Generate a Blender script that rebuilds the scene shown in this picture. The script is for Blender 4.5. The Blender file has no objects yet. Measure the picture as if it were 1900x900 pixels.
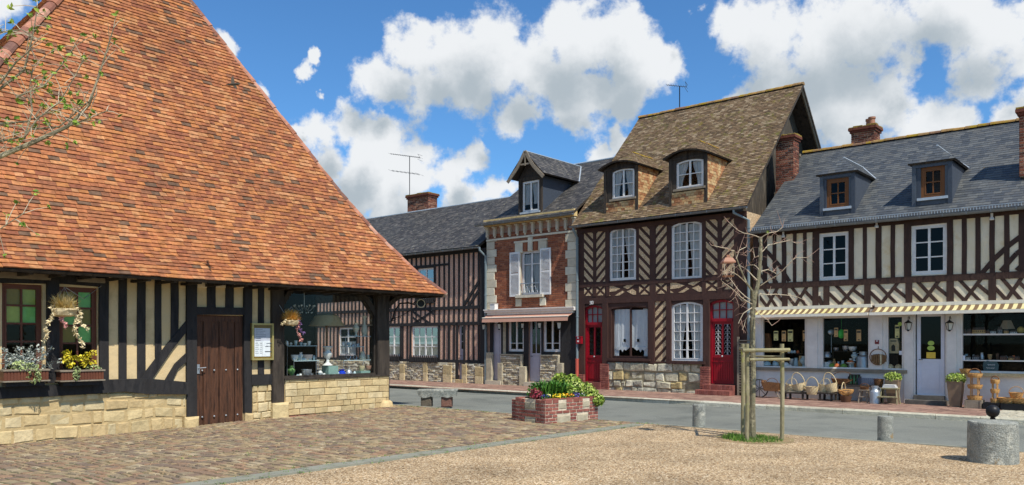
import bpy, bmesh, math, random
from mathutils import Vector, Matrix
random.seed(11)
R = math.radians
scene = bpy.context.scene
col = scene.collection
# ---------------------------------------------------------------- camera
cam_d = bpy.data.cameras.new("camera"); cam = bpy.data.objects.new("camera", cam_d); col.objects.link(cam)
cam.location = (0, 0, 1.7); cam.rotation_euler = (R(90), 0, 0)
cam_d.sensor_width = 36; cam_d.lens = 36 * 1500 / 1900; cam_d.shift_y = 185 / 1900
cam_d.clip_end = 3000; cam_d.clip_start = 0.05
scene.camera = cam
# ---------------------------------------------------------------- light
SUN_EL = 54.5; SUN_ANG = -58.5          # direction towards the sun in the ground plane, degrees from +X
EXPOSURE = 0.3
scene.view_settings.view_transform = 'Standard'; scene.view_settings.look = 'None'
scene.view_settings.exposure = EXPOSURE; scene.view_settings.gamma = 1
sd = Vector((math.cos(R(SUN_EL)) * math.cos(R(SUN_ANG)), math.cos(R(SUN_EL)) * math.sin(R(SUN_ANG)), math.sin(R(SUN_EL))))
sl = bpy.data.lights.new("sun", 'SUN'); sl.energy = 4.2; sl.angle = R(0.5); sl.color = (1.0, 0.95, 0.86)
so = bpy.data.objects.new("sun", sl); col.objects.link(so); so.location = (20, -30, 40)
so.rotation_euler = (-sd).to_track_quat('-Z', 'Y').to_euler()
# ---------------------------------------------------------------- world: sky with procedural clouds
world = bpy.data.worlds.new("World"); scene.world = world; world.use_nodes = True
wt = world.node_tree; wt.nodes.clear()
def WN(t, **k):
    n = wt.nodes.new(t)
    for a, b in k.items(): setattr(n, a, b)
    return n
def WM(op, a, b=None, c=None, clamp=False):
    n = WN('ShaderNodeMath', operation=op); n.use_clamp = clamp
    for i, x in enumerate((a, b, c)):
        if x is None: continue
        if isinstance(x, (int, float)): n.inputs[i].default_value = x
        else: wt.links.new(x, n.inputs[i])
    return n.outputs[0]
def WV(op, a, b=None, s=None):
    n = WN('ShaderNodeVectorMath', operation=op)
    for i, x in enumerate((a, b)):
        if x is None: continue
        if isinstance(x, (tuple, Vector)): n.inputs[i].default_value = x
        else: wt.links.new(x, n.inputs[i])
    if s is not None: n.inputs['Scale'].default_value = s
    return n.outputs['Value'] if op in ('DISTANCE', 'LENGTH', 'DOT_PRODUCT') else n.outputs[0]
sky = WN('ShaderNodeTexSky'); sky.sky_type = 'NISHITA'; sky.sun_disc = False
sky.sun_elevation = R(SUN_EL); sky.sun_rotation = R(90 - SUN_ANG)
sky.air_density = 1.0; sky.dust_density = 0.2; sky.ozone_density = 4.0; sky.altitude = 300
tc = WN('ShaderNodeTexCoord'); D0 = tc.outputs['Generated']
blobs = [(700,150,50),(775,105,62),(850,105,70),(915,75,70),(800,165,60),(880,160,60),(950,120,55),(735,165,40),
 (1010,130,66),(1075,85,80),(1150,70,66),(1185,125,72),(1245,115,40),(1085,175,80),(965,210,42),(1165,185,56),(1060,215,42),
 (595,245,50),(640,235,40),(690,275,48),(545,245,26),(610,310,46),(700,335,72),(775,320,60),(835,315,52),(880,285,34),(740,385,60),(860,365,52),(925,352,30),(670,370,52),
 (588,108,15),(574,132,19),(566,152,13),(588,168,14),(412,76,24),(482,160,20),(1105,285,36),(1150,268,30),(945,355,22),
 (1375,45,55),(1440,70,86),(1530,90,105),(1430,150,70),(1620,60,110),(1560,200,95),(1650,190,74),(1855,70,84),(1770,20,80),(1740,235,58),(1370,190,40),(1885,215,46),(1900,130,50),(1310,15,26),(1690,120,50),(10,10,50),(1480,240,70)]
cb = []
for x, y, r in blobs:
    d = Vector(((x - 950) / 1500, 1, (635 - y) / 1500)); L = d.length
    cb.append((d.normalized(), r / 1500 / L * 1.16))
for i in range(12):
    a = R(150 + i * 22 + random.uniform(-8, 8)); e = R(random.uniform(12, 55))
    cb.append((Vector((math.cos(e) * math.cos(a), math.cos(e) * math.sin(a), math.sin(e))), random.uniform(.12, .3)))
def wnoise(vec, sc, det, rough=.55):
    n = WN('ShaderNodeTexNoise'); n.inputs['Scale'].default_value = sc; n.inputs['Detail'].default_value = det
    n.inputs['Roughness'].default_value = rough; wt.links.new(vec, n.inputs['Vector']); return n
def cloudfield(vec, det, amp=1.9, nsc=17):
    wn = wnoise(vec, 11, 6, .6); off = WV('SCALE', WV('SUBTRACT', wn.outputs['Color'], (.5, .5, .5)), None, .085)
    v = WV('ADD', vec, off)
    f = None
    for c, r in cb:
        q = WM('MULTIPLY_ADD', WV('DISTANCE', v, tuple(c)), -1 / r, 1.0)
        if f is None: f = q
        else:
            n = WN('ShaderNodeMath', operation='SMOOTH_MAX'); wt.links.new(f, n.inputs[0]); wt.links.new(q, n.inputs[1]); n.inputs[2].default_value = .25; f = n.outputs[0]
    nn = wnoise(vec, nsc, det, .62)
    fine = WM('MULTIPLY', WM('SUBTRACT', nn.outputs['Fac'], .52), amp * 1.15)
    f = WM('MAXIMUM', f, -.6)
    return WM('ADD', f, fine)
f1 = cloudfield(D0, 9)
Dup = WV('NORMALIZE', WV('ADD', D0, (.02, 0, .05)))
f2 = cloudfield(Dup, 9, 1.15, 8)
mask = WN('ShaderNodeMapRange'); mask.interpolation_type = 'SMOOTHSTEP'; wt.links.new(f1, mask.inputs[0])
mask.inputs[1].default_value = -.02; mask.inputs[2].default_value = .42
sh = WN('ShaderNodeMapRange'); sh.interpolation_type = 'SMOOTHSTEP'; wt.links.new(f2, sh.inputs[0])
sh.inputs[1].default_value = .0; sh.inputs[2].default_value = .9
cr = WN('ShaderNodeMix', data_type='RGBA'); wt.links.new(sh.outputs[0], cr.inputs[0])
CLOUD_LIT = (.70, .72, .74, 1); CLOUD_SH = (.36, .415, .46, 1)
cr.inputs[6].default_value = CLOUD_LIT; cr.inputs[7].default_value = CLOUD_SH
skm = WN('ShaderNodeMix', data_type='RGBA'); skm.blend_type = 'MULTIPLY'; skm.inputs[0].default_value = 1
wt.links.new(sky.outputs[0], skm.inputs[6]); skm.inputs[7].default_value = (.52, .84, 1.05, 1)
bg1 = WN('ShaderNodeBackground'); bg1.inputs[1].default_value = 0.12; wt.links.new(skm.outputs[2], bg1.inputs[0])
bg2 = WN('ShaderNodeBackground'); bg2.inputs[1].default_value = 1.0; wt.links.new(cr.outputs[2], bg2.inputs[0])
mx = WN('ShaderNodeMixShader'); wt.links.new(mask.outputs[0], mx.inputs[0]); wt.links.new(bg1.outputs[0], mx.inputs[1]); wt.links.new(bg2.outputs[0], mx.inputs[2])
wo = WN('ShaderNodeOutputWorld'); wt.links.new(mx.outputs[0], wo.inputs[0])
# ---------------------------------------------------------------- materials
def sc(r, g, b):
    f = lambda c: (c / 255 / 12.92) if c <= 10 else (((c / 255) + .055) / 1.055) ** 2.4
    return (f(r), f(g), f(b))
MATS = {}
def mat(name, cols, rough=.85, nscale=6, namt=.35, bump=.3, bscale=40, island=False, spots=None, stretch=None, metal=0, spec=.3, grain=0, dark=None, island_amt=0, vary2=None):
    """cols: one colour or a list of colours spread by the random value of each tile / brick (island)."""
    if name in MATS: return MATS[name]
    m = bpy.data.materials.new(name); m.use_nodes = True; nt = m.node_tree; N = nt.nodes; Lk = nt.links
    b = N['Principled BSDF']; b.inputs['Roughness'].default_value = rough; b.inputs['Metallic'].default_value = metal
    b.inputs['Specular IOR Level'].default_value = spec
    g = N.new('ShaderNodeNewGeometry'); pos = g.outputs['Position']
    if stretch:
        mp = N.new('ShaderNodeMapping'); mp.inputs['Scale'].default_value = stretch; Lk.new(pos, mp.inputs[0]); pos = mp.outputs[0]
    if isinstance(cols[0], tuple) and (island or len(cols) > 1):
        ramp = N.new('ShaderNodeValToRGB'); r = ramp.color_ramp; r.interpolation = 'CONSTANT' if island else 'LINEAR'
        while len(r.elements) < len(cols): r.elements.new(.5)
        for i, c in enumerate(cols):
            r.elements[i].position = i / len(cols) if island else i / (len(cols) - 1); r.elements[i].color = (*c, 1)
        if island: Lk.new(g.outputs['Random Per Island'], ramp.inputs[0])
        else:
            nz = N.new('ShaderNodeTexNoise'); nz.inputs['Scale'].default_value = nscale * .5; nz.inputs['Detail'].default_value = 6; nz.inputs['Roughness'].default_value = .6
            Lk.new(pos, nz.inputs['Vector'])
            mr = N.new('ShaderNodeMapRange'); mr.inputs[1].default_value = .3; mr.inputs[2].default_value = .7; Lk.new(nz.outputs[0], mr.inputs[0]); Lk.new(mr.outputs[0], ramp.inputs[0])
        c0 = ramp.outputs[0]
    else:
        rgb = N.new('ShaderNodeRGB'); cc = cols[0] if isinstance(cols[0], tuple) else cols
        rgb.outputs[0].default_value = (*cc, 1); c0 = rgb.outputs[0]
    def mul(c, fac_sock, lo, hi, a=.3, z=.7):
        mr = N.new('ShaderNodeMapRange'); mr.inputs[1].default_value = a; mr.inputs[2].default_value = z; mr.inputs[3].default_value = lo; mr.inputs[4].default_value = hi
        Lk.new(fac_sock, mr.inputs[0]); v = N.new('ShaderNodeVectorMath'); v.operation = 'SCALE'; Lk.new(c, v.inputs[0]); Lk.new(mr.outputs[0], v.inputs['Scale']); return v.outputs[0]
    if namt:
        nz = N.new('ShaderNodeTexNoise'); nz.inputs['Scale'].default_value = nscale; nz.inputs['Detail'].default_value = 8; nz.inputs['Roughness'].default_value = .65
        Lk.new(pos, nz.inputs['Vector']); c0 = mul(c0, nz.outputs[0], 1 - namt, 1 + namt * .7)
    if vary2:
        nz = N.new('ShaderNodeTexNoise'); nz.inputs['Scale'].default_value = vary2[0]; nz.inputs['Detail'].default_value = 4
        Lk.new(g.outputs['Position'], nz.inputs['Vector']); c0 = mul(c0, nz.outputs[0], 1 - vary2[1], 1 + vary2[1])
    if grain:
        nz = N.new('ShaderNodeTexNoise'); nz.inputs['Scale'].default_value = grain; nz.inputs['Detail'].default_value = 3
        Lk.new(pos, nz.inputs['Vector']); c0 = mul(c0, nz.outputs[0], .6, 1.3)
    for sp in (spots or []):
        scol, sscale, thr, soft = sp[:4]
        nz = N.new('ShaderNodeTexNoise'); nz.inputs['Scale'].default_value = sscale; nz.inputs['Detail'].default_value = 7; nz.inputs['Roughness'].default_value = .7
        Lk.new(g.outputs['Position'], nz.inputs['Vector'])
        mr = N.new('ShaderNodeMapRange'); mr.inputs[1].default_value = thr; mr.inputs[2].default_value = thr + soft; Lk.new(nz.outputs[0], mr.inputs[0])
        mi = N.new('ShaderNodeMix'); mi.data_type = 'RGBA'; Lk.new(mr.outputs[0], mi.inputs[0]); Lk.new(c0, mi.inputs[6]); mi.inputs[7].default_value = (*scol, 1); c0 = mi.outputs[2]
    Lk.new(c0, b.inputs['Base Color'])
    if bump:
        nz = N.new('ShaderNodeTexNoise'); nz.inputs['Scale'].default_value = bscale; nz.inputs['Detail'].default_value = 6; Lk.new(pos, nz.inputs['Vector'])
        bp = N.new('ShaderNodeBump'); bp.inputs['Strength'].default_value = bump; bp.inputs['Distance'].default_value = .02
        Lk.new(nz.outputs[0], bp.inputs['Height']); Lk.new(bp.outputs[0], b.inputs['Normal'])
    MATS[name] = m; return m
def plain(name, c, rough=.6, metal=0, spec=.4): return mat(name, [c], rough, namt=.12, nscale=14, bump=0, metal=metal, spec=spec)
def glass_mat(name, tint=(.75, .8, .8), ior=1.5, rough=.01, boost=1.0):
    m = bpy.data.materials.new(name); m.use_nodes = True; nt = m.node_tree; nt.nodes.clear()
    tr = nt.nodes.new('ShaderNodeBsdfTransparent'); tr.inputs[0].default_value = (*tint, 1)
    gl = nt.nodes.new('ShaderNodeBsdfGlossy'); gl.inputs['Roughness'].default_value = rough
    fr = nt.nodes.new('ShaderNodeFresnel'); fr.inputs[0].default_value = ior
    nz = nt.nodes.new('ShaderNodeTexNoise'); nz.inputs['Scale'].default_value = 2.2; bp = nt.nodes.new('ShaderNodeBump'); bp.inputs['Strength'].default_value = .03
    g = nt.nodes.new('ShaderNodeNewGeometry'); nt.links.new(g.outputs['Position'], nz.inputs['Vector']); nt.links.new(nz.outputs[0], bp.inputs['Height']); nt.links.new(bp.outputs[0], gl.inputs['Normal'])
    mt = nt.nodes.new('ShaderNodeMath'); mt.operation = 'MULTIPLY'; mt.use_clamp = True; mt.inputs[1].default_value = boost; nt.links.new(fr.outputs[0], mt.inputs[0])
    ms = nt.nodes.new('ShaderNodeMixShader'); nt.links.new(mt.outputs[0], ms.inputs[0]); nt.links.new(tr.outputs[0], ms.inputs[1]); nt.links.new(gl.outputs[0], ms.inputs[2])
    o = nt.nodes.new('ShaderNodeOutputMaterial'); nt.links.new(ms.outputs[0], o.inputs[0]); MATS[name] = m; return m
GLASS = glass_mat('window_glass', (.8, .83, .84), boost=.4)
SHOPGLASS = glass_mat('shop_glass', (.96, .98, .97), boost=.28)
def gravel_mat():
    m = bpy.data.materials.new('gravel'); m.use_nodes = True; nt = m.node_tree; b = nt.nodes['Principled BSDF']; b.inputs['Roughness'].default_value = .9; b.inputs['Specular IOR Level'].default_value = .2
    g = nt.nodes.new('ShaderNodeNewGeometry')
    v = nt.nodes.new('ShaderNodeTexVoronoi'); v.inputs['Scale'].default_value = 58; nt.links.new(g.outputs['Position'], v.inputs['Vector'])
    sep = nt.nodes.new('ShaderNodeSeparateColor'); nt.links.new(v.outputs['Color'], sep.inputs[0])
    r = nt.nodes.new('ShaderNodeValToRGB'); cr_ = r.color_ramp
    cl = [(.055, .034, .018), (.24, .155, .08), (.38, .26, .14), (.47, .335, .19), (.57, .43, .26), (.78, .65, .46)]
    while len(cr_.elements) < len(cl): cr_.elements.new(.5)
    for i, c in enumerate(cl): cr_.elements[i].position = i / (len(cl) - 1); cr_.elements[i].color = (*c, 1)
    nt.links.new(sep.outputs[0], r.inputs[0])
    n2 = nt.nodes.new('ShaderNodeTexNoise'); n2.inputs['Scale'].default_value = .8; n2.inputs['Detail'].default_value = 6; nt.links.new(g.outputs['Position'], n2.inputs['Vector'])
    mr = nt.nodes.new('ShaderNodeMapRange'); mr.inputs[1].default_value = .3; mr.inputs[2].default_value = .7; mr.inputs[3].default_value = .72; mr.inputs[4].default_value = 1.2; nt.links.new(n2.outputs[0], mr.inputs[0])
    sc_ = nt.nodes.new('ShaderNodeVectorMath'); sc_.operation = 'SCALE'; nt.links.new(r.outputs[0], sc_.inputs[0]); nt.links.new(mr.outputs[0], sc_.inputs['Scale'])
    nt.links.new(sc_.outputs[0], b.inputs['Base Color'])
    bp = nt.nodes.new('ShaderNodeBump'); bp.inputs['Strength'].default_value = .75; bp.inputs['Distance'].default_value = .012; bp.invert = True
    nt.links.new(v.outputs['Distance'], bp.inputs['Height']); nt.links.new(bp.outputs[0], b.inputs['Normal'])
    return m
# ---------------------------------------------------------------- frames: real vertical planes of the place
class Fr:
    def __init__(s, O, U, N): s.O = Vector(O); s.U = Vector(U).normalized(); s.N = Vector(N).normalized()
    def p(s, u, v, z): q = s.O + s.U * u + s.N * v; return Vector((q.x, q.y, z))
    def u(s, px, v=0):
        k = (px - 950) / 1500; q = s.O + s.N * v; return (k * q.y - q.x) / (s.U.x - k * s.U.y)
    def z(s, px, py, v=0): return 1.7 + (635 - py) / 1500 * (s.O + s.N * v + s.U * s.u(px, v)).y
    def uz(s, pt, v=0): return (s.u(pt[0], v), s.z(pt[0], pt[1], v))
    def rot(s): return math.atan2(s.U.y, s.U.x)
ST = Fr((6.63, 25.5), (1762, -1500), (-1500, -1762))       # the street front
HL = Fr((-3.3, 21.25), (1350, 1500), (1500, -1350))        # the market hall front
W0 = Fr((0, 0), (1, 0), (0, 1))
def Zm(ox, oy, s): return lambda x, y: (ox + x / s, oy + y / s)
def rect(F, zm, x0, x1, yt, yb, v=0):
    a = zm(x0, yt); b = zm(x1, yb); c = (a[0] + b[0]) / 2
    return F.u(a[0], v), F.u(b[0], v), F.z(c, b[1], v), F.z(c, a[1], v)
# ---------------------------------------------------------------- mesh builder
class MB:
    def __init__(s): s.v = []; s.f = []; s.m = []; s.mi = 0
    def add(s, vs, fs):
        o = len(s.v); s.v += [Vector(x) for x in vs]
        for f in fs: s.f.append(tuple(i + o for i in f)); s.m.append(s.mi)
        return s
    def ext(s, F, pts, v0, v1):
        n = len(pts)
        if n < 3: return s
        vs = [F.p(u, v0, z) for u, z in pts] + [F.p(u, v1, z) for u, z in pts]
        fs = [tuple(range(n))[::-1], tuple(range(n, 2 * n))] + [(i, (i + 1) % n, n + (i + 1) % n, n + i) for i in range(n)]
        return s.add(vs, fs)
    def box(s, F, u0, u1, v0, v1, z0, z1): return s.ext(F, [(u0, z0), (u1, z0), (u1, z1), (u0, z1)], v0, v1)
    def block(s, F, u0, u1, v0, v1, z0, z1, c=.006, j=0.0):
        r = lambda: random.uniform(-j, j)
        vs = [F.p(u, v0, z) for u, z in ((u0, z0), (u1, z0), (u1, z1), (u0, z1))]
        vs += [F.p(u, v1 - c, z) for u, z in ((u0, z0), (u1, z0), (u1, z1), (u0, z1))]
        vs += [F.p(u + r(), v1 + r() * .6, z + r()) for u, z in ((u0 + c, z0 + c), (u1 - c, z0 + c), (u1 - c, z1 - c), (u0 + c, z1 - c))]
        fs = [(3, 2, 1, 0), (8, 9, 10, 11)]
        for o in (0, 4):
            fs += [(o + i, o + (i + 1) % 4, o + 4 + (i + 1) % 4, o + 4 + i) for i in range(4)]
        return s.add(vs, fs)
    def beam(s, F, a, b, w, v0, v1, clip=None):
        d = Vector((b[0] - a[0], b[1] - a[1])); n = Vector((-d.y, d.x)).normalized() * w / 2
        p = [(a[0] + n.x, a[1] + n.y), (b[0] + n.x, b[1] + n.y), (b[0] - n.x, b[1] - n.y), (a[0] - n.x, a[1] - n.y)]
        if clip: p = cliprect(p, *clip)
        return s.ext(F, p, v0, v1)
    def tube(s, pts, rad, n=6, cap=True):
        pts = [Vector(p) for p in pts]
        if not isinstance(rad, (list, tuple)): rad = [rad] * len(pts)
        o = len(s.v); prev = None
        for i, p in enumerate(pts):
            t = (pts[min(i + 1, len(pts) - 1)] - pts[max(i - 1, 0)])
            if t.length < 1e-9: t = Vector((0, 0, 1))
            t.normalize()
            if prev is None: x = t.orthogonal().normalized()
            else:
                x = prev - t * prev.dot(t); x = x.normalized() if x.length > 1e-6 else t.orthogonal().normalized()
            prev = x; y = t.cross(x)
            for k in range(n):
                a = 2 * math.pi * k / n; s.v.append(p + (x * math.cos(a) + y * math.sin(a)) * rad[i])
        for i in range(len(pts) - 1):
            for k in range(n):
                s.f.append((o + i * n + k, o + i * n + (k + 1) % n, o + (i + 1) * n + (k + 1) % n, o + (i + 1) * n + k)); s.m.append(s.mi)
        if cap:
            s.f.append(tuple(o + k for k in range(n))[::-1]); s.m.append(s.mi)
            e = o + (len(pts) - 1) * n; s.f.append(tuple(e + k for k in range(n))); s.m.append(s.mi)
        return s
    def lathe(s, c, prof, n=12, jit=0, sx=1, sy=1, closed=True):
        c = Vector(c); o = len(s.v)
        for r, z in prof:
            for k in range(n):
                a = 2 * math.pi * k / n; rr = r + random.uniform(-jit, jit) * (r > .01)
                s.v.append(c + Vector((rr * math.cos(a) * sx, rr * math.sin(a) * sy, z)))
        for i in range(len(prof) - 1):
            for k in range(n):
                s.f.append((o + i * n + k, o + i * n + (k + 1) % n, o + (i + 1) * n + (k + 1) % n, o + (i + 1) * n + k)); s.m.append(s.mi)
        if closed:
            s.f.append(tuple(o + k for k in range(n))[::-1]); s.m.append(s.mi)
            e = o + (len(prof) - 1) * n; s.f.append(tuple(e + k for k in range(n))); s.m.append(s.mi)
        return s
    def ball(s, c, r, n=12, m=8, sx=1, sy=1, sz=1):
        return s.lathe(c, [(max(.0005, r * math.sin(math.pi * i / m)), -r * sz * math.cos(math.pi * i / m)) for i in range(m + 1)], n, 0, sx, sy)
    def quad(s, *p): return s.add(p, [tuple(range(len(p)))])
def cliprect(p, u0, u1, z0, z1):
    for ax, lim, sg in ((0, u0, 1), (0, u1, -1), (1, z0, 1), (1, z1, -1)):
        q = []
        for i in range(len(p)):
            a, b = p[i], p[(i + 1) % len(p)]
            ia = (a[ax] - lim) * sg >= 0; ib = (b[ax] - lim) * sg >= 0
            if ia: q.append(a)
            if ia != ib:
                t = (lim - a[ax]) / (b[ax] - a[ax]); q.append((a[0] + t * (b[0] - a[0]), a[1] + t * (b[1] - a[1])))
        p = q
        if len(p) < 3: return []
    return p
MW = {}
def clusters(mb, tol):
    par = list(range(len(mb.v)))
    def find(i):
        while par[i] != i: par[i] = par[par[i]]; i = par[i]
        return i
    for f in mb.f:
        r = find(f[0])
        for k in f[1:]: par[find(k)] = r
    bb = {}
    for i, v in enumerate(mb.v):
        r = find(i); b = bb.get(r)
        if b is None: bb[r] = [v.x, v.y, v.z, v.x, v.y, v.z]
        else:
            for k in range(3): b[k] = min(b[k], v[k]); b[k + 3] = max(b[k + 3], v[k])
    ks = sorted(bb, key=lambda r: bb[r][0]); gp = {k: k for k in ks}
    def gf(i):
        while gp[i] != i: gp[i] = gp[gp[i]]; i = gp[i]
        return i
    for a in range(len(ks)):
        A = bb[ks[a]]
        for b in range(a + 1, len(ks)):
            B = bb[ks[b]]
            if B[0] > A[3] + tol: break
            if all(B[k] <= A[k + 3] + tol and A[k] <= B[k + 3] + tol for k in (1, 2)): gp[gf(ks[b])] = gf(ks[a])
    out = {}
    for f, mi in zip(mb.f, mb.m): out.setdefault(gf(find(f[0])), []).append((f, mi))
    res = []
    for fs in out.values():
        n = MB(); mp = {}
        for f, mi in fs:
            for i in f:
                if i not in mp: mp[i] = len(n.v); n.v.append(mb.v[i])
            n.f.append(tuple(mp[i] for i in f)); n.m.append(mi)
        res.append(n)
    return res
SPLIT = {'stone_plinth', 'post', 'pilaster', 'pale_stone_pier', 'rubble_panel', 'rubble_mortar', 'stud', 'vent', 'brick_course', 'brick_pier', 'brick_step', 'doorstep', 'plinth_mortar', 'footing_stone', 'lining_board', 'brace', 'pale_stone_block', 'rubble_base', 'side_wall', 'handle', 'limestone_block', 'pane', 'gable_boarding', 'brick_arch', 'cheek', 'limb', 'shop_window_frame', 'sill', 'door_knob', 'support', 'lantern_frame', 'gauze', 'coping_bricks', 'hung_tiles', 'crystals'}
def mkmesh(name, mb, mt, M, smooth):
    me = bpy.data.meshes.new(name); Mi = M.inverted()
    me.from_pydata([Mi @ v for v in mb.v], [], mb.f)
    mts = mt if isinstance(mt, (list, tuple)) else [mt]
    for x in mts: me.materials.append(x)
    if len(mts) > 1: me.polygons.foreach_set('material_index', mb.m)
    bm = bmesh.new(); bm.from_mesh(me); bmesh.ops.recalc_face_normals(bm, faces=bm.faces)
    if smooth:
        for f in bm.faces: f.smooth = True
        for e in bm.edges:
            if len(e.link_faces) == 2 and e.calc_face_angle(0) > R(38): e.smooth = False
    bm.to_mesh(me); bm.free(); return me
def part(name, mb, mt, parent=None, smooth=False, label=None, kind=None):
    if name in SPLIT and not mb.__dict__.get('done'):
        cs = clusters(mb, .03)
        if 1 < len(cs) < 40:
            for c in cs: c.done = 1; o = part(name, c, mt, parent, smooth, label, kind)
            return o
    M = MW[parent] if parent else Matrix.Identity(4)
    o = bpy.data.objects.new(name, mkmesh(name, mb, mt, M, smooth)); col.objects.link(o)
    if parent: o.parent = parent
    MW[o] = M
    if label: o['label'] = label
    if kind: o['kind'] = kind
    return o
def thing(name, label, cat, loc, rz=0, group=None):
    o = bpy.data.objects.new(name, None); col.objects.link(o); o.empty_display_size = .2
    o.location = loc; o.rotation_euler = (0, 0, rz); o['label'] = label; o['category'] = cat
    if group: o['group'] = group
    MW[o] = Matrix.Translation(Vector(loc)) @ Matrix.Rotation(rz, 4, 'Z'); return o
def single(name, mb, mt, label, cat, group=None, smooth=False):
    xs = [v.x for v in mb.v]; ys = [v.y for v in mb.v]; zs = [v.z for v in mb.v]
    M = Matrix.Translation(((min(xs) + max(xs)) / 2, (min(ys) + max(ys)) / 2, min(zs)))
    o = bpy.data.objects.new(name, mkmesh(name, mb, mt, M, smooth)); col.objects.link(o); o.location = M.translation
    o['label'] = label; o['category'] = cat
    if group: o['group'] = group
    MW[o] = M; return o
def copy_thing(src, M2, label):
    """copy a thing with its parts to a new place"""
    c = src.copy(); col.objects.link(c); c.location = M2.translation; c.rotation_euler = M2.to_euler(); c['label'] = label
    for ch in [o for o in col.objects if o.parent == src]:
        d = ch.copy(); col.objects.link(d); d.parent = c
        for g in [o for o in col.objects if o.parent == ch]:
            e = g.copy(); col.objects.link(e); e.parent = d
    return c
def struct(name, mb, mt, kind='structure', smooth=False):
    return part(name, mb, mt, None, smooth, kind=kind)
# ---------------------------------------------------------------- generators
def masonry(mb, F, u0, u1, z0, z1, v, rh, ln, gap=.01, dep=.03, j=.003, holes=(), c=.005, dj=0.0, inside=None):
    z = z0; row = 0
    while z < z1 - .015:
        h = random.uniform(*rh); zt = min(z + h, z1)
        if z1 - zt < rh[0] * .4: zt = z1
        u = u0 - (random.uniform(0, ln[0]) if rh[0] != rh[1] else (ln[0] / 2 if row % 2 else 0))
        while u < u1:
            l = random.uniform(*ln); a, b = max(u, u0), min(u + l, u1); u += l
            segs = [(a, b)]
            for hu0, hu1, hz0, hz1 in holes:
                if zt > hz0 + .01 and z < hz1 - .01:
                    ns = []
                    for p, q in segs:
                        if q <= hu0 or p >= hu1: ns.append((p, q)); continue
                        if p < hu0: ns.append((p, hu0))
                        if q > hu1: ns.append((hu1, q))
                    segs = ns
            for p, q in segs:
                if q - p < gap + .012: continue
                if inside and not inside((p + q) / 2, (z + zt) / 2): continue
                mb.block(F, p + gap / 2, q - gap / 2, v - .02, v + dep + random.uniform(-dj, dj), z + gap / 2, zt - gap / 2, c, j)
        z = zt; row += 1
def sheet(mb, F, u0, u1, z0, z1, v, holes, rev=.16):
    us = sorted({u0, u1, *[x for h in holes for x in h[:2] if u0 < x < u1]}); zs = sorted({z0, z1, *[x for h in holes for x in h[2:] if z0 < x < z1]})
    for i in range(len(us) - 1):
        for k in range(len(zs) - 1):
            cu, cz = (us[i] + us[i + 1]) / 2, (zs[k] + zs[k + 1]) / 2
            if any(h[0] < cu < h[1] and h[2] < cz < h[3] for h in holes): continue
            mb.quad(F.p(us[i], v, zs[k]), F.p(us[i + 1], v, zs[k]), F.p(us[i + 1], v, zs[k + 1]), F.p(us[i], v, zs[k + 1]))
    for a, b, c, d in holes:
        for (p, q) in (((a, c), (b, c)), ((b, c), (b, d)), ((b, d), (a, d)), ((a, d), (a, c))):
            mb.quad(F.p(p[0], v, p[1]), F.p(q[0], v, q[1]), F.p(q[0], v - rev, q[1]), F.p(p[0], v - rev, p[1]))
from mathutils import noise as mnoise
def wobble(mb, amp=.03, sc_=1.6, F=None):
    for v in mb.v:
        d = mnoise.noise_vector(v * sc_) * amp + mnoise.noise_vector(v * sc_ * 4) * amp * .35
        v.z += d.z; v.x += d.x * .3; v.y += d.y * .3
    return mb
def tile_quad(mb, A, B, C, Dd, gauge, wid, th=.012, jit=.003, wj=.1, lift=.004, wave=0):
    A, B, C, Dd = map(Vector, (A, B, C, Dd)); U = (B - A).normalized(); S = (Dd - A) - U * (Dd - A).dot(U); L = S.length; S.normalize()
    n = U.cross(S); n = n if n.z > 0 else -n
    aL1 = (Dd - A).dot(U); W = (B - A).length; aR1 = (C - A).dot(U)
    rows = max(1, round(L / gauge)); g = L / rows
    for r in range(rows):
        b0, b1 = r * g, (r + 1) * g; lo = lambda b: aL1 * b / L; hi = lambda b: W + (aR1 - W) * b / L
        a = min(lo(b0), lo(b1)) - random.uniform(0, wid)
        end = max(hi(b0), hi(b1))
        while a < end:
            w = wid * random.uniform(1 - wj, 1 + wj); x0, x1 = a + .0015, a + w - .0015; a += w
            p0, p1 = max(x0, lo(b0)), min(x1, hi(b0)); q0, q1 = max(x0, lo(b1)), min(x1, hi(b1))
            if p1 <= p0 and q1 <= q0: continue
            if p1 <= p0: p0 = p1 = min(max((x0 + x1) / 2, lo(b0)), hi(b0))
            if q1 <= q0: q0 = q1 = min(max((x0 + x1) / 2, lo(b1)), hi(b1))
            j0, j1 = random.uniform(-jit, jit), random.uniform(-jit, jit); bb = b0 + random.uniform(-jit, jit) * 1.5
            nq = lambda x, b: wave * (1.2 + mnoise.noise((A + U * x + S * b) * .7) + .5 * mnoise.noise((A + U * x + S * b) * 2.3)) if wave else 0
            wv = nq(a, b0); up = nq(a, b1)
            P = lambda x, b, h: A + U * x + S * b + n * h
            mb.add([P(p0, bb, lift + th + j0 + wv), P(p1, bb, lift + th + j1 + wv), P(q1, b1 + .004, lift + up), P(q0, b1 + .004, lift + up), P(p0, bb, lift + wv), P(p1, bb, lift + wv)],
                   [(0, 1, 2, 3), (4, 5, 1, 0), (4, 0, 3), (5, 2, 1)])
def slab(mb, pts, th):
    pts = [Vector(p) for p in pts]; n = (pts[1] - pts[0]).cross(pts[2] - pts[0]).normalized()
    if n.z < 0: n = -n
    k = len(pts); mb.add(pts + [p - n * th for p in pts], [tuple(range(k)), tuple(range(k, 2 * k))[::-1]] + [(i, (i + 1) % k, k + (i + 1) % k, k + i) for i in range(k)])
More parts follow.
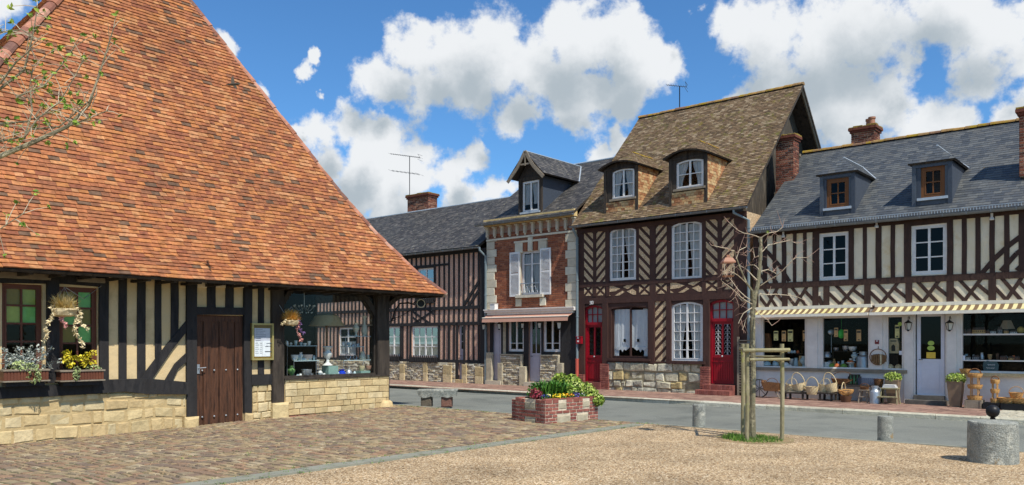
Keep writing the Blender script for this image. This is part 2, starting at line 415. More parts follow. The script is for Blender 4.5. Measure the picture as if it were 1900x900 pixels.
def ridge(mb, a, b, r=.09, l=.33, n=7):
    a, b = Vector(a), Vector(b); d = b - a; L = d.length; d.normalize(); k = max(1, round(L / l)); side = d.cross(Vector((0, 0, 1))).normalized(); up = side.cross(d)
    for i in range(k):
        p, q = a + d * (L * i / k + .004), a + d * (L * (i + 1) / k + .015); rr = r * random.uniform(.95, 1.08); z = random.uniform(-.008, .008)
        vs = []
        for c, s_ in ((p, rr * 1.06), (q, rr * .94)):
            for t in range(n):
                an = math.pi * t / (n - 1); vs.append(c + side * math.cos(an) * s_ + up * (math.sin(an) * s_ * .9 + z - .03))
        fs = [(t, t + 1, n + t + 1, n + t) for t in range(n - 1)] + [tuple(range(n)), tuple(range(n, 2 * n))]
        mb.add(vs, fs)
def cobbles(mb, F, u0, u1, v0, v1, lu, lv, zf, gap=.012, h=.02, j=.004, inside=None, c=.008, alongv=True):
    a0, a1, b0, b1, la, lb = (u0, u1, v0, v1, lu, lv) if alongv else (v0, v1, u0, u1, lv, lu)
    a = a0; row = 0
    while a < a1:
        w = random.uniform(*la); b = b0 - random.uniform(0, lb[0])
        while b < b1:
            l = random.uniform(*lb); A0, A1, B0, B1 = a, min(a + w, a1), max(b, b0), min(b + l, b1); b += l
            if A1 - A0 < .03 or B1 - B0 < .03: continue
            (p, q, r_, s_) = (A0, A1, B0, B1) if alongv else (B0, B1, A0, A1)
            if inside and not inside((p + q) / 2, (r_ + s_) / 2): continue
            g = gap / 2; top = [];  bot = []
            for (x, y, sx, sy) in ((p, r_, 1, 1), (q, r_, -1, 1), (q, s_, -1, -1), (p, s_, 1, -1)):
                jx, jy = random.uniform(-j, j), random.uniform(-j, j)
                P = F.p(x + sx * g + jx, y + sy * g + jy, 0); Q = F.p(x + sx * (g + c) + jx, y + sy * (g + c) + jy, 0)
                zz = zf(P.x, P.y); bot.append(Vector((P.x, P.y, zz - .01))); top.append(Vector((Q.x, Q.y, zz + h + random.uniform(-j, j))))
            mb.add(bot + top, [(4, 5, 6, 7), (0, 1, 5, 4), (1, 2, 6, 5), (2, 3, 7, 6), (3, 0, 4, 7)])
        a += w; row += 1
def leaves(mb, c, rad, n, size, up=.3, shell=.4, curved=True, elong=1.6, gauss=False):
    c = Vector(c); rx, ry, rz = rad
    for _ in range(n):
        while True:
            d = Vector((random.uniform(-1, 1), random.uniform(-1, 1), random.uniform(-1, 1)))
            if shell < d.length <= 1: break
        p = c + Vector((d.x * rx, d.y * ry, d.z * rz)); s_ = size * random.uniform(.6, 1.3)
        nn = (d.normalized() * .6 + Vector((random.uniform(-1, 1), random.uniform(-1, 1), random.uniform(-1, 1) + up))).normalized()
        x = nn.orthogonal().normalized(); x = (Matrix.Rotation(random.uniform(0, 6.28), 3, nn) @ x); y = nn.cross(x)
        e = elong * s_
        mb.add([p - x * e * .5, p - x * e * .05 + y * s_ * .38 + nn * s_ * .1, p + x * e * .5, p - x * e * .05 - y * s_ * .38 + nn * s_ * .1], [(0, 1, 2), (0, 2, 3)])
def window(parent, F, u0, u1, z0, z1, v=-.05, cols=2, rows=3, leaf=2, fw=.055, bar=.022, arch=0, wm=None, curt=None, sillw=.0, pane=True, name='window', fillm=None, fillv=.012, midrails=None, label=None, depth=.05):
    wm = wm or WHITE; f = MB(); n = 10
    top = z1 - arch
    f.box(F, u0, u0 + fw, v - depth, v, z0, top); f.box(F, u1 - fw, u1, v - depth, v, z0, top); f.box(F, u0 + fw, u1 - fw, v - depth, v, z0, z0 + fw)
    ay = lambda u: arch * (1 - ((u - (u0 + u1) / 2) / ((u1 - u0) / 2)) ** 2)
    if arch:
        xs = [u0 + (u1 - u0) * i / n for i in range(n + 1)]
        for i in range(n):
            a, b = xs[i], xs[i + 1]
            f.ext(F, [(a, top - fw + ay(a)), (b, top - fw + ay(b)), (b, top + ay(b)), (a, top + ay(a))], v - depth, v)
        fb = MB()
        for i in range(n):
            a, b = xs[i], xs[i + 1]
            fb.ext(F, [(a, top + ay(a)), (b, top + ay(b)), (b, z1 + .002), (a, z1 + .002)], -.12, fillv)
    else: f.box(F, u0 + fw, u1 - fw, v - depth, v, z1 - fw, z1)
    iu0, iu1, iz0 = u0 + fw, u1 - fw, z0 + fw; W = (iu1 - iu0) / leaf; s_ = .03
    for L in range(leaf):
        a, b = iu0 + L * W, iu0 + (L + 1) * W
        gt = lambda u: (top - fw + ay(u)) if arch else z1 - fw
        for (p, q) in ((a, a + s_), (b - s_, b)): f.ext(F, [(p, iz0), (q, iz0), (q, gt(q)), (p, gt(p))], v - depth + .008, v + .008)
        f.box(F, a + s_, b - s_, v - depth + .008, v + .008, iz0, iz0 + s_)
        if not arch: f.box(F, a + s_, b - s_, v - depth + .008, v + .008, z1 - fw - s_, z1 - fw)
        for i in range(1, cols):
            c = a + (b - a) * i / cols; f.ext(F, [(c - bar / 2, iz0), (c + bar / 2, iz0), (c + bar / 2, gt(c)), (c - bar / 2, gt(c))], v - .03, v + .001)
        hs = midrails if midrails else [i / rows for i in range(1, rows)]
        for h in hs:
            z = iz0 + (z1 - fw - iz0) * h; f.box(F, a + s_, b - s_, v - .03, v + .003, z - bar / 2, z + bar / 2)
    if sillw: f.box(F, u0 - .04, u1 + .04, v - .03, v + sillw, z0 - .05, z0)
    w = part(name, f, wm, parent, label=label)
    if arch and fillm: part('window_head', fb, fillm, parent)
    if pane:
        g = MB()
        if arch:
            for i in range(n):
                a, b = xs[i], xs[i + 1]
                g.quad(F.p(a, v - .02, z0), F.p(b, v - .02, z0), F.p(b, v - .02, top + ay(b) - fw / 2), F.p(a, v - .02, top + ay(a) - fw / 2))
        else: g.quad(F.p(u0 + fw / 2, v - .02, z0 + fw / 2), F.p(u1 - fw / 2, v - .02, z0 + fw / 2), F.p(u1 - fw / 2, v - .02, z1 - fw / 2), F.p(u0 + fw / 2, v - .02, z1 - fw / 2))
        part('pane', g, GLASS, w)
    if curt:
        for (ca, cb, cz0, cz1, pinch) in curt:
            pinch *= random.uniform(.5, 1.9); cz1 -= random.choice((0, 0, .02)); fq = random.uniform(15, 30); ph = random.uniform(0, 6)
            c = MB(); m = 18; rows_ = 8; vs = []
            a, b = u0 + (u1 - u0) * ca, u0 + (u1 - u0) * cb
            for k in range(rows_ + 1):
                t = k / rows_; z = z0 + (z1 - z0) * (cz1 + (cz0 - cz1) * t); pp = pinch * t
                for i in range(m + 1):
                    s2 = i / m; u = a + (b - a) * s2; u = u + ((a if pp > 0 else b) - u) * abs(pp) * (math.sin(t * 2.4))
                    vs.append(F.p(u, v - .05 - depth * .5 - .012 * math.sin(s2 * fq + t * 1.5 + ph), z))
            c.add(vs, [(k * (m + 1) + i, k * (m + 1) + i + 1, (k + 1) * (m + 1) + i + 1, (k + 1) * (m + 1) + i) for k in range(rows_) for i in range(m)])
            part('curtain', c, CURTAIN, w, smooth=True)
    return w
# ---------------------------------------------------------------- palette
WHITE = mat('white_paint', [(.74, .725, .70)], .45, namt=.12, nscale=5, bump=.05)
CURTAIN = mat('curtain_cloth', [(.60, .60, .58)], .9, namt=.08, bump=0)
HALLTILE = mat('clay_tile', [sc(*c) for c in ((165, 105, 67),(172, 111, 71),(153, 96, 64),(176, 119, 76),(145, 91, 63),(180, 117, 70),(164, 102, 64),(140, 84, 59),(181, 127, 83),(161, 103, 67),(174, 115, 68),(152, 94, 62),(139, 91, 64),(172, 112, 68),(183, 129, 88),(163, 102, 65),(153, 98, 66),(109, 83, 64))],
  .85, nscale=9, namt=.45, bump=.5, bscale=60, island=True, spots=[(sc(225,196,165), 16, .69, .06), (sc(110,84,68), 3.2, .60, .3), (sc(70,58,46), 50, .66, .05)], vary2=(.5, .14))
HALLRIDGE = mat('ridge_tile', [sc(*c) for c in ((158,104,80),(176,122,98),(138,92,76),(186,138,116),(120,86,74))], .85, island=True, nscale=9, namt=.3, bump=.4, spots=[(sc(190,180,165), 10, .62, .08)])
MOSSTILE = mat('brown_mossy_tile', [sc(*c) for c in ((118,98,74),(108,88,66),(126,106,82),(100,82,62),(132,112,88),(114,92,70),(96,80,62),(146,128,104))], .9, island=True, nscale=12, namt=.4, bump=.5,
  spots=[(sc(124,110,50), 4, .55, .14), (sc(176,166,146), 26, .66, .05), (sc(92,98,44), 2.0, .56, .2), (sc(170,150,60), 9, .66, .06)])
MOSSRIDGE = mat('mossy_ridge_tile', [sc(*c) for c in ((150,120,80),(160,125,70),(130,100,80))], .9, island=True, nscale=7, bump=.5, spots=[(sc(150,125,35), 3, .5, .08), (sc(90,80,60), 8, .6, .06)])
DORMTILE = mat('hung_tile', [sc(*c) for c in ((196,164,118),(184,140,98),(170,120,84),(205,176,130),(190,150,104),(160,110,74))], .9, island=True, nscale=10, namt=.4, bump=.5, spots=[(sc(120,100,60), 5, .6, .1)])
SLATE = mat('slate', [sc(*c) for c in ((84,87,88),(74,78,82),(94,96,95),(66,70,74),(88,89,88),(78,81,83))], .55, island=True, nscale=14, namt=.25, bump=.25, spec=.5, spots=[(sc(150,120,50), 5, .70, .03), (sc(165,165,155), 14, .70, .04)])
SLATED = mat('weathered_slate', [sc(*c) for c in ((74,73,72),(66,65,65),(84,82,80),(60,59,60),(94,90,86),(70,68,68))], .65, island=True, nscale=14, namt=.3, bump=.25, spots=[(sc(160,156,130), 9, .62, .04), (sc(150,148,140), 2.0, .60, .2)])
SLATEV = mat('slate_cladding', [sc(*c) for c in ((62,70,82),(54,62,74),(70,78,88))], .5, island=True, nscale=14, namt=.2, bump=.2, spec=.5)
TIMB = mat('black_timber', [sc(30,30,33), sc(48,46,46), sc(36,34,34)], .8, nscale=9, namt=.3, bump=.6, bscale=30, stretch=(1, 1, .25))
TIMG = mat('weathered_timber', [sc(44,38,34), sc(70,62,54), sc(36,31,29)], .85, nscale=9, namt=.35, bump=.7, bscale=30, stretch=(1, 1, .2))
TIMBR = mat('brown_timber', [sc(54,36,30), sc(68,48,40), sc(46,31,27)], .7, nscale=10, namt=.25, bump=.5, bscale=30, stretch=(1, 1, .3), spots=[(sc(120,104,94), 30, .70, .04)])
TIMR = mat('red_brown_timber', [sc(66,44,38), sc(76,52,45), sc(58,39,35)], .7, nscale=6, namt=.18, bump=.4, bscale=30, stretch=(1, 1, .3), spots=[(sc(130,104,92), 26, .71, .04)])
PLASTER = mat('ochre_plaster', [sc(206,180,134), sc(214,190,146), sc(196,170,124)], .95, nscale=3, namt=.2, bump=.5, bscale=9, spots=[(sc(168,140,98), 5, .62, .15), (sc(232,214,178), 2.2, .66, .2)])
CREAM = mat('cream_plaster', [sc(222,208,178), sc(226,214,188), sc(212,196,160)], .95, nscale=3, namt=.12, bump=.2, bscale=12, spots=[(sc(206,176,118), 1.4, .56, .2), (sc(176,156,122), 6, .64, .12)])
WHITEW = mat('white_render', [sc(222,216,208), sc(228,222,214)], .9, nscale=4, namt=.08, bump=.15, bscale=14, spots=[(sc(150,130,110), 7, .74, .05)])
PINK = mat('pebble_infill', [sc(210,166,144), sc(224,184,160), sc(194,148,126)], .95, nscale=30, namt=.45, bump=1, bscale=45, grain=70)
STUCCO = mat('rough_infill', [sc(216,190,152), sc(202,174,138), sc(224,200,164)], .95, nscale=24, namt=.4, bump=1, bscale=36, grain=55)
LIME = mat('limestone', [sc(*c) for c in ((206,184,138),(200,176,130),(212,192,150),(192,168,124),(204,180,134),(198,180,140),(188,168,126))], .95, island=True, nscale=5, namt=.25, bump=.7, bscale=16, spots=[(sc(120,112,86), 2.0, .64, .08), (sc(168,140,92), 6, .62, .1)])
LIMEM = mat('lime_mortar', [sc(196,172,126), sc(180,156,112)], .95, nscale=5, namt=.25, bump=.8, bscale=14)
QUOIN = mat('pale_quoin_stone', [sc(*c) for c in ((206,196,174),(196,186,164),(212,204,182))], .9, island=True, nscale=5, namt=.15, bump=.25, spots=[(sc(150,144,130), 6, .66, .1)])
RUBBLE = mat('rubble_stone', [sc(*c) for c in ((200,192,170),(180,170,148),(214,208,188),(160,150,128),(192,176,144),(204,190,160))], .95, island=True, nscale=8, namt=.3, bump=.7, bscale=20)
RUBM = mat('dark_mortar', [sc(96,88,76), sc(80,74,66)], .95, nscale=6, bump=.5)
BASE3 = mat('craggy_stone', [sc(*c) for c in ((196,188,160),(178,172,148),(206,200,176),(190,170,120),(168,164,146))], .95, island=True, nscale=6, namt=.45, bump=1, bscale=9, spots=[(sc(96,90,76), 5, .58, .1)])
BRICK = mat('red_brick', [sc(*c) for c in ((150,92,66),(160,100,72),(138,84,62),(152,90,62),(128,76,58),(164,108,80))], .9, island=True, nscale=12, namt=.25, bump=.35)
BRMORT = mat('dark_brick_mortar', [sc(168,136,116)], .95, nscale=9, bump=.2)
PBRICK = mat('planter_brick', [sc(*c) for c in ((142,86,76),(154,96,84),(130,76,68),(140,82,70),(150,92,80))], .9, island=True, nscale=9, namt=.3, bump=.4, spots=[(sc(200,188,172), 12, .66, .08)])
PMORT = mat('pale_mortar', [sc(206,192,168)], .95, nscale=9, bump=.3)
CHBRICK = mat('chimney_brick', [sc(*c) for c in ((124,72,54),(140,84,64),(108,62,48),(88,56,46),(150,106,84))], .9, island=True, nscale=9, namt=.35, bump=.5, spots=[(sc(70,60,52), 4, .6, .1)])
LICHEN = mat('lichen_crust', [sc(160,130,50), sc(110,96,60)], .95, nscale=9, namt=.4, bump=.8)
COB = mat('sandstone_sett', [sc(*c) for c in ((148, 129, 101),(144, 117, 94),(158, 139, 108),(135, 112, 92),(163, 142, 109),(128, 108, 91),(148, 129, 102),(154, 132, 100),(141, 126, 103),(168, 151, 122),(132, 116, 97),(142, 128, 101),(150, 121, 96),(123, 106, 91))], .9, island=True, nscale=10, namt=.3, bump=.4, spots=[(sc(96,104,60), 1.6, .66, .1)])
COBBED = mat('sett_joint', [sc(104,96,72), sc(88,92,58), sc(120,110,86)], .95, nscale=3, namt=.3, bump=.8, bscale=30)
PAVB = mat('red_paver', [sc(*c) for c in ((148,116,102),(158,126,110),(138,108,94),(162,132,114),(134,104,92))], .9, island=True, nscale=8, namt=.2, bump=.3, vary2=(1.2, .2))
PAVJ = mat('paver_joint', [sc(140,112,98)], .95, nscale=5)
KERB = mat('kerb_stone', [sc(*c) for c in ((190,184,162),(178,172,152),(200,194,174))], .9, island=True, nscale=8, namt=.25, bump=.6, bscale=25)
ASPH = mat('asphalt', [sc(112,115,108), sc(124,126,118), sc(118,120,111)], .9, nscale=1.4, namt=.1, bump=.35, bscale=120, grain=150, vary2=(.35, .12))
CEM = mat('cement_strip', [sc(148,146,134), sc(128,130,114)], .9, nscale=5, namt=.2, bump=.4, spots=[(sc(104,104,76), 3.4, .57, .1)])
EARTH = mat('earth', [sc(120,104,76), sc(96,104,60)], .95, nscale=2, bump=.5)
ZINC = mat('zinc', [sc(120,126,130)], .45, namt=.15, bump=.05, metal=.6)
ZINCL = mat('pale_zinc', [sc(176,186,194)], .5, namt=.15, bump=.05, metal=.3)
PIPE = mat('grey_pipe_paint', [sc(120,134,138)], .5, namt=.15, bump=.05)
IRON = mat('black_iron', [sc(34,34,36)], .45, namt=.2, bump=.1, metal=.3)
GRAN = mat('granite', [sc(168,168,156), sc(140,142,134), sc(182,180,166)], .9, nscale=12, namt=.3, bump=.9, bscale=45, grain=80, spots=[(sc(150,124,84), 3.5, .60, .1), (sc(80,80,74), 30, .66, .04)])
RED = mat('red_door_paint', [sc(146,14,32)], .4, nscale=4, namt=.15, bump=.08, spec=.5)
GREYD = mat('lilac_grey_paint', [sc(178,176,186)], .6, nscale=4, namt=.1, bump=.08)
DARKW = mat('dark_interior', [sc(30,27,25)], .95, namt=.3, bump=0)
WOODD = mat('brown_door_boards', [sc(52,33,25), sc(92,60,42), sc(36,26,22)], .65, nscale=8, namt=.35, bump=.6, bscale=25, stretch=(3, 3, .3), island=False)
WINBR = mat('brown_window_paint', [sc(110,64,44), sc(96,56,40)], .55, nscale=8, namt=.2, bump=.2)
WOODO = mat('orange_window_wood', [sc(122,78,42), sc(104,66,36)], .6, nscale=10, namt=.2, bump=.2, stretch=(1, 1, .3))
WICK = mat('wicker', [sc(184,134,76), sc(206,158,96), sc(150,100,54)], .75, nscale=20, namt=.35, bump=.6, bscale=70)
WICKP = mat('pale_wicker', [sc(214,196,156), sc(196,172,128)], .8, nscale=20, namt=.35, bump=.6, bscale=70)
WICKD = mat('dark_wicker', [sc(110,74,46), sc(130,90,56)], .8, nscale=20, namt=.35, bump=.6, bscale=70)
GREYW = mat('grey_wood', [sc(150,138,120), sc(128,116,100)], .85, nscale=10, namt=.3, bump=.5, stretch=(1, 1, 1))
STAKE = mat('stake_wood', [sc(160,150,112), sc(134,128,98), sc(172,160,128)], .85, nscale=10, namt=.3, bump=.5, stretch=(1, 1, .3), spots=[(sc(150,156,70), 4, .58, .1)])
BARK = mat('bark', [sc(146,140,108), sc(116,110,88), sc(166,158,128)], .9, nscale=14, namt=.35, bump=.8, bscale=40)
TWIG = mat('twig_bark', [sc(206,194,166), sc(170,150,126)], .9, nscale=10, namt=.2, bump=.3)
TWIGR = mat('red_twig', [sc(150,104,96)], .9, nscale=10, namt=.2, bump=0)
LEAFM = mat('planter_leaf', [sc(*c) for c in ((58,104,32),(76,124,40),(44,86,28),(92,138,52))], .55, island=True, nscale=9, namt=.2, bump=0)
LEAFY = mat('yellow_green_leaf', [sc(*c) for c in ((140,160,60),(166,180,84),(112,140,46),(186,196,116),(96,124,40))], .55, island=True, nscale=9, namt=.2, bump=0)
LEAFS = mat('spring_leaf', [sc(*c) for c in ((126,150,54),(146,164,64),(100,130,44))], .6, island=True, nscale=9, namt=.2, bump=0)
GRASS = mat('grass_blade', [sc(*c) for c in ((70,112,34),(90,132,44),(54,92,28),(120,150,60))], .7, island=True, nscale=4, namt=.2, bump=0)
CHINA = mat('china', [sc(226,226,220)], .3, namt=.08, bump=0, spec=.6)
METAL = mat('dull_zinc_can', [sc(176,180,184)], .4, namt=.15, bump=.05, metal=.7)
CLAY = plain('terracotta', sc(160,112,86)); TAUPE = mat('taupe_pot', [sc(132,112,90)], .7, nscale=6, namt=.15, bump=.1)
def C(name, r, g, b, rough=.6, metal=0): return plain(name, sc(r, g, b), rough, metal)
# ---------------------------------------------------------------- ground
def hlco(x, y): d = Vector((x, y)) - HL.O.xy; return d.dot(HL.U.xy), d.dot(HL.N.xy)
def zg(x, y):
    t, v = hlco(x, y); k = min(max((7.6 - v) / 7.6, 0), 1)
    return -.0205 * min(max(-t, 0), 14) * k * k * (3 - 2 * k) if v < 7.6 else 0.0
SW = .05; RZ = -.07
def kerbv(u): return 3.08 + .022 * u if u < 0 else 3.08 + .034 * u
m = MB()
m.quad((-900, -600, -.5), (900, -600, -.5), (900, 1500, -.5), (-900, 1500, -.5)); struct('ground', m, EARTH)
m = MB(); us = [-40 + i * 1.0 for i in range(101)]; vs_ = [9.0 + j * .8 for j in range(60)]; pts = []
for v in vs_:
    for u in us:
        P = ST.p(u, v, 0); pts.append((P.x, P.y, zg(P.x, P.y)))
nU = len(us); m.add(pts, [(j * nU + i, j * nU + i + 1, (j + 1) * nU + i + 1, (j + 1) * nU + i) for j in range(len(vs_) - 1) for i in range(nU - 1)])
struct('gravel', m, gravel_mat())
m = MB(); m.quad(*[ST.p(u, v, RZ) for u, v in ((-60, 2.4), (60, 2.4), (60, 9.6), (-60, 9.6))]); struct('road', m, ASPH)
m = MB(); m.quad(*[ST.p(u, v, SW - .02) for u, v in ((-60, -.4), (60, -.4), (60, 3.1), (-60, 3.1))]); struct('pavement_bed', m, PAVJ)
m = MB(); cobbles(m, ST, -24, 7.8, -.05, 3.5, (.2, .215), (.105, .11), lambda x, y: SW - .02, .006, .02, .0015, inside=lambda u, v: v < kerbv(u) - .2, c=.003)
struct('pavement', m, PAVB)
m = MB(); cobbles(m, ST, 7.8, 22, -.05, 4.2, (.13, .17), (.12, .16), lambda x, y: SW - .02, .014, .02, .004, inside=lambda u, v: v < kerbv(u) - .2)
struct('sett_pavement', m, KERB)
m = MB(); u = -24.
while u < 22:
    l = random.uniform(.7, 1.15); a, b = u + .006, u + l - .006; va, vb = kerbv(a), kerbv(b); jz = random.uniform(-.008, .008)
    if True:
        o = [ST.p(a, va - .22, -.2), ST.p(b, vb - .22, -.2), ST.p(b, vb, -.2), ST.p(a, va, -.2), ST.p(a, va - .22, SW + jz), ST.p(b, vb - .22, SW + jz), ST.p(b, vb - .035, SW + jz + .004), ST.p(a, va - .035, SW + jz + .004), ST.p(b, vb - .003, SW - .03), ST.p(a, va - .003, SW - .03)]
        m.add(o, [(4, 5, 6, 7), (7, 6, 8, 9), (9, 8, 2, 3), (0, 3, 7, 4), (1, 5, 6, 8, 2), (3, 9, 7), (0, 4, 5, 1)])
    u += l
struct('kerb', m, KERB)
# square paved with sandstone setts, cement strip along it
m = MB(); uu = [-16 + i * .8 for i in range(34)]; vv = [-.4 + j * .7 for j in range(12)]; pts = []
for v in vv:
    for u in uu:
        P = HL.p(u, v, 0); pts.append((P.x, P.y, zg(P.x, P.y) + .006))
nU = len(uu)
def roadside(x, y): return (Vector((x, y)) - ST.O.xy).dot(ST.N.xy)
edge = lambda v: 0
fs = [(j * nU + i, j * nU + i + 1, (j + 1) * nU + i + 1, (j + 1) * nU + i) for j in range(len(vv) - 1) for i in range(nU - 1)]
fs = [f for f in fs if all(roadside(pts[k][0], pts[k][1]) > 8.9 for k in f)]
m.add(pts, fs); struct('sett_bed', m, COBBED)
m = MB()
cobbles(m, HL, -14.5, 10, -.02, 7.35, (.1, .18), (.13, .31), zg, .02, .02, .008, inside=lambda u, v: roadside(*HL.p(u, v, 0).xy) > 9.12 and (v > .02 or u > .1), c=.012)
for q_ in m.v:
    d_ = mnoise.noise_vector(Vector((q_.x, q_.y, 0)) * .9) * .09 + mnoise.noise_vector(Vector((q_.x, q_.y, 3)) * 3) * .02; q_.x += d_.x; q_.y += d_.y; q_.z += mnoise.noise(Vector((q_.x, q_.y, 7)) * .8) * .008
struct('paving', m, COB)
m = MB(); u = -14.5
while u < 9:
    a, b = u + .004, u + 1.0 - .004; P = HL.p((a + b) / 2, 7.5, 0)
    if roadside(P.x, P.y) > 9.1: m.box(HL, a, b, 7.36, 7.62, -.05, .026 + random.uniform(-.003, .003))
    u += 1.0
struct('cement_edging', m, CEM)
m = MB(); u = -40.
while u < 45:
    l = random.uniform(.5, 1); m.box(ST, u + .003, u + l - .003, 8.98 + random.uniform(-.02, .02), 9.1 + random.uniform(-.02, .02), -.3, .008 + random.uniform(-.006, .006)); u += l
struct('road_edging', m, CEM)
# far side of the square behind the camera: low horizon hedge line is left open
# ---------------------------------------------------------------- market hall
hall = thing('market_hall', 'timber framed market hall with huge orange tiled roof on the left', 'market hall', HL.p(0, 0, 0), HL.rot())
z1 = Zm(0, 480, 2.5714); z2 = Zm(340, 480, 2.5714)
TOPZ = 3.05; BOT = -.45
def R1(*a, v=0): return rect(HL, z1, *a, v=v)
def R2(*a, v=0): return rect(HL, z2, *a, v=v)
wA = (HL.u(3.5), HL.u(79), HL.z(40, 707), HL.z(40, 527)); wB = (HL.u(109), HL.u(181), HL.z(145, 708), HL.z(145, 533))
dr = R2(60, 285, 270, 787); dr = (dr[0], dr[1], -.12, dr[3])
sp = R2(470, 916, 150, 562); sp = (sp[0], sp[1], sp[2], TOPZ)
sill_z = sp[2]
LEFT = -12.4
Pz = lambda px, py: HL.uz((px, py))
m = MB(); sheet(m, HL, LEFT, sp[0] - .02, BOT, TOPZ, 0, [wA, wB, (dr[0], dr[1], -.45, dr[3])], .22)
part('plaster_wall', m, PLASTER, hall)
# other walls
m = MB()
for a, b in (((LEFT, 0), (LEFT, -10)), ((LEFT, -10), (0, -10)), ((0, -10), (0, -3.2))):
    m.quad(HL.p(a[0], a[1], BOT), HL.p(b[0], b[1], BOT), HL.p(b[0], b[1], TOPZ), HL.p(a[0], a[1], TOPZ))
m.quad(HL.p(sp[0] - .02, 0, BOT), HL.p(sp[0] - .02, -3.2, BOT), HL.p(sp[0] - .02, -3.2, TOPZ), HL.p(sp[0] - .02, 0, TOPZ))
part('rear_wall', m, PLASTER, hall)
m = MB(); m.quad(HL.p(sp[0] - .02, -3.2, BOT), HL.p(0, -3.2, BOT), HL.p(0, -3.2, TOPZ), HL.p(sp[0] - .02, -3.2, TOPZ)); 
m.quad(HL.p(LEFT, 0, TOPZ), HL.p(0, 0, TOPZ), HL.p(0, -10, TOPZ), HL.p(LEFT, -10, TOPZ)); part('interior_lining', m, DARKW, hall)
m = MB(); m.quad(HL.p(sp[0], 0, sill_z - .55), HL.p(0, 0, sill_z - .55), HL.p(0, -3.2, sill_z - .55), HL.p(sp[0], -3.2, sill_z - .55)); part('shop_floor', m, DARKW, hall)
# stone plinth
m = MB()
sb = lambda u: HL.z(950 + 1500 * (HL.p(u, 0, 0).x / HL.p(u, 0, 0).y), 732)
pl_top = HL.z(170, 738)
masonry(m, HL, LEFT, HL.u(344), BOT, pl_top + .08, .0, (.12, .27), (.16, .5), .028, .05, .016, c=.02, dj=.014)
r = R2(325, 415, 602, 790); masonry(m, HL, r[0], r[1], BOT, r[3], 0, (.13, .24), (.14, .3), .02, .06, .01, c=.014, dj=.01)
r = R2(412, 488, 685, 790); m.block(HL, r[0], r[1], -.05, .17, BOT, r[3], .04, .015)
r = R2(0, 60, 750, 820); m.block(HL, r[0] - .04, r[1], -.05, .2, BOT, r[3], .05, .02)
r = R2(285, 325, 735, 800); m.block(HL, r[0], r[1], -.05, .13, BOT, r[3], .04, .02)
wobble(m, .05, 1.7); part('stone_plinth', m, LIME, hall)
m = MB(); m.box(HL, LEFT, HL.u(344), 0, .035, BOT, pl_top + .06); r = R2(325, 415, 602, 790); m.box(HL, r[0], r[1], 0, .03, BOT, r[3]); part('plinth_mortar', m, LIMEM, hall)
r = R2(475, 936, 565, 760); m = MB(); sw = (r[0], 0.0, BOT, sill_z - .03)
masonry(m, HL, sw[0], sw[1], -.02, sw[3], 0.06, (.13, .19), (.2, .5), .012, .05, .004, c=.008, dj=.004); wobble(m, .012, 2.2); part('shop_stone_wall', m, LIME, hall)
m = MB(); m.box(HL, sw[0], sw[1], -.3, .07, BOT, sw[3]); m.box(HL, -.3, 0.0, -3.2, -.3, BOT, sw[3]); part('shop_wall_mortar', m, LIMEM, hall)
m = MB(); masonry(m, HL, sw[0] + .1, sw[1] - .02, -.14, -.03, .1, (.11, .11), (.2, .21), .015, .06, .003); masonry(m, HL, dr[0], dr[1], -.42, -.13, .02, (.11, .11), (.13, .14), .012, .06, .003)
part('brick_course', m, PBRICK, hall)
m = MB(); r = R2(930, 985, 675, 732); m.lathe(HL.p((r[0] + r[1]) / 2, -.02, -.2), [(.24, 0), (.25, .22), (.23, r[3] + .15), (.17, r[3] + .2)], 9, .02); part('footing_stone', m, LIME, hall)
# timbers of the front
m = MB()
def stud(zm, x0, x1, yt, yb, w=.045, xo=0):
    a, b, c, d = rect(HL, zm, x0, x1, yt, yb); j = random.uniform(-.012, .012)
    m.ext(HL, [(a, c), (b, c), (b + j, (c + d) / 2), (b, d), (a, d), (a + j, (c + d) / 2)], -.01, w)
for a in ((565, 603), (653, 692), (738, 768), (812, 848)): stud(z1, a[0], a[1], 40, {738: 470, 812: 405}.get(a[0], 585), .03)
stud(z1, 470, 515, 40, 590, .06); stud(z1, 886, 934, 40, 752, .07); stud(z1, 218, 276, 40, 590, .08)
m.ext(HL, [Pz(*z1(x, y)) for x, y in ((655, 585), (790, 410), (887, 298), (887, 350), (820, 430), (715, 585))], -.01, .05)
m.ext(HL, [Pz(*z1(x, y)) for x, y in ((778, 590), (830, 500), (887, 447), (887, 490), (845, 525), (815, 590))], -.01, .045)
m.ext(HL, [Pz(*z1(x, y)) for x, y in ((-900, 640), (0, 612), (250, 602), (500, 578), (700, 572), (887, 588), (887, 645), (700, 648), (590, 632), (500, 640), (250, 655), (0, 668), (-900, 705))], -.01, .11)
m.ext(HL, [Pz(*z1(x, y)) for x, y in ((-900, 30), (0, 30), (480, 50), (480, 135), (300, 122), (0, 115), (-900, 105))], -.01, .05)
for x in (-330, -600): stud(z1, x, x + 50, 40, 640, .08)
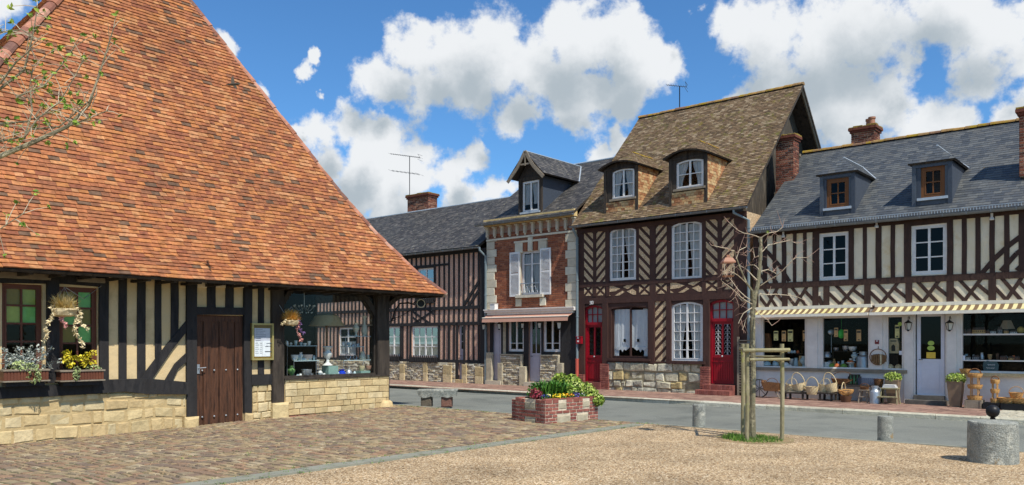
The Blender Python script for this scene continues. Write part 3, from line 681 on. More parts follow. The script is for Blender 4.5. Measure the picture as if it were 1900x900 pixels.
# door surround
stud(z2, 285, 322, 100, 735, .07); m.ext(HL, [Pz(*z2(x, y)) for x, y in ((14, 232), (322, 236), (322, 272), (14, 268))], -.01, .065)
stud(z2, 112, 152, 100, 236, .03); stud(z2, 200, 238, 100, 236, .03); stud(z2, 355, 383, 100, 550, .03)
m.ext(HL, [Pz(*z2(x, y)) for x, y in ((318, 552), (420, 548), (420, 598), (318, 602))], -.01, .08)
wobble(m, .025, 1.8); part('timber_frame', m, TIMB, hall)
m = MB(); r = R2(415, 471, 100, 690); m.box(HL, r[0], r[1], -.2, .1, r[2], TOPZ)
r = R2(918, 972, 150, 675); m.box(HL, r[0], r[1] + .02, -.26, .08, r[2], TOPZ)
part('post', m, TIMG, hall)
m = MB()
def curve_brace(F, a, c, b, w, v0, v1):
    pts = [( (1 - t) ** 2 * a[0] + 2 * t * (1 - t) * c[0] + t * t * b[0], (1 - t) ** 2 * a[1] + 2 * t * (1 - t) * c[1] + t * t * b[1]) for t in [i / 8 for i in range(9)]]
    for i in range(8): m.beam(F, pts[i], pts[i + 1], w, v0, v1)
curve_brace(HL, Pz(*z2(932, 300)), Pz(*z2(915, 235)), Pz(*z2(845, 160)), .13, -.18, .0)
curve_brace(HL, Pz(*z2(955, 290)), Pz(*z2(965, 215)), Pz(*z2(1045, 175)), .12, -.18, 0)
curve_brace(HL, Pz(*z2(440, 262)), Pz(*z2(480, 200)), Pz(*z2(520, 140)), .12, -.12, .03)
m.box(HL, sp[0], 1.2, -.16, .05, 2.93, 3.06)
part('brace', m, TIMG, hall)
# big front window of the corner shop + the one round the corner
m = MB(); a, b, c, d = sp
m.box(HL, a, b, -.06, .02, c, c + .05); m.box(HL, a, a + .04, -.05, 0, c, d); m.box(HL, b - .03, b, -.05, 0, c, d); m.box(HL, a, 0, -.3, .14, c - .04, c)
um = HL.u(595); SF = Fr(HL.p(0, 0, 0).xy, -HL.N.xy, HL.U.xy)
m.box(SF, .26, 3.2, -.04, .0, c, c + .05); m.box(SF, 3.14, 3.2, -.05, .0, c, TOPZ)
wf = part('shop_window', m, TIMG, hall)
m = MB(); m.quad(HL.p(a, -.03, c), HL.p(b, -.03, c), HL.p(b, -.03, d), HL.p(a, -.03, d)); part('pane', m, SHOPGLASS, wf)
m = MB(); m.quad(SF.p(.26, -.02, c), SF.p(3.2, -.02, c), SF.p(3.2, -.02, TOPZ), SF.p(.26, -.02, TOPZ)); part('pane', m, SHOPGLASS, wf)
# casement windows with coloured panes
olive, limeg, green, blk = C('olive_pane', 160, 136, 44), C('lime_pane', 196, 208, 96), C('green_pane', 150, 226, 120), C('dark_pane', 20, 20, 22, .12)
YCOL = {'A': [[olive, limeg], [limeg, green], [blk, blk], [blk, blk], [blk, blk]], 'B': [[olive, green], [green, olive], [olive, green], [blk, blk], [blk, blk]]}
for key, w in (('A', wA), ('B', wB)):
    win = window(hall, HL, w[0], w[1], w[2], w[3], v=-.06, cols=2, rows=5, leaf=1, fw=.06, bar=.035, wm=WINBR, pane=True, depth=.08)
    for rr in range(5):
        for cc in range(2):
            uu0 = w[0] + .09 + (w[1] - w[0] - .18) * cc / 2; uu1 = uu0 + (w[1] - w[0] - .18) / 2; zz1 = w[3] - .09 - (w[3] - w[2] - .18) * rr / 5; zz0 = zz1 - (w[3] - w[2] - .18) / 5
            if YCOL[key][rr][cc] is blk: continue
            q = MB(); q.box(HL, uu0, uu1, -.112, -.106, zz0, zz1); part('coloured_pane', q, YCOL[key][rr][cc], win)
# lining boards above windows
m = MB(); m.box(HL, wA[0] - .3, wA[1] + .1, .05, .14, 2.86, 2.97); m.box(HL, wB[0] + .3, wB[1] + .1, .05, .12, 2.86, 2.95); part('lining_board', m, GREYW, hall)
# door
m = MB(); n = 6; W = dr[1] - dr[0]
for i in range(n): m.block(HL, dr[0] + W * i / n + .003, dr[0] + W * (i + 1) / n - .003, -.1, -.045 + (.018 if i % 2 else 0), dr[2], dr[3], .006, .001)
door = part('door', m, WOODD, hall)
m = MB(); m.box(HL, dr[0], dr[1], -.05, -.018, dr[3] - .14, dr[3]); m.box(HL, dr[0], dr[0] + .11, -.05, -.018, dr[2], dr[3] - .14); m.box(HL, dr[1] - .08, dr[1], -.05, -.018, dr[2], dr[3] - .14); part('door_frame', m, WOODD, door)
m = MB()
for zz in (dr[2] + .2, (dr[2] + dr[3]) / 2, ):
    for i in range(4): m.ball(HL.p(dr[0] + W * (.14 + .25 * i), -.02, zz), .022, 7, 4)
part('stud', m, METAL, door)
m = MB(); hz = HL.z(370, 683); m.box(HL, dr[0] + .03, dr[0] + .09, -.02, 0, hz - .12, hz + .08); m.tube([HL.p(dr[0] + .06, 0, hz), HL.p(dr[0] + .06, .06, hz), HL.p(dr[0] + .2, .06, hz + .01)], .012, 6); part('handle', m, METAL, door)
# vents and small lamps under the eave
m = MB()
for x in (85, 175, 262):
    a = Pz(*z2(x - 22, 138)); b = Pz(*z2(x + 22, 138)); m.box(HL, a[0], b[0], 0, .05, a[1], a[1] + .16)
    m.tube([HL.p((a[0] + b[0]) / 2, .05, a[1] + .07), HL.p((a[0] + b[0]) / 2, .09, a[1] + .07)], .05, 10)
part('vent', m, CREAM, hall)
# roof
EC = 1.3 + .0; EV = .9; EZ = 2.965
prof = [(0, 0), (.55, .56), (1.29, 1.58), (2.0, 2.72), (2.7, 3.98), (3.7, 5.8), (4.77, 7.75), (5.82, 9.66)]
RP = lambda u, s, h: HL.p(EC + u, EV - s, EZ + h)
uR = lambda s: -s; uL = lambda s: -13.6 + 1.33 * s
tl, dk, bk = MB(), MB(), MB()
for (s0, h0), (s1, h1) in zip(prof, prof[1:]):
    tile_quad(tl, RP(uL(s0), s0, h0), RP(uR(s0), s0, h0), RP(uR(s1), s1, h1), RP(uL(s1), s1, h1), .108, .2, .022, .006, .35, wave=.02)
    slab(dk, [RP(uL(s0), s0, h0), RP(uR(s0), s0, h0), RP(uR(s1), s1, h1), RP(uL(s1), s1, h1)], .06)
    # side slopes
    bR = 11.6
    tile_quad(tl, RP(uR(s0), bR - s0, h0), RP(uR(s0), s0, h0), RP(uR(s1), s1, h1), RP(uR(s1), bR - s1 , h1), .16, .24, .02, .005, .3, wave=.02)
    tile_quad(tl, RP(uL(s0), s0, h0), RP(uL(s0), bR + 1.4 - s0, h0), RP(uL(s1), bR + 1.4 - s1, h1), RP(uL(s1), s1, h1), .16, .24, .02, .005, .3, wave=.02)
    slab(dk, [RP(uR(s0), s0, h0), RP(uR(s0), bR - s0, h0), RP(uR(s1), bR - s1, h1), RP(uR(s1), s1, h1)], .06)
    slab(dk, [RP(uL(s0), bR + 1.4 - s0, h0), RP(uL(s0), s0, h0), RP(uL(s1), s1, h1), RP(uL(s1), bR + 1.4 - s1, h1)], .06)
    slab(dk, [RP(uL(s0), bR + 1.2 - s0, h0), RP(uR(s0), bR - s0, h0), RP(uR(s1), bR - s1, h1), RP(uL(s1), bR + 1.2 - s1, h1)], .06)
roof = part('roof', tl, HALLTILE, hall); part('roof_boards', dk, TIMG, roof)
m = MB()
mr_ = MB()
for (s0, h0), (s1, h1) in zip(prof, prof[1:]):
    mr_.tube([RP(uR(s0), s0, h0 - .015), RP(uR(s1), s1, h1 - .015)], .07, 7); mr_.tube([RP(uL(s0), s0, h0 - .01), RP(uL(s1), s1, h1 - .01)], .1, 7)
    ridge(m, RP(uR(s0), s0, h0 + .02), RP(uR(s1), s1, h1 + .02), .09, .3); ridge(m, RP(uL(s0), s0, h0 + .03), RP(uL(s1), s1, h1 + .03), .13, .3)
s, h = prof[-1]; ridge(m, RP(uR(s), s, h + .03), RP(uR(s), bR - s, h + .03), .12, .33)
part('hip_tiles', m, HALLRIDGE, roof); part('hip_mortar', mr_, mat('hip_mortar', [sc(176, 150, 126)], .95, bump=.4), roof)
m = MB()
for i in range(26): u = -11.8 + i * .52; m.box(HL, u, u + .07, -.2, .8, 2.9, 2.955)
part('rafter', m, TIMG, roof, kind=None)

PIER = mat('grey_pier_stone', [sc(*c) for c in ((186,176,150),(176,166,142),(192,180,152))], .9, island=True, nscale=6, namt=.3, bump=.6, bscale=20)

BOARDW = mat('gable_boards', [sc(92,84,74), sc(70,64,56), sc(112,102,88)], .85, nscale=8, namt=.4, bump=.8, bscale=20, stretch=(3, 3, .3))
# ---------------------------------------------------------------- house helpers
def roof_hit(F, px, py, EV, EZ, sl):
    lo, hi = EV + .3, -9.0
    g = lambda v: F.z(px, py, v) - (EZ + (EV - v) * sl)
    a = g(lo)
    for _ in range(50):
        mid = (lo + hi) / 2
        if (g(mid) > 0) == (a > 0): lo = mid
        else: hi = mid
    return (lo + hi) / 2
def shell(parent, F, u0, u1, z0, zt, holes, m_, depth, rv=None, rz=None, sides=True, rev=.16, name='wall'):
    m = MB(); sheet(m, F, u0, u1, z0, zt, 0, holes, rev); w = part(name, m, m_, parent)
    m = MB(); P = F.p
    m.quad(P(u0, -depth, z0), P(u1, -depth, z0), P(u1, -depth, zt), P(u0, -depth, zt))
    rv = -depth / 2 if rv is None else rv
    for u in (u0 + .02, u1 - .02):
        if sides: m.quad(P(u, 0, z0), P(u, -depth, z0), P(u, -depth, zt), P(u, rv, (rz or zt) - .1), P(u, 0, zt))
        else: m.quad(P(u, 0, z0), P(u, -depth, z0), P(u, -depth, zt), P(u, 0, zt))
    part('side_wall', m, STUCCO, parent)
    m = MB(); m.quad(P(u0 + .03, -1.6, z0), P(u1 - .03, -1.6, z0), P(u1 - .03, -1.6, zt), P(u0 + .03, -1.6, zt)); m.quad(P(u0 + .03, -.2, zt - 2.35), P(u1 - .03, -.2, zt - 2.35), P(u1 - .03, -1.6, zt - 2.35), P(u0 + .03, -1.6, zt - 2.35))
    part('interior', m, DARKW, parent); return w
def roofing(parent, F, u0, u1, EV, EZ, RV, RZ_, tm, gauge, wid, th=.008, jit=.002, back=4.0, rmat=None, rr=.1, backz=None, wj=.08, wave=0):
    tl, dk = MB(), MB(); P = F.p
    tile_quad(tl, P(u0, EV, EZ), P(u1, EV, EZ), P(u1, RV, RZ_), P(u0, RV, RZ_), gauge, wid, th, jit, wj, wave=wave)
    bz = backz if backz else EZ
    tile_quad(tl, P(u1, RV - back, bz), P(u0, RV - back, bz), P(u0, RV, RZ_), P(u1, RV, RZ_), gauge * 2, wid * 2, th, jit, .1)
    slab(dk, [P(u0, EV, EZ), P(u1, EV, EZ), P(u1, RV, RZ_), P(u0, RV, RZ_)], .07); slab(dk, [P(u1, RV - back, bz), P(u0, RV - back, bz), P(u0, RV, RZ_), P(u1, RV, RZ_)], .07)
    r = part('roof', tl, tm, parent); part('roof_boards', dk, TIMG, r)
    m = MB()
    if rmat: ridge(m, P(u0, RV, RZ_ + .03), P(u1, RV, RZ_ + .03), rr, .33); part('ridge_tiles', m, rmat, r)
    else: m.tube([P(u0, RV, RZ_ + .02), P(u1, RV, RZ_ + .02)], .045, 8); part('zinc_ridge', m, ZINCL, r)
    return r
def gutter(parent, F, u0, u1, v, z, r=.07, mt=None):
    m = MB(); n = 7; vs = []
    for u in (u0, u1):
        for i in range(n + 1):
            a = math.pi * i / n; vs.append(F.p(u, v + r * math.cos(a), z - r * math.sin(a)))
        for i in range(n + 1):
            a = math.pi * (n - i) / n; vs.append(F.p(u, v + (r - .008) * math.cos(a), z - (r - .008) * math.sin(a)))
    k = 2 * n + 2; m.add(vs, [(i, (i + 1) % k, k + (i + 1) % k, k + i) for i in range(k)] + [tuple(range(k))[::-1], tuple(range(k, 2 * k))])
    u = u0 + .4
    while u < u1: m.box(F, u, u + .02, v - r - .01, v + r + .006, z - r * .9, z + .006); u += .55
    return part('gutter', m, mt or ZINC, parent)
def drain(parent, F, u, v0, z0, zb, mt=PIPE, du=0, foot=None, r=.045):
    m = MB(); m.tube([F.p(u + du, v0, z0), F.p(u + du, v0 - .02, z0 - .12), F.p(u, .09, z0 - .35), F.p(u, .09, zb)], r, 8)
    z = z0 - .6
    while z > zb + .4: m.tube([F.p(u, .09, z), F.p(u, .09, z + .03)], r * 1.35, 8); z -= 1.3
    d = part('downpipe', m, mt, parent, smooth=True)
    if foot: m = MB(); m.tube([F.p(u, .1, SW), F.p(u, .1, zb), F.p(u, .1, zb + .06)], [r * 1.3, r * 1.3, r * 1.55], 8); part('pipe_foot', m, foot, d, smooth=True)
    return d
def brickbox(parent, F, u0, u1, v0, v1, z0, z1, bm_=None, mm=None, rh=.07, ln=.21, dep=.012, name='chimney', cap=None, pots=0, caps=LICHEN, label=None):
    m = MB(); m.box(F, u0, u1, v0, v1, z0, z1); ch = part(name, m, mm or PMORT, parent, label=label)
    m = MB()
    P = F.p
    for fr, L in ((Fr(P(u0, v1, 0).xy, F.U.xy, F.N.xy), u1 - u0), (Fr(P(u1, v1, 0).xy, -F.N.xy, F.U.xy), v1 - v0), (Fr(P(u0, v0, 0).xy, F.N.xy, -F.U.xy), v1 - v0), (Fr(P(u1, v0, 0).xy, -F.U.xy, -F.N.xy), u1 - u0)):
        masonry(m, fr, -.012, L + .012, z0, z1, 0, (rh, rh), (ln, ln + .004), .012, dep, .002, c=.004, dj=.002)
    part('bricks', m, bm_ or CHBRICK, ch)
    if cap:
        m = MB(); h = cap
        for i, (o, a, b) in enumerate(((.05, -.16 * h / .3, -.08 * h / .3), (.09, -.08 * h / .3, 0))): m.box(F, u0 - o, u1 + o, v0 - o, v1 + o, z1 + a, z1 + b)
        part('brick_band', m, CHBRICK, ch); m = MB(); nn = 6
        for i in range(nn):
            for k in range(3): 
                a = u0 - .08 + (u1 - u0 + .16) * i / nn; b = v0 - .08 + (v1 - v0 + .16) * k / 3; m.block(F, a, a + (u1 - u0 + .16) / nn, b, b + (v1 - v0 + .16) / 3, z1, z1 + random.uniform(.03, .07), .01, .008)
        part('mortar_cap', m, caps, ch)
    for i in range(pots):
        m = MB(); uu = u0 + (u1 - u0) * (.62 + .2 * i); m.lathe(P(uu, (v0 + v1) / 2 + (.1 if i % 2 else -.1), z1), [(.11, 0), (.1, .25), (.12, .27), (.12, .33), (.09, .33)], 10); part('chimney_pot', m, CLAY, ch, smooth=True)
    return ch
def dormer(parent, F, u0, u1, vf, ze, EV, EZ, sl, rise, hip, ov, tm, gauge, wid, facem, cheekm, win, arch=0, gable=False, apron=None, cheek_tiles=None, rmat=None, label=None, winmat=None, wkw=None, name='dormer'):
    P = F.p; zr = lambda v: EZ + (EV - v) * sl; vh = lambda z: EV - (z - EZ) / sl; uc = (u0 + u1) / 2; z0 = zr(vf)
    G = Fr(P(0, vf, 0).xy, F.U.xy, F.N.xy)
    m = MB(); sheet(m, G, u0, u1, z0 - .1, ze + (0 if gable else .0), 0, [win], .12)
    a, b = win[:2]
    m.box(G, u0 - .012, u0 + .09, -.05, .03, z0 - .02, ze); m.box(G, u1 - .09, u1 + .012, -.05, .03, z0 - .02, ze); m.box(G, u0 + .09, u1 - .09, -.05, .028, ze - .12 if not arch else ze - .05, ze)
    if gable: m.ext(G, [(u0, ze), (u1, ze), (uc, ze + rise * .86)], -.05, -.01)
    if arch:
        n = 10; m.ext(G, [(u0, ze)] + [(u0 + (u1 - u0) * i / n, ze + arch * (1 - (2 * i / n - 1) ** 2)) for i in range(n + 1)] + [(u1, ze)], -.05, .0)
    d = part(name, m, facem, parent, label=label)
    m = MB()
    for u in (u0, u1):
        s_ = .02 if u == u0 else -.02
        m.add([P(u, vf, z0 - .1), P(u, vf, ze), P(u, vh(ze), ze), P(u + s_, vf, z0 - .1), P(u + s_, vf, ze), P(u + s_, vh(ze), ze)], [(0, 1, 2), (3, 5, 4), (0, 3, 4, 1), (1, 4, 5, 2), (2, 5, 3, 0)])
    m.quad(P(u0 + .03, vf - .5, z0), P(u1 - .03, vf - .5, z0), P(u1 - .03, vf - .5, ze), P(u0 + .03, vf - .5, ze)) if False else None
    part('cheek', m, cheekm, d)
    if cheek_tiles:
        m = MB()
        for u, fr in ((u1, Fr(P(u1, vf, 0).xy, -F.N.xy, F.U.xy)), (u0, Fr(P(u0, vf, 0).xy, -F.N.xy, -F.U.xy))):
            masonry(m, fr, 0, vf - vh(ze), z0 - .1, ze, .004, (gauge, gauge), (wid, wid * 1.1), .005, .016, .002, c=.003, dj=.004, inside=lambda x, z: z > zr(vf - x) - .02)
        part('hung_tiles', m, cheek_tiles, d)
        if apron:
            m = MB(); masonry(m, G, u0 + .02, u1 - .02, z0 - .06, apron, .0, (gauge, gauge), (wid, wid * 1.1), .005, .02, .002, c=.003, dj=.004); part('hung_tiles', m, cheek_tiles, d)
    m = MB(); m.box(G, a - .08, b + .08, -.02, .07, win[2] - .07, win[2] + .0); part('sill', m, ZINCL if not cheek_tiles else GREYW, d)
    zz = ze - .03; L = P(u0 - ov, vf + ov, zz); Rr = P(u1 + ov, vf + ov, zz); Lb = P(u0 - ov, vh(zz), zz); Rb = P(u1 + ov, vh(zz), zz)
    A = P(uc, vf - hip if not gable else vf + ov * 1.1, ze + rise); B = P(uc, vh(ze + rise), ze + rise)
    t, k = MB(), MB()
    up = Vector((0, 0, .035))
    if not gable:
        n = 8 if arch else 1; es = []
        for i in range(n + 1):
            x = i / n; es.append(P(u0 - ov + (u1 - u0 + 2 * ov) * x, vf + ov + (.06 * (1 - (2 * x - 1) ** 2) if arch else 0), zz + arch * (1 - (2 * x - 1) ** 2)))
        for i in range(n):
            tile_quad(t, es[i] + up, es[i + 1] + up, A + up, A + up, gauge, wid, .008, .002); slab(k, [es[i] + up, es[i + 1] + up, A + up], .05)
    tile_quad(t, Lb + up, L + up, A + up, B + up, gauge, wid, .008, .002); slab(k, [Lb + up, L + up, A + up, B + up], .05)
    tile_quad(t, Rr + up, Rb + up, B + up, A + up, gauge, wid, .008, .002); slab(k, [Rr + up, Rb + up, B + up, A + up], .05)
    rf = part('dormer_roof', t, tm, d); part('roof_boards', k, TIMG, rf)
    m = MB()
    if rmat: ridge(m, A + up * 1.3, B + up * 1.3, .06, .25)
    else: m.tube([A + up * 1.6, B + up * 1.6], .025, 6); m.tube([Rb + up, B + up], .03, 5); m.tube([Lb + up, B + up], .03, 5)
    part('ridge_capping', m, rmat or ZINCL, rf)
    if gable:
        m = MB(); g0 = ov + .0
        for sgn, e in ((-1, u0 - ov), (1, u1 + ov)):
            pts = [(e - sgn * -.02, zz - .12), (uc + sgn * (abs(e - uc) * .45), ze + rise * .38), (uc, ze + rise + .04)]
            for q in range(2): m.beam(G, pts[q], pts[q + 1], .13, g0 - .0, g0 + .035)
        m.box(G, uc - .02, uc + .02, g0 - .02, g0 + .03, ze + rise - .5, ze + rise - .05)
        m.beam(G, (uc - .22, ze + rise * .5), (uc + .22, ze + rise * .5), .06, g0 - .02, g0 + .02)
        part('bargeboard', m, GREYW, d)
    window(d, G, win[0], win[1], win[2], win[3], wm=winmat or WHITE, **(wkw or {}))
    return d
def panes_door(parent, F, u0, u1, z0, z1, mt, v=-.1, glassfrom=.45, cols=2, rows=1, name='door', label=None):
    m = MB(); s_ = .09; zg_ = z0 + (z1 - z0) * glassfrom
    m.box(F, u0, u0 + s_, v - .04, v, z0, z1); m.box(F, u1 - s_, u1, v - .04, v, z0, z1); m.box(F, u0 + s_, u1 - s_, v - .04, v, z1 - s_, z1)
    m.box(F, u0 + s_, u1 - s_, v - .04, v - .012, z0, zg_); m.box(F, u0 + s_, u1 - s_, v - .012, v, z0, z0 + s_ * 1.3); m.box(F, u0 + s_, u1 - s_, v - .012, v, zg_ - s_, zg_)
    m.box(F, u0 + s_ + .04, u1 - s_ - .04, v - .012, v - .002, z0 + s_ * 1.3 + .05, zg_ - s_ - .05)
    for i in range(1, cols): c = u0 + (u1 - u0) * i / cols; m.box(F, c - .015, c + .015, v - .03, v - .001, zg_, z1 - s_)
    for i in range(1, rows): c = zg_ + (z1 - s_ - zg_) * i / rows; m.box(F, u0 + s_, u1 - s_, v - .03, v - .003, c - .015, c + .015)
    d = part(name, m, mt, parent, label=label)
    if glassfrom < .95: m = MB(); m.quad(F.p(u0 + s_, v - .02, zg_), F.p(u1 - s_, v - .02, zg_), F.p(u1 - s_, v - .02, z1 - s_), F.p(u0 + s_, v - .02, z1 - s_)); part('pane', m, GLASS, d)
    m = MB(); m.tube([F.p(u0 + .06, v, z0 + .95), F.p(u0 + .06, v + .05, z0 + .95), F.p(u0 + .16, v + .05, z0 + .95)], .01, 6); part('handle', m, IRON, d)
    return d
def uzr(zm, *a, v=0): return rect(ST, zm, *a, v=v)
H3L, H3R = ST.u(1072), ST.u(1386)
# ================================================================ house 4: cream timbered shop
Z4 = 5.02; E4V, E4Z, R4V, R4Z = .26, 5.07, -4.05, 8.2; S4 = (R4Z - E4Z) / (E4V - R4V)
h4 = thing('timbered_shop_house', 'cream and brown timbered shop house with grey slate roof and striped awnings', 'house', ST.p(H3R + .15, 0, SW), ST.rot())
zu = Zm(1380, 380, 3.654); zg1 = Zm(1380, 560, 4.093); zg2 = Zm(1620, 560, 4.089)
U4L, U4R = ST.u(1398), 12.0
w41 = uzr(zu, 512, 712, 188, 508); w42 = uzr(zu, 1137, 1378, 133, 472)
s1 = uzr(zg1, 132, 475, 155, 497); s2 = uzr(zg1, 585, 958, 150, 505); s3 = uzr(zg2, 97, 232, 143, 512)
d4 = uzr(zg2, 318, 547, 128, 722); s4 = uzr(zg2, 660, 1145, 128, 528); s4 = (s4[0], 10.4, s4[2], s4[3])
SZ = s1[2]; HT = 2.62
s1, s2, s3 = [(a[0], a[1], SZ, HT - .18) for a in (s1, s2, s3)]; s4 = (s4[0], s4[1], SZ - .02, HT - .12); d4 = (d4[0], d4[1], .28, HT - .14)
JZ = 2.74
shell(h4, ST, U4L, U4R, JZ, Z4, [w41, w42], CREAM, 8.4, R4V, R4Z, name='plaster_wall')
m = MB(); sheet(m, ST, U4L, U4R, -.05, JZ, 0, [s1, s2, s3, s4, d4], .14); part('shop_front_wall', m, WHITEW, h4)
m = MB(); P = ST.p
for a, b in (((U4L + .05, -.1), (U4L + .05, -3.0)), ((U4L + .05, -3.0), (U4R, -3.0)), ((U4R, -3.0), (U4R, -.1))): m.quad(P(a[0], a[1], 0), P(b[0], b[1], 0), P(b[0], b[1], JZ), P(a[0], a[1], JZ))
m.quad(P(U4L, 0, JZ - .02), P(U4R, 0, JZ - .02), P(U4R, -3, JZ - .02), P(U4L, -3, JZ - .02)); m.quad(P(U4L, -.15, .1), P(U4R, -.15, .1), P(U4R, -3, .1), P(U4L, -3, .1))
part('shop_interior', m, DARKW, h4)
window(h4, ST, *w41, v=-.03, cols=1, rows=3, leaf=2, fw=.07, bar=.03); window(h4, ST, *w42, v=-.03, cols=1, rows=3, leaf=2, fw=.07, bar=.03)
# timber
m = MB(); cl = lambda x, y: ST.uz(zu(x, y))
railT = lambda u: cl(100, 528)[1] if False else None
zrail = sum(cl(x, y)[1] for x, y in ((300, 528), (800, 508), (1300, 487), (1700, 472))) / 4
zlat0 = JZ - .05
def st4(x0, x1, z0=None, z1=None, w=.02):
    a, b = ST.u(zu(x0, 300)[0]), ST.u(zu(x1, 300)[0]); j = random.uniform(-.008, .008); z0 = zrail if z0 is None else z0; z1 = Z4 if z1 is None else z1
    m.ext(ST, [(a, z0), (b, z0), (b + j, (z0 + z1) / 2), (b - j * .5, z1), (a, z1), (a + j, (z0 + z1) / 2)], -.01, w)
for x0, x1 in ((130, 160), (198, 222), (258, 288), (335, 358), (403, 427), (808, 835), (895, 935), (997, 1027), (1478, 1512), (1570, 1606), (1668, 1704), (1765, 1802), (1865, 1925), (1975, 2010), (2060, 2100)): st4(x0, x1)
for x0, x1 in ((468, 512), (712, 748), (1088, 1137), (1378, 1420)): st4(x0, x1, w=.03)
for (a, b, c) in ((468, 748, w41), (1088, 1420, w42)):
    ua, ub = ST.u(zu(a, 0)[0]), ST.u(zu(b, 0)[0]); m.box(ST, ua, ub, -.01, .026, c[3], c[3] + .14)
m.box(ST, U4L, U4R, -.01, .034, zrail - .15, zrail + .02); m.box(ST, U4L, U4R, -.01, .04, JZ - .1, JZ - .01); m.box(ST, U4L, U4R, -.01, .012, Z4 - .1, Z4)
m.box(ST, U4L, U4L + .16, -.01, .04, JZ, Z4)
posts = [95, 280, 487, 562, 840, 1120, 1400, 1685, 1965, 2230]
pu = [ST.u(zu(x, 600)[0]) for x in posts]
while pu[-1] < U4R - 1: pu.append(pu[-1] + 1.05)
xu = ST.u(zu(2100, 300)[0]) + .3
while xu < U4R - .2: m.box(ST, xu, xu + .12, -.01, .02, zrail, Z4); xu += .37
for u in pu[1:]: m.box(ST, u - .085, u + .085, -.01, .03, JZ, zrail)
zb, zt_ = JZ + .03, zrail - .13
for a, b in zip(pu, pu[1:]):
    a, b = a + .08, b - .08; W = b - a; c = (a, b, zb, zt_); H = zt_ - zb
    if W < .5: m.beam(ST, (a, zb + H * .45), (a + W * 1.1, zb - .1), .12, -.01, .02, c); continue
    m.beam(ST, (a + W * .22, zb - .1), (a + W * .86, zt_ + .1), .09, -.01, .024, c); m.beam(ST, (a - .05, zb + H * .66), (a + W * .38, zb - .05), .09, -.01, .017, c)
    m.beam(ST, (a + W * .14, zt_ + .05), (a + W * .78, zb - .05), .09, -.01, .02, c); m.beam(ST, (a + W * .66, zb + H * .82), (b + .05, zb + H * .22), .09, -.01, .016, c)
def brace4(pts, w, side):
    q = [cl(x, y) for x, y in pts]
    for i in range(len(q) - 1): m.beam(ST, q[i], q[i + 1], w, -.01, .026)
brace4([(80, 250), (170, 330), (240, 410), (310, 520)], .11, 0); brace4([(85, 350), (160, 430), (225, 530)], .1, 0); brace4([(90, 445), (165, 535)], .09, 0)
brace4([(1900, 200), (1800, 275), (1700, 365), (1615, 465)], .12, 0); brace4([(1960, 250), (1850, 330), (1745, 450)], .11, 0); brace4([(1990, 340), (1900, 395), (1850, 445)], .1, 0)
wobble(m, .025, 1.8); part('timber_frame', m, TIMBR, h4)
# shopfront joinery
m = MB()
for s_ in (s1, s2, s3, s4):
    a, b, c, d = s_; t = .05
    m.box(ST, a, a + t, -.12, -.02, c, d); m.box(ST, b - t, b, -.12, -.02, c, d); m.box(ST, a + t, b - t, -.12, -.02, d - t, d); m.box(ST, a + t, b - t, -.12, -.02, c, c + .03)
a, b, c, d = s4
m.box(ST, a + .05, b, -.11, -.05, c + .28, c + .31); m.box(ST, a + .05, b, -.11, -.05, c + .95, c + .99); m.box(ST, a + 1.43, a + 1.48, -.11, -.05, c + .31, c + .95)
sf = part('shop_window_frame', m, WHITEW, h4)
m = MB()
for a, b, c, d in (s1, s2, s3, s4): m.quad(P(a, -.08, c), P(b, -.08, c), P(b, -.08, d), P(a, -.08, d))
part('pane', m, SHOPGLASS, sf)
m = MB(); m.box(ST, U4L + .1, s3[1] + .1, -.02, .07, SZ - .1, SZ - .01); part('sill', m, GREYW, h4, label='dark grey sill under the three left shop windows')
m = MB(); m.box(ST, s4[0] - .08, s4[1], -.02, .12, SZ - .12, SZ - .04); part('sill', m, WICKP, h4, label='pale wooden sill under the big right shop window')
m = MB()
for x0, x1, z in ((483, 563, zg1), (963, 1055, zg1), (238, 308, zg2), (560, 635, zg2)):
    a, b = ST.u(z(x0, 300)[0]), ST.u(z(x1, 300)[0]); m.box(ST, a, b, -.01, .04, SZ - .005 if z is zg1 else SW, HT)
part('pilaster', m, WHITEW, h4)
panes_door(h4, ST, d4[0] + .03, d4[1] - .03, d4[2], d4[3], mat('shop_door_white', [sc(214, 216, 224)], .6, nscale=4, namt=.08, bump=.05), v=-.08, glassfrom=.44, cols=1, name='glazed_door')
m = MB(); m.box(ST, d4[0] - .15, d4[1] + .1, -.1, .42, 0, SW + .11); m.box(ST, d4[0], d4[1], -.2, .14, 0, .275); part('doorstep', m, mat('dark_step', [sc(96, 92, 86)], .8), h4)
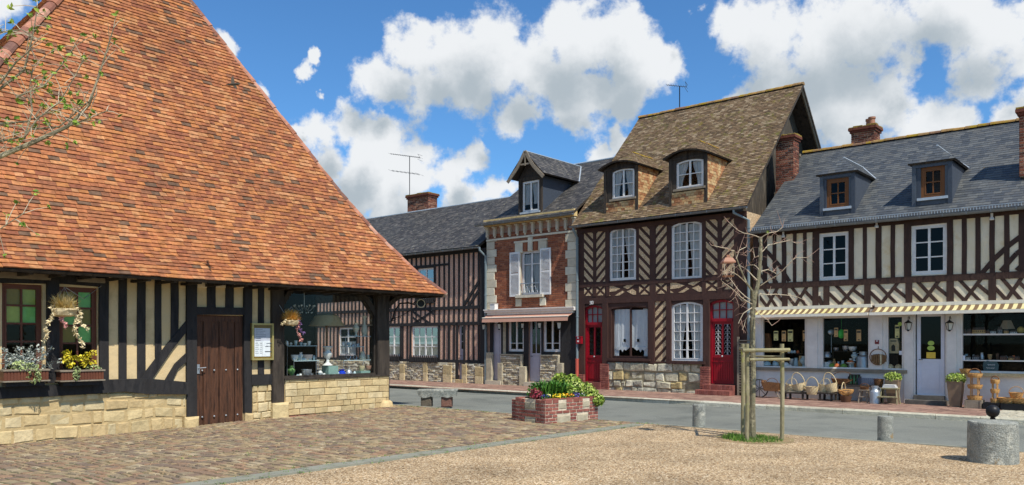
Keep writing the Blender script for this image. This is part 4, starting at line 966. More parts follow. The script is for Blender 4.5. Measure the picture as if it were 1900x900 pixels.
# roof
r4 = roofing(h4, ST, 1.05, U4R, E4V, E4Z, R4V, R4Z, SLATE, .135, .2, rmat=MOSSRIDGE, rr=.1)
gutter(h4, ST, 1.0, U4R, E4V + .055, E4Z - .02)
m = MB(); u = 1.1
while u < U4R: m.box(ST, u, u + .012, E4V - .02, E4V + .0, E4Z + .02, E4Z + .1); u += .07
m.box(ST, 1.1, U4R, E4V - .022, E4V + .004, E4Z + .1, E4Z + .112); part('snow_guard', m, ZINCL, h4)
zd = Zm(1360, 180, 3)
for (x0, x1, yb, ye, wx0, wx1, wt_, wb, lab) in ((487, 678, 655, 425, 520, 645, 452, 615, 'slate dormer nearer the brick chimney'), (1000, 1218, 600, 362, 1045, 1180, 385, 558, 'slate dormer further right')):
    px, py = zd((x0 + x1) / 2, yb); vf = roof_hit(ST, px, py, E4V, E4Z, S4)
    u0, u1 = ST.u(zd(x0, 0)[0], vf), ST.u(zd(x1, 0)[0], vf); ze = ST.z(*zd((x0 + x1) / 2, ye), vf)
    wn = (ST.u(zd(wx0, 0)[0], vf), ST.u(zd(wx1, 0)[0], vf), ST.z(*zd((wx0 + wx1) / 2, wb), vf), ST.z(*zd((wx0 + wx1) / 2, wt_), vf))
    dormer(h4, ST, u0, u1, vf, ze, E4V, E4Z, S4, .5, .55, .1, SLATE, .135, .18, SLATEV, SLATEV, wn, winmat=WOODO, wkw=dict(v=-.04, cols=2, rows=2, leaf=1, fw=.09, bar=.03), label=lab)
# chimneys of house 4
vf = roof_hit(ST, 1462, 336, E4V, E4Z, S4); a, b = ST.u(1440, vf), ST.u(1472, vf)
brickbox(h4, ST, a, b, vf - .45, vf, 5.3, ST.z(1460, 252, vf), cap=.3, label='red brick chimney at the left end of the slate roof')
a, b = ST.u(1580, -4.4), ST.u(1622, -4.4); brickbox(h4, ST, a, b, -5.0, -4.4, 7.3, ST.z(1600, 236, -4.4), cap=.3, pots=2, label='lichen crusted chimney with clay pots on the ridge')
vf = roof_hit(ST, 1893, 337, E4V, E4Z, S4); a = ST.u(1892, vf); brickbox(h4, ST, a, a + .9, vf - .5, vf, 6, ST.z(1895, 203, vf), cap=.3, label='tall brick chimney at the right edge')
# awnings
stripeA, stripeB, barm = mat('awning_brown', [sc(116, 92, 66)], .9, namt=.2, nscale=3), mat('awning_cream', [sc(206, 192, 130), sc(214, 202, 154), sc(184, 176, 84)], .9, nscale=1.6, namt=.12, bump=0), plain('awning_bar', sc(224, 218, 202))
def awning(parent, u0, u1, v0, za, v1, zb_, n, mats_, label, valance=.0):
    m = MB(); k = max(1, round((u1 - u0) / n))
    for i in range(k):
        m.mi = i % 2 if len(mats_) > 1 else 0; a, b = u0 + (u1 - u0) * i / k, u0 + (u1 - u0) * (i + 1) / k
        sag = lambda t: -.02 * math.sin(math.pi * t)
        for q in range(4):
            t0, t1 = q / 4, (q + 1) / 4; L = lambda u, t: ST.p(u, v0 + (v1 - v0) * t, za + (zb_ - za) * t + sag(t))
            m.quad(L(a, t0), L(b, t0), L(b, t1), L(a, t1))
        if valance: m.quad(ST.p(a, v1, zb_), ST.p(b, v1, zb_), ST.p(b, v1 + .03, zb_ - valance), ST.p(a, v1 + .03, zb_ - valance))
    aw = part('awning', m, mats_, parent, label=label)
    m = MB(); m.box(ST, u0 - .03, u1 + .03, v1 - .03, v1 + .05, zb_ - .085, zb_ - .005) if not valance else m.tube([ST.p(u0, v1, zb_), ST.p(u1, v1, zb_)], .02, 6)
    m.box(ST, u0, u1, .0, v0 + .05, za - .02, za + .07)
    part('awning_bar', m, barm, aw); return aw
az0, az1 = ST.z(1500, 572, .1), ST.z(1500, 582, .5)
awning(h4, ST.u(1403, .1) , ST.u(1619, .1) - .03, .1, az0, .5, az1, .09, [stripeA, stripeB], 'striped awning on the left of the shop')
awning(h4, ST.u(1622, .1) + .03, U4R - .2, .1, az0, .5, az1, .095, [stripeA, stripeB], 'striped awning on the right of the shop')
# ================================================================ house 3: chevron house with red doors
E3V, E3Z, R3V, R3Z = .35, 5.85, -4.24, 10.65; S3 = (R3Z - E3Z) / (E3V - R3V)
h3 = thing('chevron_timbered_house', 'dark timbered house with chevron infill, two red doors and mossy steep roof', 'house', ST.p(H3L, 0, SW), ST.rot())
z6 = Zm(1050, 380, 2.5); zE = Zm(1060, 540, 5.294); zF = Zm(1240, 540, 4.283)
Wa = uzr(z6, 203, 325, 105, 350); Wb = uzr(z6, 490, 631, 76, 345); Wc = uzr(z6, 490, 635, 450, 724)
Wd = uzr(zE, 395, 762, 150, 658); D1 = uzr(zE, 130, 307, 140, 855); D2 = uzr(zF, 328, 520, 68, 722)
D1 = (D1[0], D1[1], .3, D1[3]); D2 = (D2[0], D2[1], .38, D2[3])
holes = [Wa, Wb, Wc, Wd, D1, D2]; Z3 = 5.75
shell(h3, ST, H3L, H3R, -.05, Z3, holes, TIMR, 9.0, R3V, R3Z, sides=False, name='timber_wall')
# upper gable boards
m = MB()
for gu in (.38, -5.3): m.quad(P(gu, -8.6, 5.6), P(gu, .1, 5.6), P(gu, R3V, R3Z - .12))
part('gable_boarding', m, BOARDW, h3)
inf = MB()
def chev(x0, x1, yt, yb, sgn, zm=z6, pitch=.33, wd=.19, sl_=1.0):
    a, b, c, d = uzr(zm, x0, x1, yt, yb); z = c - (b - a) - .1
    while z < d + .2:
        if sgn < 0: pp = [(a, z + (b - a) * sl_), (b, z), (b, z + wd), (a, z + (b - a) * sl_ + wd)]
        else: pp = [(a, z), (b, z + (b - a) * sl_), (b, z + (b - a) * sl_ + wd), (a, z + wd)]
        q = cliprect(pp, a, b, c, d)
        if len(q) > 2: inf.ext(ST, q, -.005, .006)
        z += pitch
for x0, x1, yt, yb, s_ in ((85, 127, 115, 357, -1), (142, 182, 110, 357, 1), (340, 390, 90, 347, -1), (418, 467, 78, 342, 1), (650, 704, 48, 325, -1), (725, 779, 40, 322, 1), (415, 467, 440, 727, 1)): chev(x0, x1, yt, yb, s_)
def xpanel(x0, x1, yt, yb, t=.1, wide=False):
    a, b, c, d = uzr(z6, x0, x1, yt, yb); cx, cz = (a + b) / 2, (c + d) / 2; g = t * .6; gw = g * (b - a) / (d - c) * 1.0
    for tri in ([(a, c + gw), (a, d - gw), (cx - g, cz)], [(b, c + gw), (b, d - gw), (cx + g, cz)], [(a + g, d), (b - g, d), (cx, cz + g)], [(a + g, c), (b - g, c), (cx, cz + g * -1)]):
        if abs(tri[0][1] - tri[1][1]) > .05 or abs(tri[0][0] - tri[1][0]) > .05: inf.ext(ST, tri, -.005, .006)
for x0, x1, yt, yb in ((85, 123, 377, 422), (140, 180, 375, 420), (340, 389, 366, 416), (417, 467, 362, 412), (650, 706, 348, 398), (726, 775, 344, 392)): xpanel(x0, x1, yt, yb)
for x0, x1, yt, yb in ((195, 325, 370, 420), (485, 633, 354, 406)):
    a, b, c, d = uzr(z6, x0, x1, yt, yb); W = b - a; H = d - c
    for q in ([(0, .35), (.13, .9), (.3, .95), (.45, .7), (.28, .5), (.0, 1)], [(.55, .75), (.75, 1), (.98, 1), (.72, .55)], [(.25, 0), (.52, .42), (.6, .3), (.42, 0)], [(.68, .35), (.88, .55), (1, .3), (1, 0), (.9, 0)], [(0, .0), (0, .22), (.1, 0)]):
        inf.ext(ST, [(a + x * W, c + z * H) for x, z in (q if len(q) != 6 else [(0, .35), (0, .9), (.1, 1), (.45, .62), (.28, .42)])], -.005, .006)
part('infill', inf, STUCCO, h3)
# raised beams
m = MB()
fl = lambda x0, x1, yt, yb: uzr(z6, x0, x1, yt, yb)
for x in ((127, 142), (188, 203), (390, 418), (632, 650), (704, 725)): a, b, c, d = fl(x[0], x[1], 60, 425); m.box(ST, a, b, 0, .02, c, Z3 - .1)
zb1 = ST.z(*z6(420, 418)); m.box(ST, H3L, H3R, 0, .035, zb1 - .22, zb1 - .02); zb2 = ST.z(*z6(420, 353)); m.box(ST, H3L, H3R, 0, .026, zb2 - .09, zb2 + .02)
for x in ((60, 88), (172, 197), (385, 413), (468, 490), (640, 668), (780, 806)):
    a, b = ST.u(z6(x[0], 0)[0]), ST.u(z6(x[1], 0)[0]); m.box(ST, a, b, 0, .055, .75 if x[0] != 60 else .3, zb1 - .2)
a, b = Wd[0] - .1, Wd[1] + .1; m.box(ST, a, b, .0, .12, Wd[2] - .1, Wd[2] - .02); a, b = Wc[0] - .1, Wc[1] + .12; m.box(ST, a, b, 0, .12, Wc[2] - .1, Wc[2] - .01)
m.box(ST, ST.u(z6(190, 0)[0]), ST.u(z6(640, 0)[0]), 0, .04, 1.0, Wd[2] - .1)
m.box(ST, H3L, H3R, 0, .05, Z3 - .15, Z3); part('timber_frame', m, TIMR, h3)
CW = [(.02, .48, .02, .97, .3), (.52, .98, .02, .97, -.3)]
for w in (Wa, Wb, Wc): window(h3, ST, *w, v=-.02, cols=2, rows=6, leaf=2, fw=.06, bar=.025, arch=.12, fillm=TIMR, curt=CW)
_c = CURTAIN; CURTAIN = mat('bright_net_curtain', [(.86, .86, .86)], .9, namt=.06, bump=0)
wd = window(h3, ST, *Wd, v=-.05, cols=1, rows=1, leaf=2, fw=.04, bar=.02, arch=.08, wm=TIMR, fillm=TIMR, curt=[(.03, .49, .2, .95, .0), (.51, .97, .2, .95, .0), (.02, .2, .02, .95, .3), (.8, .98, .02, .95, -.3)])
CURTAIN = _c
m = MB()
for f_ in (.32, .68):
    u_ = Wd[0] + (Wd[1] - Wd[0]) * f_; z_ = Wd[2] + (Wd[3] - Wd[2]) * .34; m.box(ST, u_ - .045, u_ + .045, -.098, -.092, z_ - .05, z_ + .05)
part('curtain_motif', m, DARKW, wd)
for f_ in (.26, .74):
    m = MB(); u_ = Wd[0] + (Wd[1] - Wd[0]) * f_; z_ = Wd[2] + (Wd[3] - Wd[2]) * .2; m.ext(ST, [(u_ - .28, z_), (u_ - .28, z_ + .03), (u_ + .28, z_ + .03), (u_ + .28, z_), (u_ + .14, z_ - .1), (u_ + .06, z_ - .06), (u_, z_ - .16), (u_ - .06, z_ - .06), (u_ - .14, z_ - .1)], -.1, -.096); part('lace_hem', m, mat('bright_net_curtain', []), wd)
def red_door(F, d, lab, cols, rows, scroll):
    u0, u1, z0, z1 = d; arch = .1; v = -.1; n = 10; W = u1 - u0; m = MB(); ztr = z0 + (z1 - z0) * .76
    ay = lambda u: arch * (1 - ((u - (u0 + u1) / 2) / (W / 2)) ** 2); xs = [u0 + W * i / n for i in range(n + 1)]
    for i in range(n):
        a, b = xs[i], xs[i + 1]; t = z1 - arch; m.ext(F, [(a, t - .07 + ay(a)), (b, t - .07 + ay(b)), (b, t + ay(b)), (a, t + ay(a))], v - .05, v + .05)
    m.box(F, u0, u0 + .06, v - .05, v + .05, z0, z1 - arch); m.box(F, u1 - .06, u1, v - .05, v + .05, z0, z1 - arch); m.box(F, u0 + .06, u1 - .06, v - .05, v + .07, ztr - .05, ztr + .05)
    for i in range(1, cols): c = u0 + .06 + (W - .12) * i / cols; m.box(F, c - .015, c + .015, v - .02, v + .01, ztr + .05, z1 - arch * .4)
    c = (ztr + z1) / 2; m.box(F, u0 + .06, u1 - .06, v - .02, v + .008, c - .015, c + .015)
    dd = part('door_frame', m, RED, h3, label=lab)
    fb = MB()
    for i in range(n): a, b = xs[i], xs[i + 1]; fb.ext(F, [(a, z1 - arch + ay(a)), (b, z1 - arch + ay(b)), (b, z1 + .002), (a, z1 + .002)], -.13, .02)
    part('door_head', fb, TIMR, h3)
    m = MB(); a, b = u0 + .06, u1 - .06; zl = z0 + (ztr - z0) * .36; zg_ = z0 + (ztr - z0) * .44
    m.box(F, a, b, v - .03, v - .005, z0, zg_); m.box(F, a, b, v - .005, v + .03, zl - .04, zl + .0); c = (a + b) / 2
    for p, q in ((a, a + .07), (c - .035, c + .035), (b - .07, b)): m.box(F, p, q, v - .03, v + .02, zg_, ztr - .05)
    m.box(F, a + .07, b - .07, v - .03, v + .019, ztr - .13, ztr - .05); m.box(F, a, b, v - .005, v + .021, zg_ - .06, zg_ + .03)
    k = 8
    for i in range(k): x = a + .04 + (b - a - .08) * i / k; m.box(F, x + .006, x + (b - a - .08) / k - .006, v - .005, v + .012, z0 + .1, zl - .05)
    lf = part('door_leaf', m, RED, dd)
    m = MB(); m.quad(F.p(a, v - .02, zg_), F.p(b, v - .02, zg_), F.p(b, v - .02, ztr), F.p(a, v - .02, ztr)); m.quad(F.p(a, v - .03, ztr), F.p(b, v - .03, ztr), F.p(b, v - .03, z1 - .02), F.p(a, v - .03, z1 - .02)); part('pane', m, GLASS, dd)
    m = MB(); m.quad(F.p(a, v - .06, ztr), F.p(b, v - .06, ztr), F.p(b, v - .06, z1 - .02), F.p(a, v - .06, z1 - .02)); part('net_curtain', m, CURTAIN, dd)
    m = MB()
    for (p, q) in ((a + .07, c - .035), (c + .035, b - .07)):
        x = (p + q) / 2; m.tube([F.p(x, v + .005, zg_ + .03), F.p(x, v + .005, ztr - .13)], .006, 5); r_ = (q - p) * .22; nn = 7
        for i in range(nn):
            zc = zg_ + .08 + (ztr - zg_ - .26) * i / (nn - 1)
            for sg in (-1, 1):
                m.tube([F.p(x + sg * (r_ * 1.05 + r_ * .85 * math.cos(t)), v + .005, zc + r_ * 1.1 * math.sin(t)) for t in [j * .785 for j in range(8 if scroll else 5)]], .006, 4)
    part('iron_grille', m, plain('grille_paint', sc(200, 200, 200)) if scroll else IRON, dd)
    m = MB(); m.ball(F.p(c, v + .06, zg_ - .02), .035, 10, 6); part('door_knob', m, METAL, dd, smooth=True)
red_door(ST, D1, 'narrow red door beside the downpipe', 3, 2, False); red_door(ST, D2, 'wider red door with pale scrollwork beside the brick steps', 3, 2, True)
# stone base, brick piers, steps
m = MB(); a, b = ST.u(z6(195, 0)[0]), ST.u(z6(632, 0)[0]); ztop = 1.0
masonry(m, ST, a, b, -.05, ztop, 0, (.14, .34), (.2, .6), .012, .06, .03, c=.04, dj=.03); wobble(m, .06, 2.2); part('stone_base', m, BASE3, h3)
m = MB(); m.box(ST, a, b, 0, .028, -.05, ztop); part('base_mortar', m, mat('base_mortar', [sc(150, 140, 112)], .95, bump=.8), h3)
m = MB(); 
for x0, x1, zt2 in ((165, 205, .95), (628, 672, .92), (60, 90, .55)): masonry(m, ST, ST.u(z6(x0, 0)[0]), ST.u(z6(x1, 0)[0]), SW, zt2, .02, (.075, .075), (.22, .222), .012, .09, .003)
part('brick_pier', m, PBRICK, h3)
m = MB(); a, b = D2[0] - .25, D2[1] + .1
masonry(m, ST, a, b, SW, SW + .15, .5, (.15, .15), (.075, .076), .01, .02, .002); m.box(ST, a, b, .0, .5, SW, SW + .15)
masonry(m, ST, a + .1, b, SW + .15, SW + .31, .2, (.16, .16), (.075, .076), .01, .02, .002); m.box(ST, a + .1, b, 0, .2, SW + .15, SW + .31); m.box(ST, D1[0], D1[1], 0, .16, SW, .29)
part('brick_step', m, PBRICK, h3)
r3 = roofing(h3, ST, -5.62, .98, E3V, E3Z, R3V, R3Z, MOSSTILE, .095, .15, .013, .005, back=4.4, rmat=MOSSRIDGE, rr=.11, wj=.12, wave=.015, backz=5.9)
m = MB()
for u in (.9,):
    m.tube([P(u, E3V, E3Z - .12), P(u, R3V, R3Z - .12), P(u, R3V - 4.4, 5.8)], .05, 4); m.tube([P(u, -4.2, 8.2), P(u - 1.0, -4.2, 8.2)], .07, 4)
part('verge_rafter', m, GREYW, r3)
gutter(h3, ST, -5.65, 1.0, E3V + .07, E3Z - .02)
drain(h3, ST, ST.u(1071, .09), E3V + .05, E3Z - .05, 1.05, foot=plain('red_pipe_foot', sc(196, 92, 76)), du=.05); drain(h3, ST, ST.u(1389, .09), E3V + .05, E3Z - .05, .1, du=-.35)
zc = Zm(1040, 150, 3.2146)
for (x0, x1, yb, ye, w, lab) in ((262, 462, 782, 488, (308, 441, 524, 700), 'left arched tile-hung dormer'), (650, 875, 742, 420, (690, 853, 468, 638), 'right arched tile-hung dormer')):
    px, py = zc((x0 + x1) / 2, yb); vf = roof_hit(ST, px, py, E3V, E3Z, S3)
    u0, u1 = ST.u(zc(x0, 0)[0], vf), ST.u(zc(x1, 0)[0], vf); ze = ST.z(*zc((x0 + x1) / 2, ye + 32), vf); xm = (w[0] + w[1]) / 2
    wn = (ST.u(zc(w[0], 0)[0], vf), ST.u(zc(w[1], 0)[0], vf), ST.z(*zc(xm, w[3]), vf), ST.z(*zc(xm, w[2]), vf))
    if wn[3] > ze - .05: ze = wn[3] + .05
    dormer(h3, ST, u0, u1, vf, ze, E3V, E3Z, S3, .62, .75, .17, MOSSTILE, .09, .14, TIMG, DORMTILE, wn, arch=.2, apron=wn[2] - .1, cheek_tiles=DORMTILE, rmat=MOSSRIDGE, label=lab,
           wkw=dict(v=-.03, cols=1, rows=2, leaf=2, fw=.05, bar=.025, arch=.07, fillm=TIMG, fillv=.0, curt=[(.02, .4, .0, .97, .5), (.55, .98, .0, .97, -.5)]))
# ================================================================ house 2: brick house
E2V, E2Z, R2V, R2Z = .3, 6.35, -3.7, 9.1; S2 = (R2Z - E2Z) / (E2V - R2V)
U2L, U2R = ST.u(904), H3L - .02
h2 = thing('brick_house', 'narrow red brick house with pale quoins, white shutters and pointed slate dormer', 'house', ST.p(U2L, 0, SW), ST.rot())
zB = Zm(890, 380, 4.5); zL = Zm(880, 560, 5.883)
wB2 = uzr(zB, 348, 513, 383, 752); GF = ST.z(*zL(550, 85)) ; Z2 = 6.25
g1 = uzr(zL, 176, 298, 205, 748); g2 = uzr(zL, 375, 545, 198, 542); g3 = uzr(zL, 595, 735, 190, 756); g4 = uzr(zL, 757, 944, 185, 545)
g1, g3 = [(g[0], g[1], .22, 2.75) for g in (g1, g3)]; g2, g4 = [(g[0], g[1], g[2], 2.75) for g in (g2, g4)]
shell(h2, ST, U2L, U2R, -.05, Z2, [wB2, g1, g2, g3, g4], BRMORT, 8, R2V, R2Z)
m = MB(); zstr = ST.z(*zB(430, 268)); q0, q1 = ST.u(zB(128, 0)[0]), ST.u(zB(738, 0)[0])
kb = uzr(zB, 296, 570, 278, 392); lb = (kb[0], kb[1], wB2[3] - .02, wB2[3] + .42)
masonry(m, ST, U2L, U2R, GF, Z2 - .3, 0, (.073, .073), (.225, .226), .014, .018, .0015, holes=[wB2, lb, (U2L, q0 - .1, GF, zstr), (q1 + .1, U2R, GF, zstr)], c=.003, dj=.003); part('brickwork', m, BRICK, h2)
m = MB()
for k, (a, b) in enumerate(((U2L, q0), (q1, U2R))):
    z = GF; i = 0
    while z < zstr: e = .1 if (i + k) % 2 else -.0; zt2 = min(z + .3, zstr); m.block(ST, a - 0, b + (e if k == 0 else 0), -.01, .045, z + .004, zt2 - .004, .012) if k == 0 else m.block(ST, a - e, b, -.01, .045, z + .004, zt2 - .004, .012); z = zt2; i += 1
m.box(ST, U2L, U2R, 0, .06, zstr, zstr + .07)
uc = (wB2[0] + wB2[1]) / 2; zt2 = wB2[3]
m.block(ST, uc - .1, uc + .1, -.01, .09, zt2 - .02, zt2 + .5, .01)
m.block(ST, wB2[0] - .28, wB2[0] + .1, -.01, .06, zt2 - .05, zt2 + .33, .01); m.block(ST, wB2[1] - .1, wB2[1] + .28, -.01, .06, zt2 - .05, zt2 + .33, .01)
m.box(ST, lb[0], uc - .1, 0, .075, zt2 + .33, zt2 + .4); m.box(ST, uc + .1, lb[1], 0, .075, zt2 + .33, zt2 + .4)
m.box(ST, wB2[0] - .18, wB2[1] + .18, -.02, .16, wB2[2] - .1, wB2[2]); m.block(ST, wB2[0] - .25, wB2[0] + .03, 0, .06, wB2[2] - .42, wB2[2] - .12, .01); m.block(ST, wB2[1] - .03, wB2[1] + .25, 0, .06, wB2[2] - .42, wB2[2] - .12, .01)
m.box(ST, wB2[0] - .12, wB2[0], -.01, .05, wB2[2], zt2); m.box(ST, wB2[1], wB2[1] + .12, -.01, .05, wB2[2], zt2)
part('pale_stone_dressing', m, QUOIN, h2)
m = MB(); masonry(m, ST, wB2[0] + .1, uc - .1, zt2, zt2 + .33, 0, (.33, .33), (.07, .071), .01, .04, .001); masonry(m, ST, uc + .1, wB2[1] - .1, zt2, zt2 + .33, 0, (.33, .33), (.07, .071), .01, .04, .001); part('brick_arch', m, BRICK, h2)
zbk = zstr + .16
n = 12
for i in range(n):
    m = MB(); u = U2L + .06 + (U2R - U2L - .16) * i / (n - 1); m.box(ST, u - .05, u + .05, 0, .1, zbk, zbk + .32); m.box(ST, u - .075, u + .075, 0, .15, zbk + .32, zbk + .38); m.box(ST, u - .035, u + .035, 0, .06, zbk - .06, zbk); part('bracket', m, QUOIN, h2)
m = MB(); m.box(ST, U2L - .02, U2R, 0, .2, zbk + .4, zbk + .66); part('cornice', m, mat('cornice_paint', [sc(206, 180, 126)], .8), h2)
window(h2, ST, *wB2, v=-.06, cols=1, rows=4, leaf=2, fw=.06, bar=.03, midrails=[.72], curt=[(.05, .5, .05, .95, .15), (.5, .95, .05, .95, -.15)])
for k, (x0, x1, yt, yb) in enumerate(((262, 343, 398, 768), (515, 603, 363, 750))):
    a, b, c, d = uzr(zB, x0, x1, yt, yb); m = MB(); v0, v1 = .05, .09
    for p, q in ((a, a + .055), (b - .055, b)): m.box(ST, p, q, v0, v1, c, d)
    for z in (c, (c + d) / 2 - .03, d - .07): m.box(ST, a + .055, b - .055, v0, v1, z, z + .07)
    z = c + .08
    while z < d - .08:
        if abs(z - (c + d) / 2) > .05: m.add([P(a + .05, v0, z + .035), P(b - .05, v0, z + .035), P(b - .05, v1, z), P(a + .05, v1, z), P(a + .05, v0, z + .027), P(b - .05, v0, z + .027), P(b - .05, v1, z - .008), P(a + .05, v1, z - .008)], [(0, 1, 2, 3), (7, 6, 5, 4), (3, 2, 6, 7), (0, 3, 7, 4), (1, 5, 6, 2)])
        z += .045
    part('shutter', m, WHITE, h2)
m = MB(); zr_ = wB2[2] + .42
m.box(ST, wB2[0], wB2[1], .02, .06, zr_, zr_ + .035)
for i in range(5):
    c = wB2[0] + (wB2[1] - wB2[0]) * (i + .5) / 5; m.tube([P(c + .07 * math.cos(t), .04, wB2[2] + .2 + .13 * math.sin(t)) for t in [j * .7 for j in range(9)]], .008, 4)
m.tube([P(wB2[0], .04, wB2[2] + .04), P(wB2[1], .04, wB2[2] + .04)], .01, 4)
part('window_rail', m, METAL, h2)
# ground floor
m = MB(); fz = GF - .06; hs = [g1, g2, g3, g4]
for a, b in ((U2L + .33, g1[0]), (g1[1], ST.u(zL(318, 0)[0])), (ST.u(zL(350, 0)[0]), g2[0]), (g2[1], g3[0]), (g3[1], g4[0]), (g4[1], U2R)): m.box(ST, a, b, 0, .03, .15, fz)
for g in (g2, g4): m.box(ST, g[0], g[1], 0, .028, g[2] - .15, g[2])
m.box(ST, U2L + .33, U2R, 0, .034, 2.75, fz); part('dark_timber', m, TIMB, h2)
m = MB(); m.block(ST, U2L + .06, U2L + .34, 0, .14, -.05, 1.3, .01); m.block(ST, ST.u(zL(318, 0)[0]), ST.u(zL(350, 0)[0]), 0, .03, 1.2, 2.75, .005)
for x0, x1, yt in ((280, 330, 668), (515, 583, 705), (925, 985, 668)): a, b, c, d = uzr(zL, x0, x1, yt, 790); m.block(ST, a, b, 0, .15, -.05, d, .01)
for x0, x1, yt in ((300, 540, 570), (735, 940, 578)): a, b, c, d = uzr(zL, x0, x1, yt, 600); m.block(ST, a, b, 0, .13, d - .06, d, .008); m.block(ST, b - .08, b, 0, .12, -.05, d - .06, .006)
part('pale_stone_pier', m, PIER, h2)
m, m2 = MB(), MB()
for x0, x1, yt in ((300, 540, 575), (735, 940, 583)): a, b, c, d = uzr(zL, x0, x1, yt, 800); masonry(m, ST, a, b - .08, -.05, d - .06, .0, (.045, .085), (.08, .26), .008, .1, .008, c=.012, dj=.02); m2.box(ST, a, b, 0, .05, -.05, d - .06)
part('rubble_panel', m, RUBBLE, h2); part('rubble_mortar', m2, RUBM, h2)
panes_door(h2, ST, g1[0] + .02, g1[1] - .02, g1[2], 2.42, GREYD, v=-.04, glassfrom=.97, label='solid lilac door'); window(h2, ST, g1[0] + .02, g1[1] - .02, 2.44, 2.75, v=-.04, cols=1, rows=1, leaf=1)
panes_door(h2, ST, g3[0] + .02, g3[1] - .02, g3[2], g3[3], GREYD, v=-.06, glassfrom=.42, cols=2, rows=1, label='half glazed lilac door')
for g in (g2, g4): window(h2, ST, *g, v=-.03, cols=1, rows=2, leaf=2, fw=.06, midrails=[.2])
m = MB(); m.box(ST, g1[0] - .1, g1[1] + .1, -.1, .2, 0, .2); m.box(ST, g3[0] - .1, g3[1] + .1, -.1, .2, 0, .2); part('doorstep', m, QUOIN, h2)
m = MB(); m.box(ST, U2L + .02, U2R, 0, .2, GF - .09, GF - .0); m.box(ST, U2L + .02, U2R, 0, .26, GF - .0, GF + .04); part('shop_cornice', m, WHITEW, h2)
awning(h2, U2L + .12, U2R - .1, .1, GF - .16, .42, GF - .3, 5, [mat('faded_brown_awning', [sc(196, 150, 130), sc(180, 136, 116)], .9, nscale=3, namt=.15, bump=0)], 'faded pinkish brown awning', valance=.17)
roofing(h2, ST, U2L - .25, -5.6, E2V, E2Z, R2V, R2Z, SLATED, .12, .18)
gutter(h2, ST, U2L - .3, -5.55, E2V + .06, E2Z - .03)
z3 = Zm(660, 260, 3); px, py = z3(972, 408); vf = roof_hit(ST, px, py, E2V, E2Z, S2)
u0, u1 = ST.u(z3(910, 0)[0], vf), ST.u(z3(1036, 0)[0], vf); ze = ST.z(*z3(972, 205), vf)
wn = (ST.u(z3(928, 0)[0], vf), ST.u(z3(1021, 0)[0], vf), ST.z(*z3(975, 398), vf), ST.z(*z3(975, 226), vf))
dormer(h2, ST, u0, u1, vf, ze, E2V, E2Z, S2, ST.z(*z3(945, 68), vf + .3) - ze, 0, .3, SLATED, .12, .18, TIMG, SLATEV, wn, gable=True, label='tall pointed dormer with bargeboards', wkw=dict(v=-.03, cols=1, rows=1, leaf=2, fw=.05, curt=[(.05, .48, .25, .97, .35), (.52, .95, .25, .97, -.35)]))
# ================================================================ house 1: pink and black timbered house
E1V, E1Z, R1V, R1Z = .3, 5.49, -3.7, 8.15; S1 = (R1Z - E1Z) / (E1V - R1V)
U1L, U1R = -24.0, U2L - .02
h1 = thing('striped_timbered_house', 'long low house of close black studs and pink pebble infill behind the market hall', 'house', ST.p(-14, 0, SW), ST.rot())
zP = Zm(700, 440, 3.4636)
a1 = uzr(zP, 60, 148, 575, 765); a2 = uzr(zP, 222, 392, 572, 772); a3 = uzr(zP, 285, 366, 198, 360); a4 = uzr(zP, 522, 556, 560, 900)
a3 = (a3[0] - .25, a3[1], 3.55, a3[3]); a4 = (a4[0], a4[1], .2, a4[3]); a5 = (a1[0] - 3.4, a1[0] - 2.1, a1[2], a1[3])
shell(h1, ST, U1L, U1R, -.05, 5.42, [a1, a2, a3, a4, a5], PINK, 8, R1V, R1Z)
for w in (a1, a2, a3, a5): window(h1, ST, *w, v=-.04, cols=2 if w is a2 else 1, rows=3, leaf=2, fw=.05, bar=.03, curt=[(.05, .95, .03, .5, 0)])
panes_door(h1, ST, a4[0] + .01, a4[1] - .01, a4[2], a4[3], GREYD, v=-.06, glassfrom=.55, cols=1, rows=3)
m = MB(); zt = lambda y: ST.z(*zP(400, y)); zmid1, zmid2 = zt(455), zt(555)
hsx = [a1, a2, a3, a4, a5]
def studs(u0, u1, z0, z1, step, w):
    u = u0
    while u < u1:
        segs = [(z0, z1)]; a, b = u, u + w
        for h in hsx:
            if b > h[0] - .02 and a < h[1] + .02:
                segs = [s for (p, q) in segs for s in ((p, min(q, h[2] - .0)), (max(p, h[3] + .0), q)) if s[1] - s[0] > .05]
        for p, q in segs: j = random.uniform(-.012, .012); m.ext(ST, [(a, p), (b, p), (b + j, (p + q) / 2), (b, q), (a, q), (a + j, (p + q) / 2)], -.01, .025)
        u += step * random.uniform(.93, 1.07)
studs(U1L, U1R - .3, .95, 5.42, .275, .09)
for z in (zmid1, zmid2): m.box(ST, U1L, U1R, -.01, .045, z - .09, z + .04)
m.box(ST, U1L, U1R, -.01, .04, .86, .98); m.box(ST, U1L, U1R, -.01, .05, 5.3, 5.44); a, b = ST.u(zP(460, 0)[0]), 0
m.box(ST, U1L, a, -.01, .035, ST.z(*zP(360, 190)), ST.z(*zP(360, 176)))
m.box(ST, U1R - .32, U1R, -.01, .06, .7, 5.42)
for h in hsx[:3] + [a5]:
    for p, q in ((h[0] - .1, h[0]), (h[1], h[1] + .1)): m.box(ST, p, q, -.01, .04, h[2] - .1, h[3] + .1)
    m.box(ST, h[0] - .1, h[1] + .1, -.01, .038, h[3], h[3] + .12); m.box(ST, h[0] - .1, h[1] + .1, -.01, .038, h[2] - .12, h[2])
m.box(ST, a4[0] - .1, a4[0], -.01, .045, .2, zmid2); m.box(ST, a4[1], a4[1] + .1, -.01, .045, .2, zmid2); m.box(ST, ST.u(zP(457, 0)[0]), ST.u(zP(470, 0)[0]), -.01, .05, .6, zmid2)
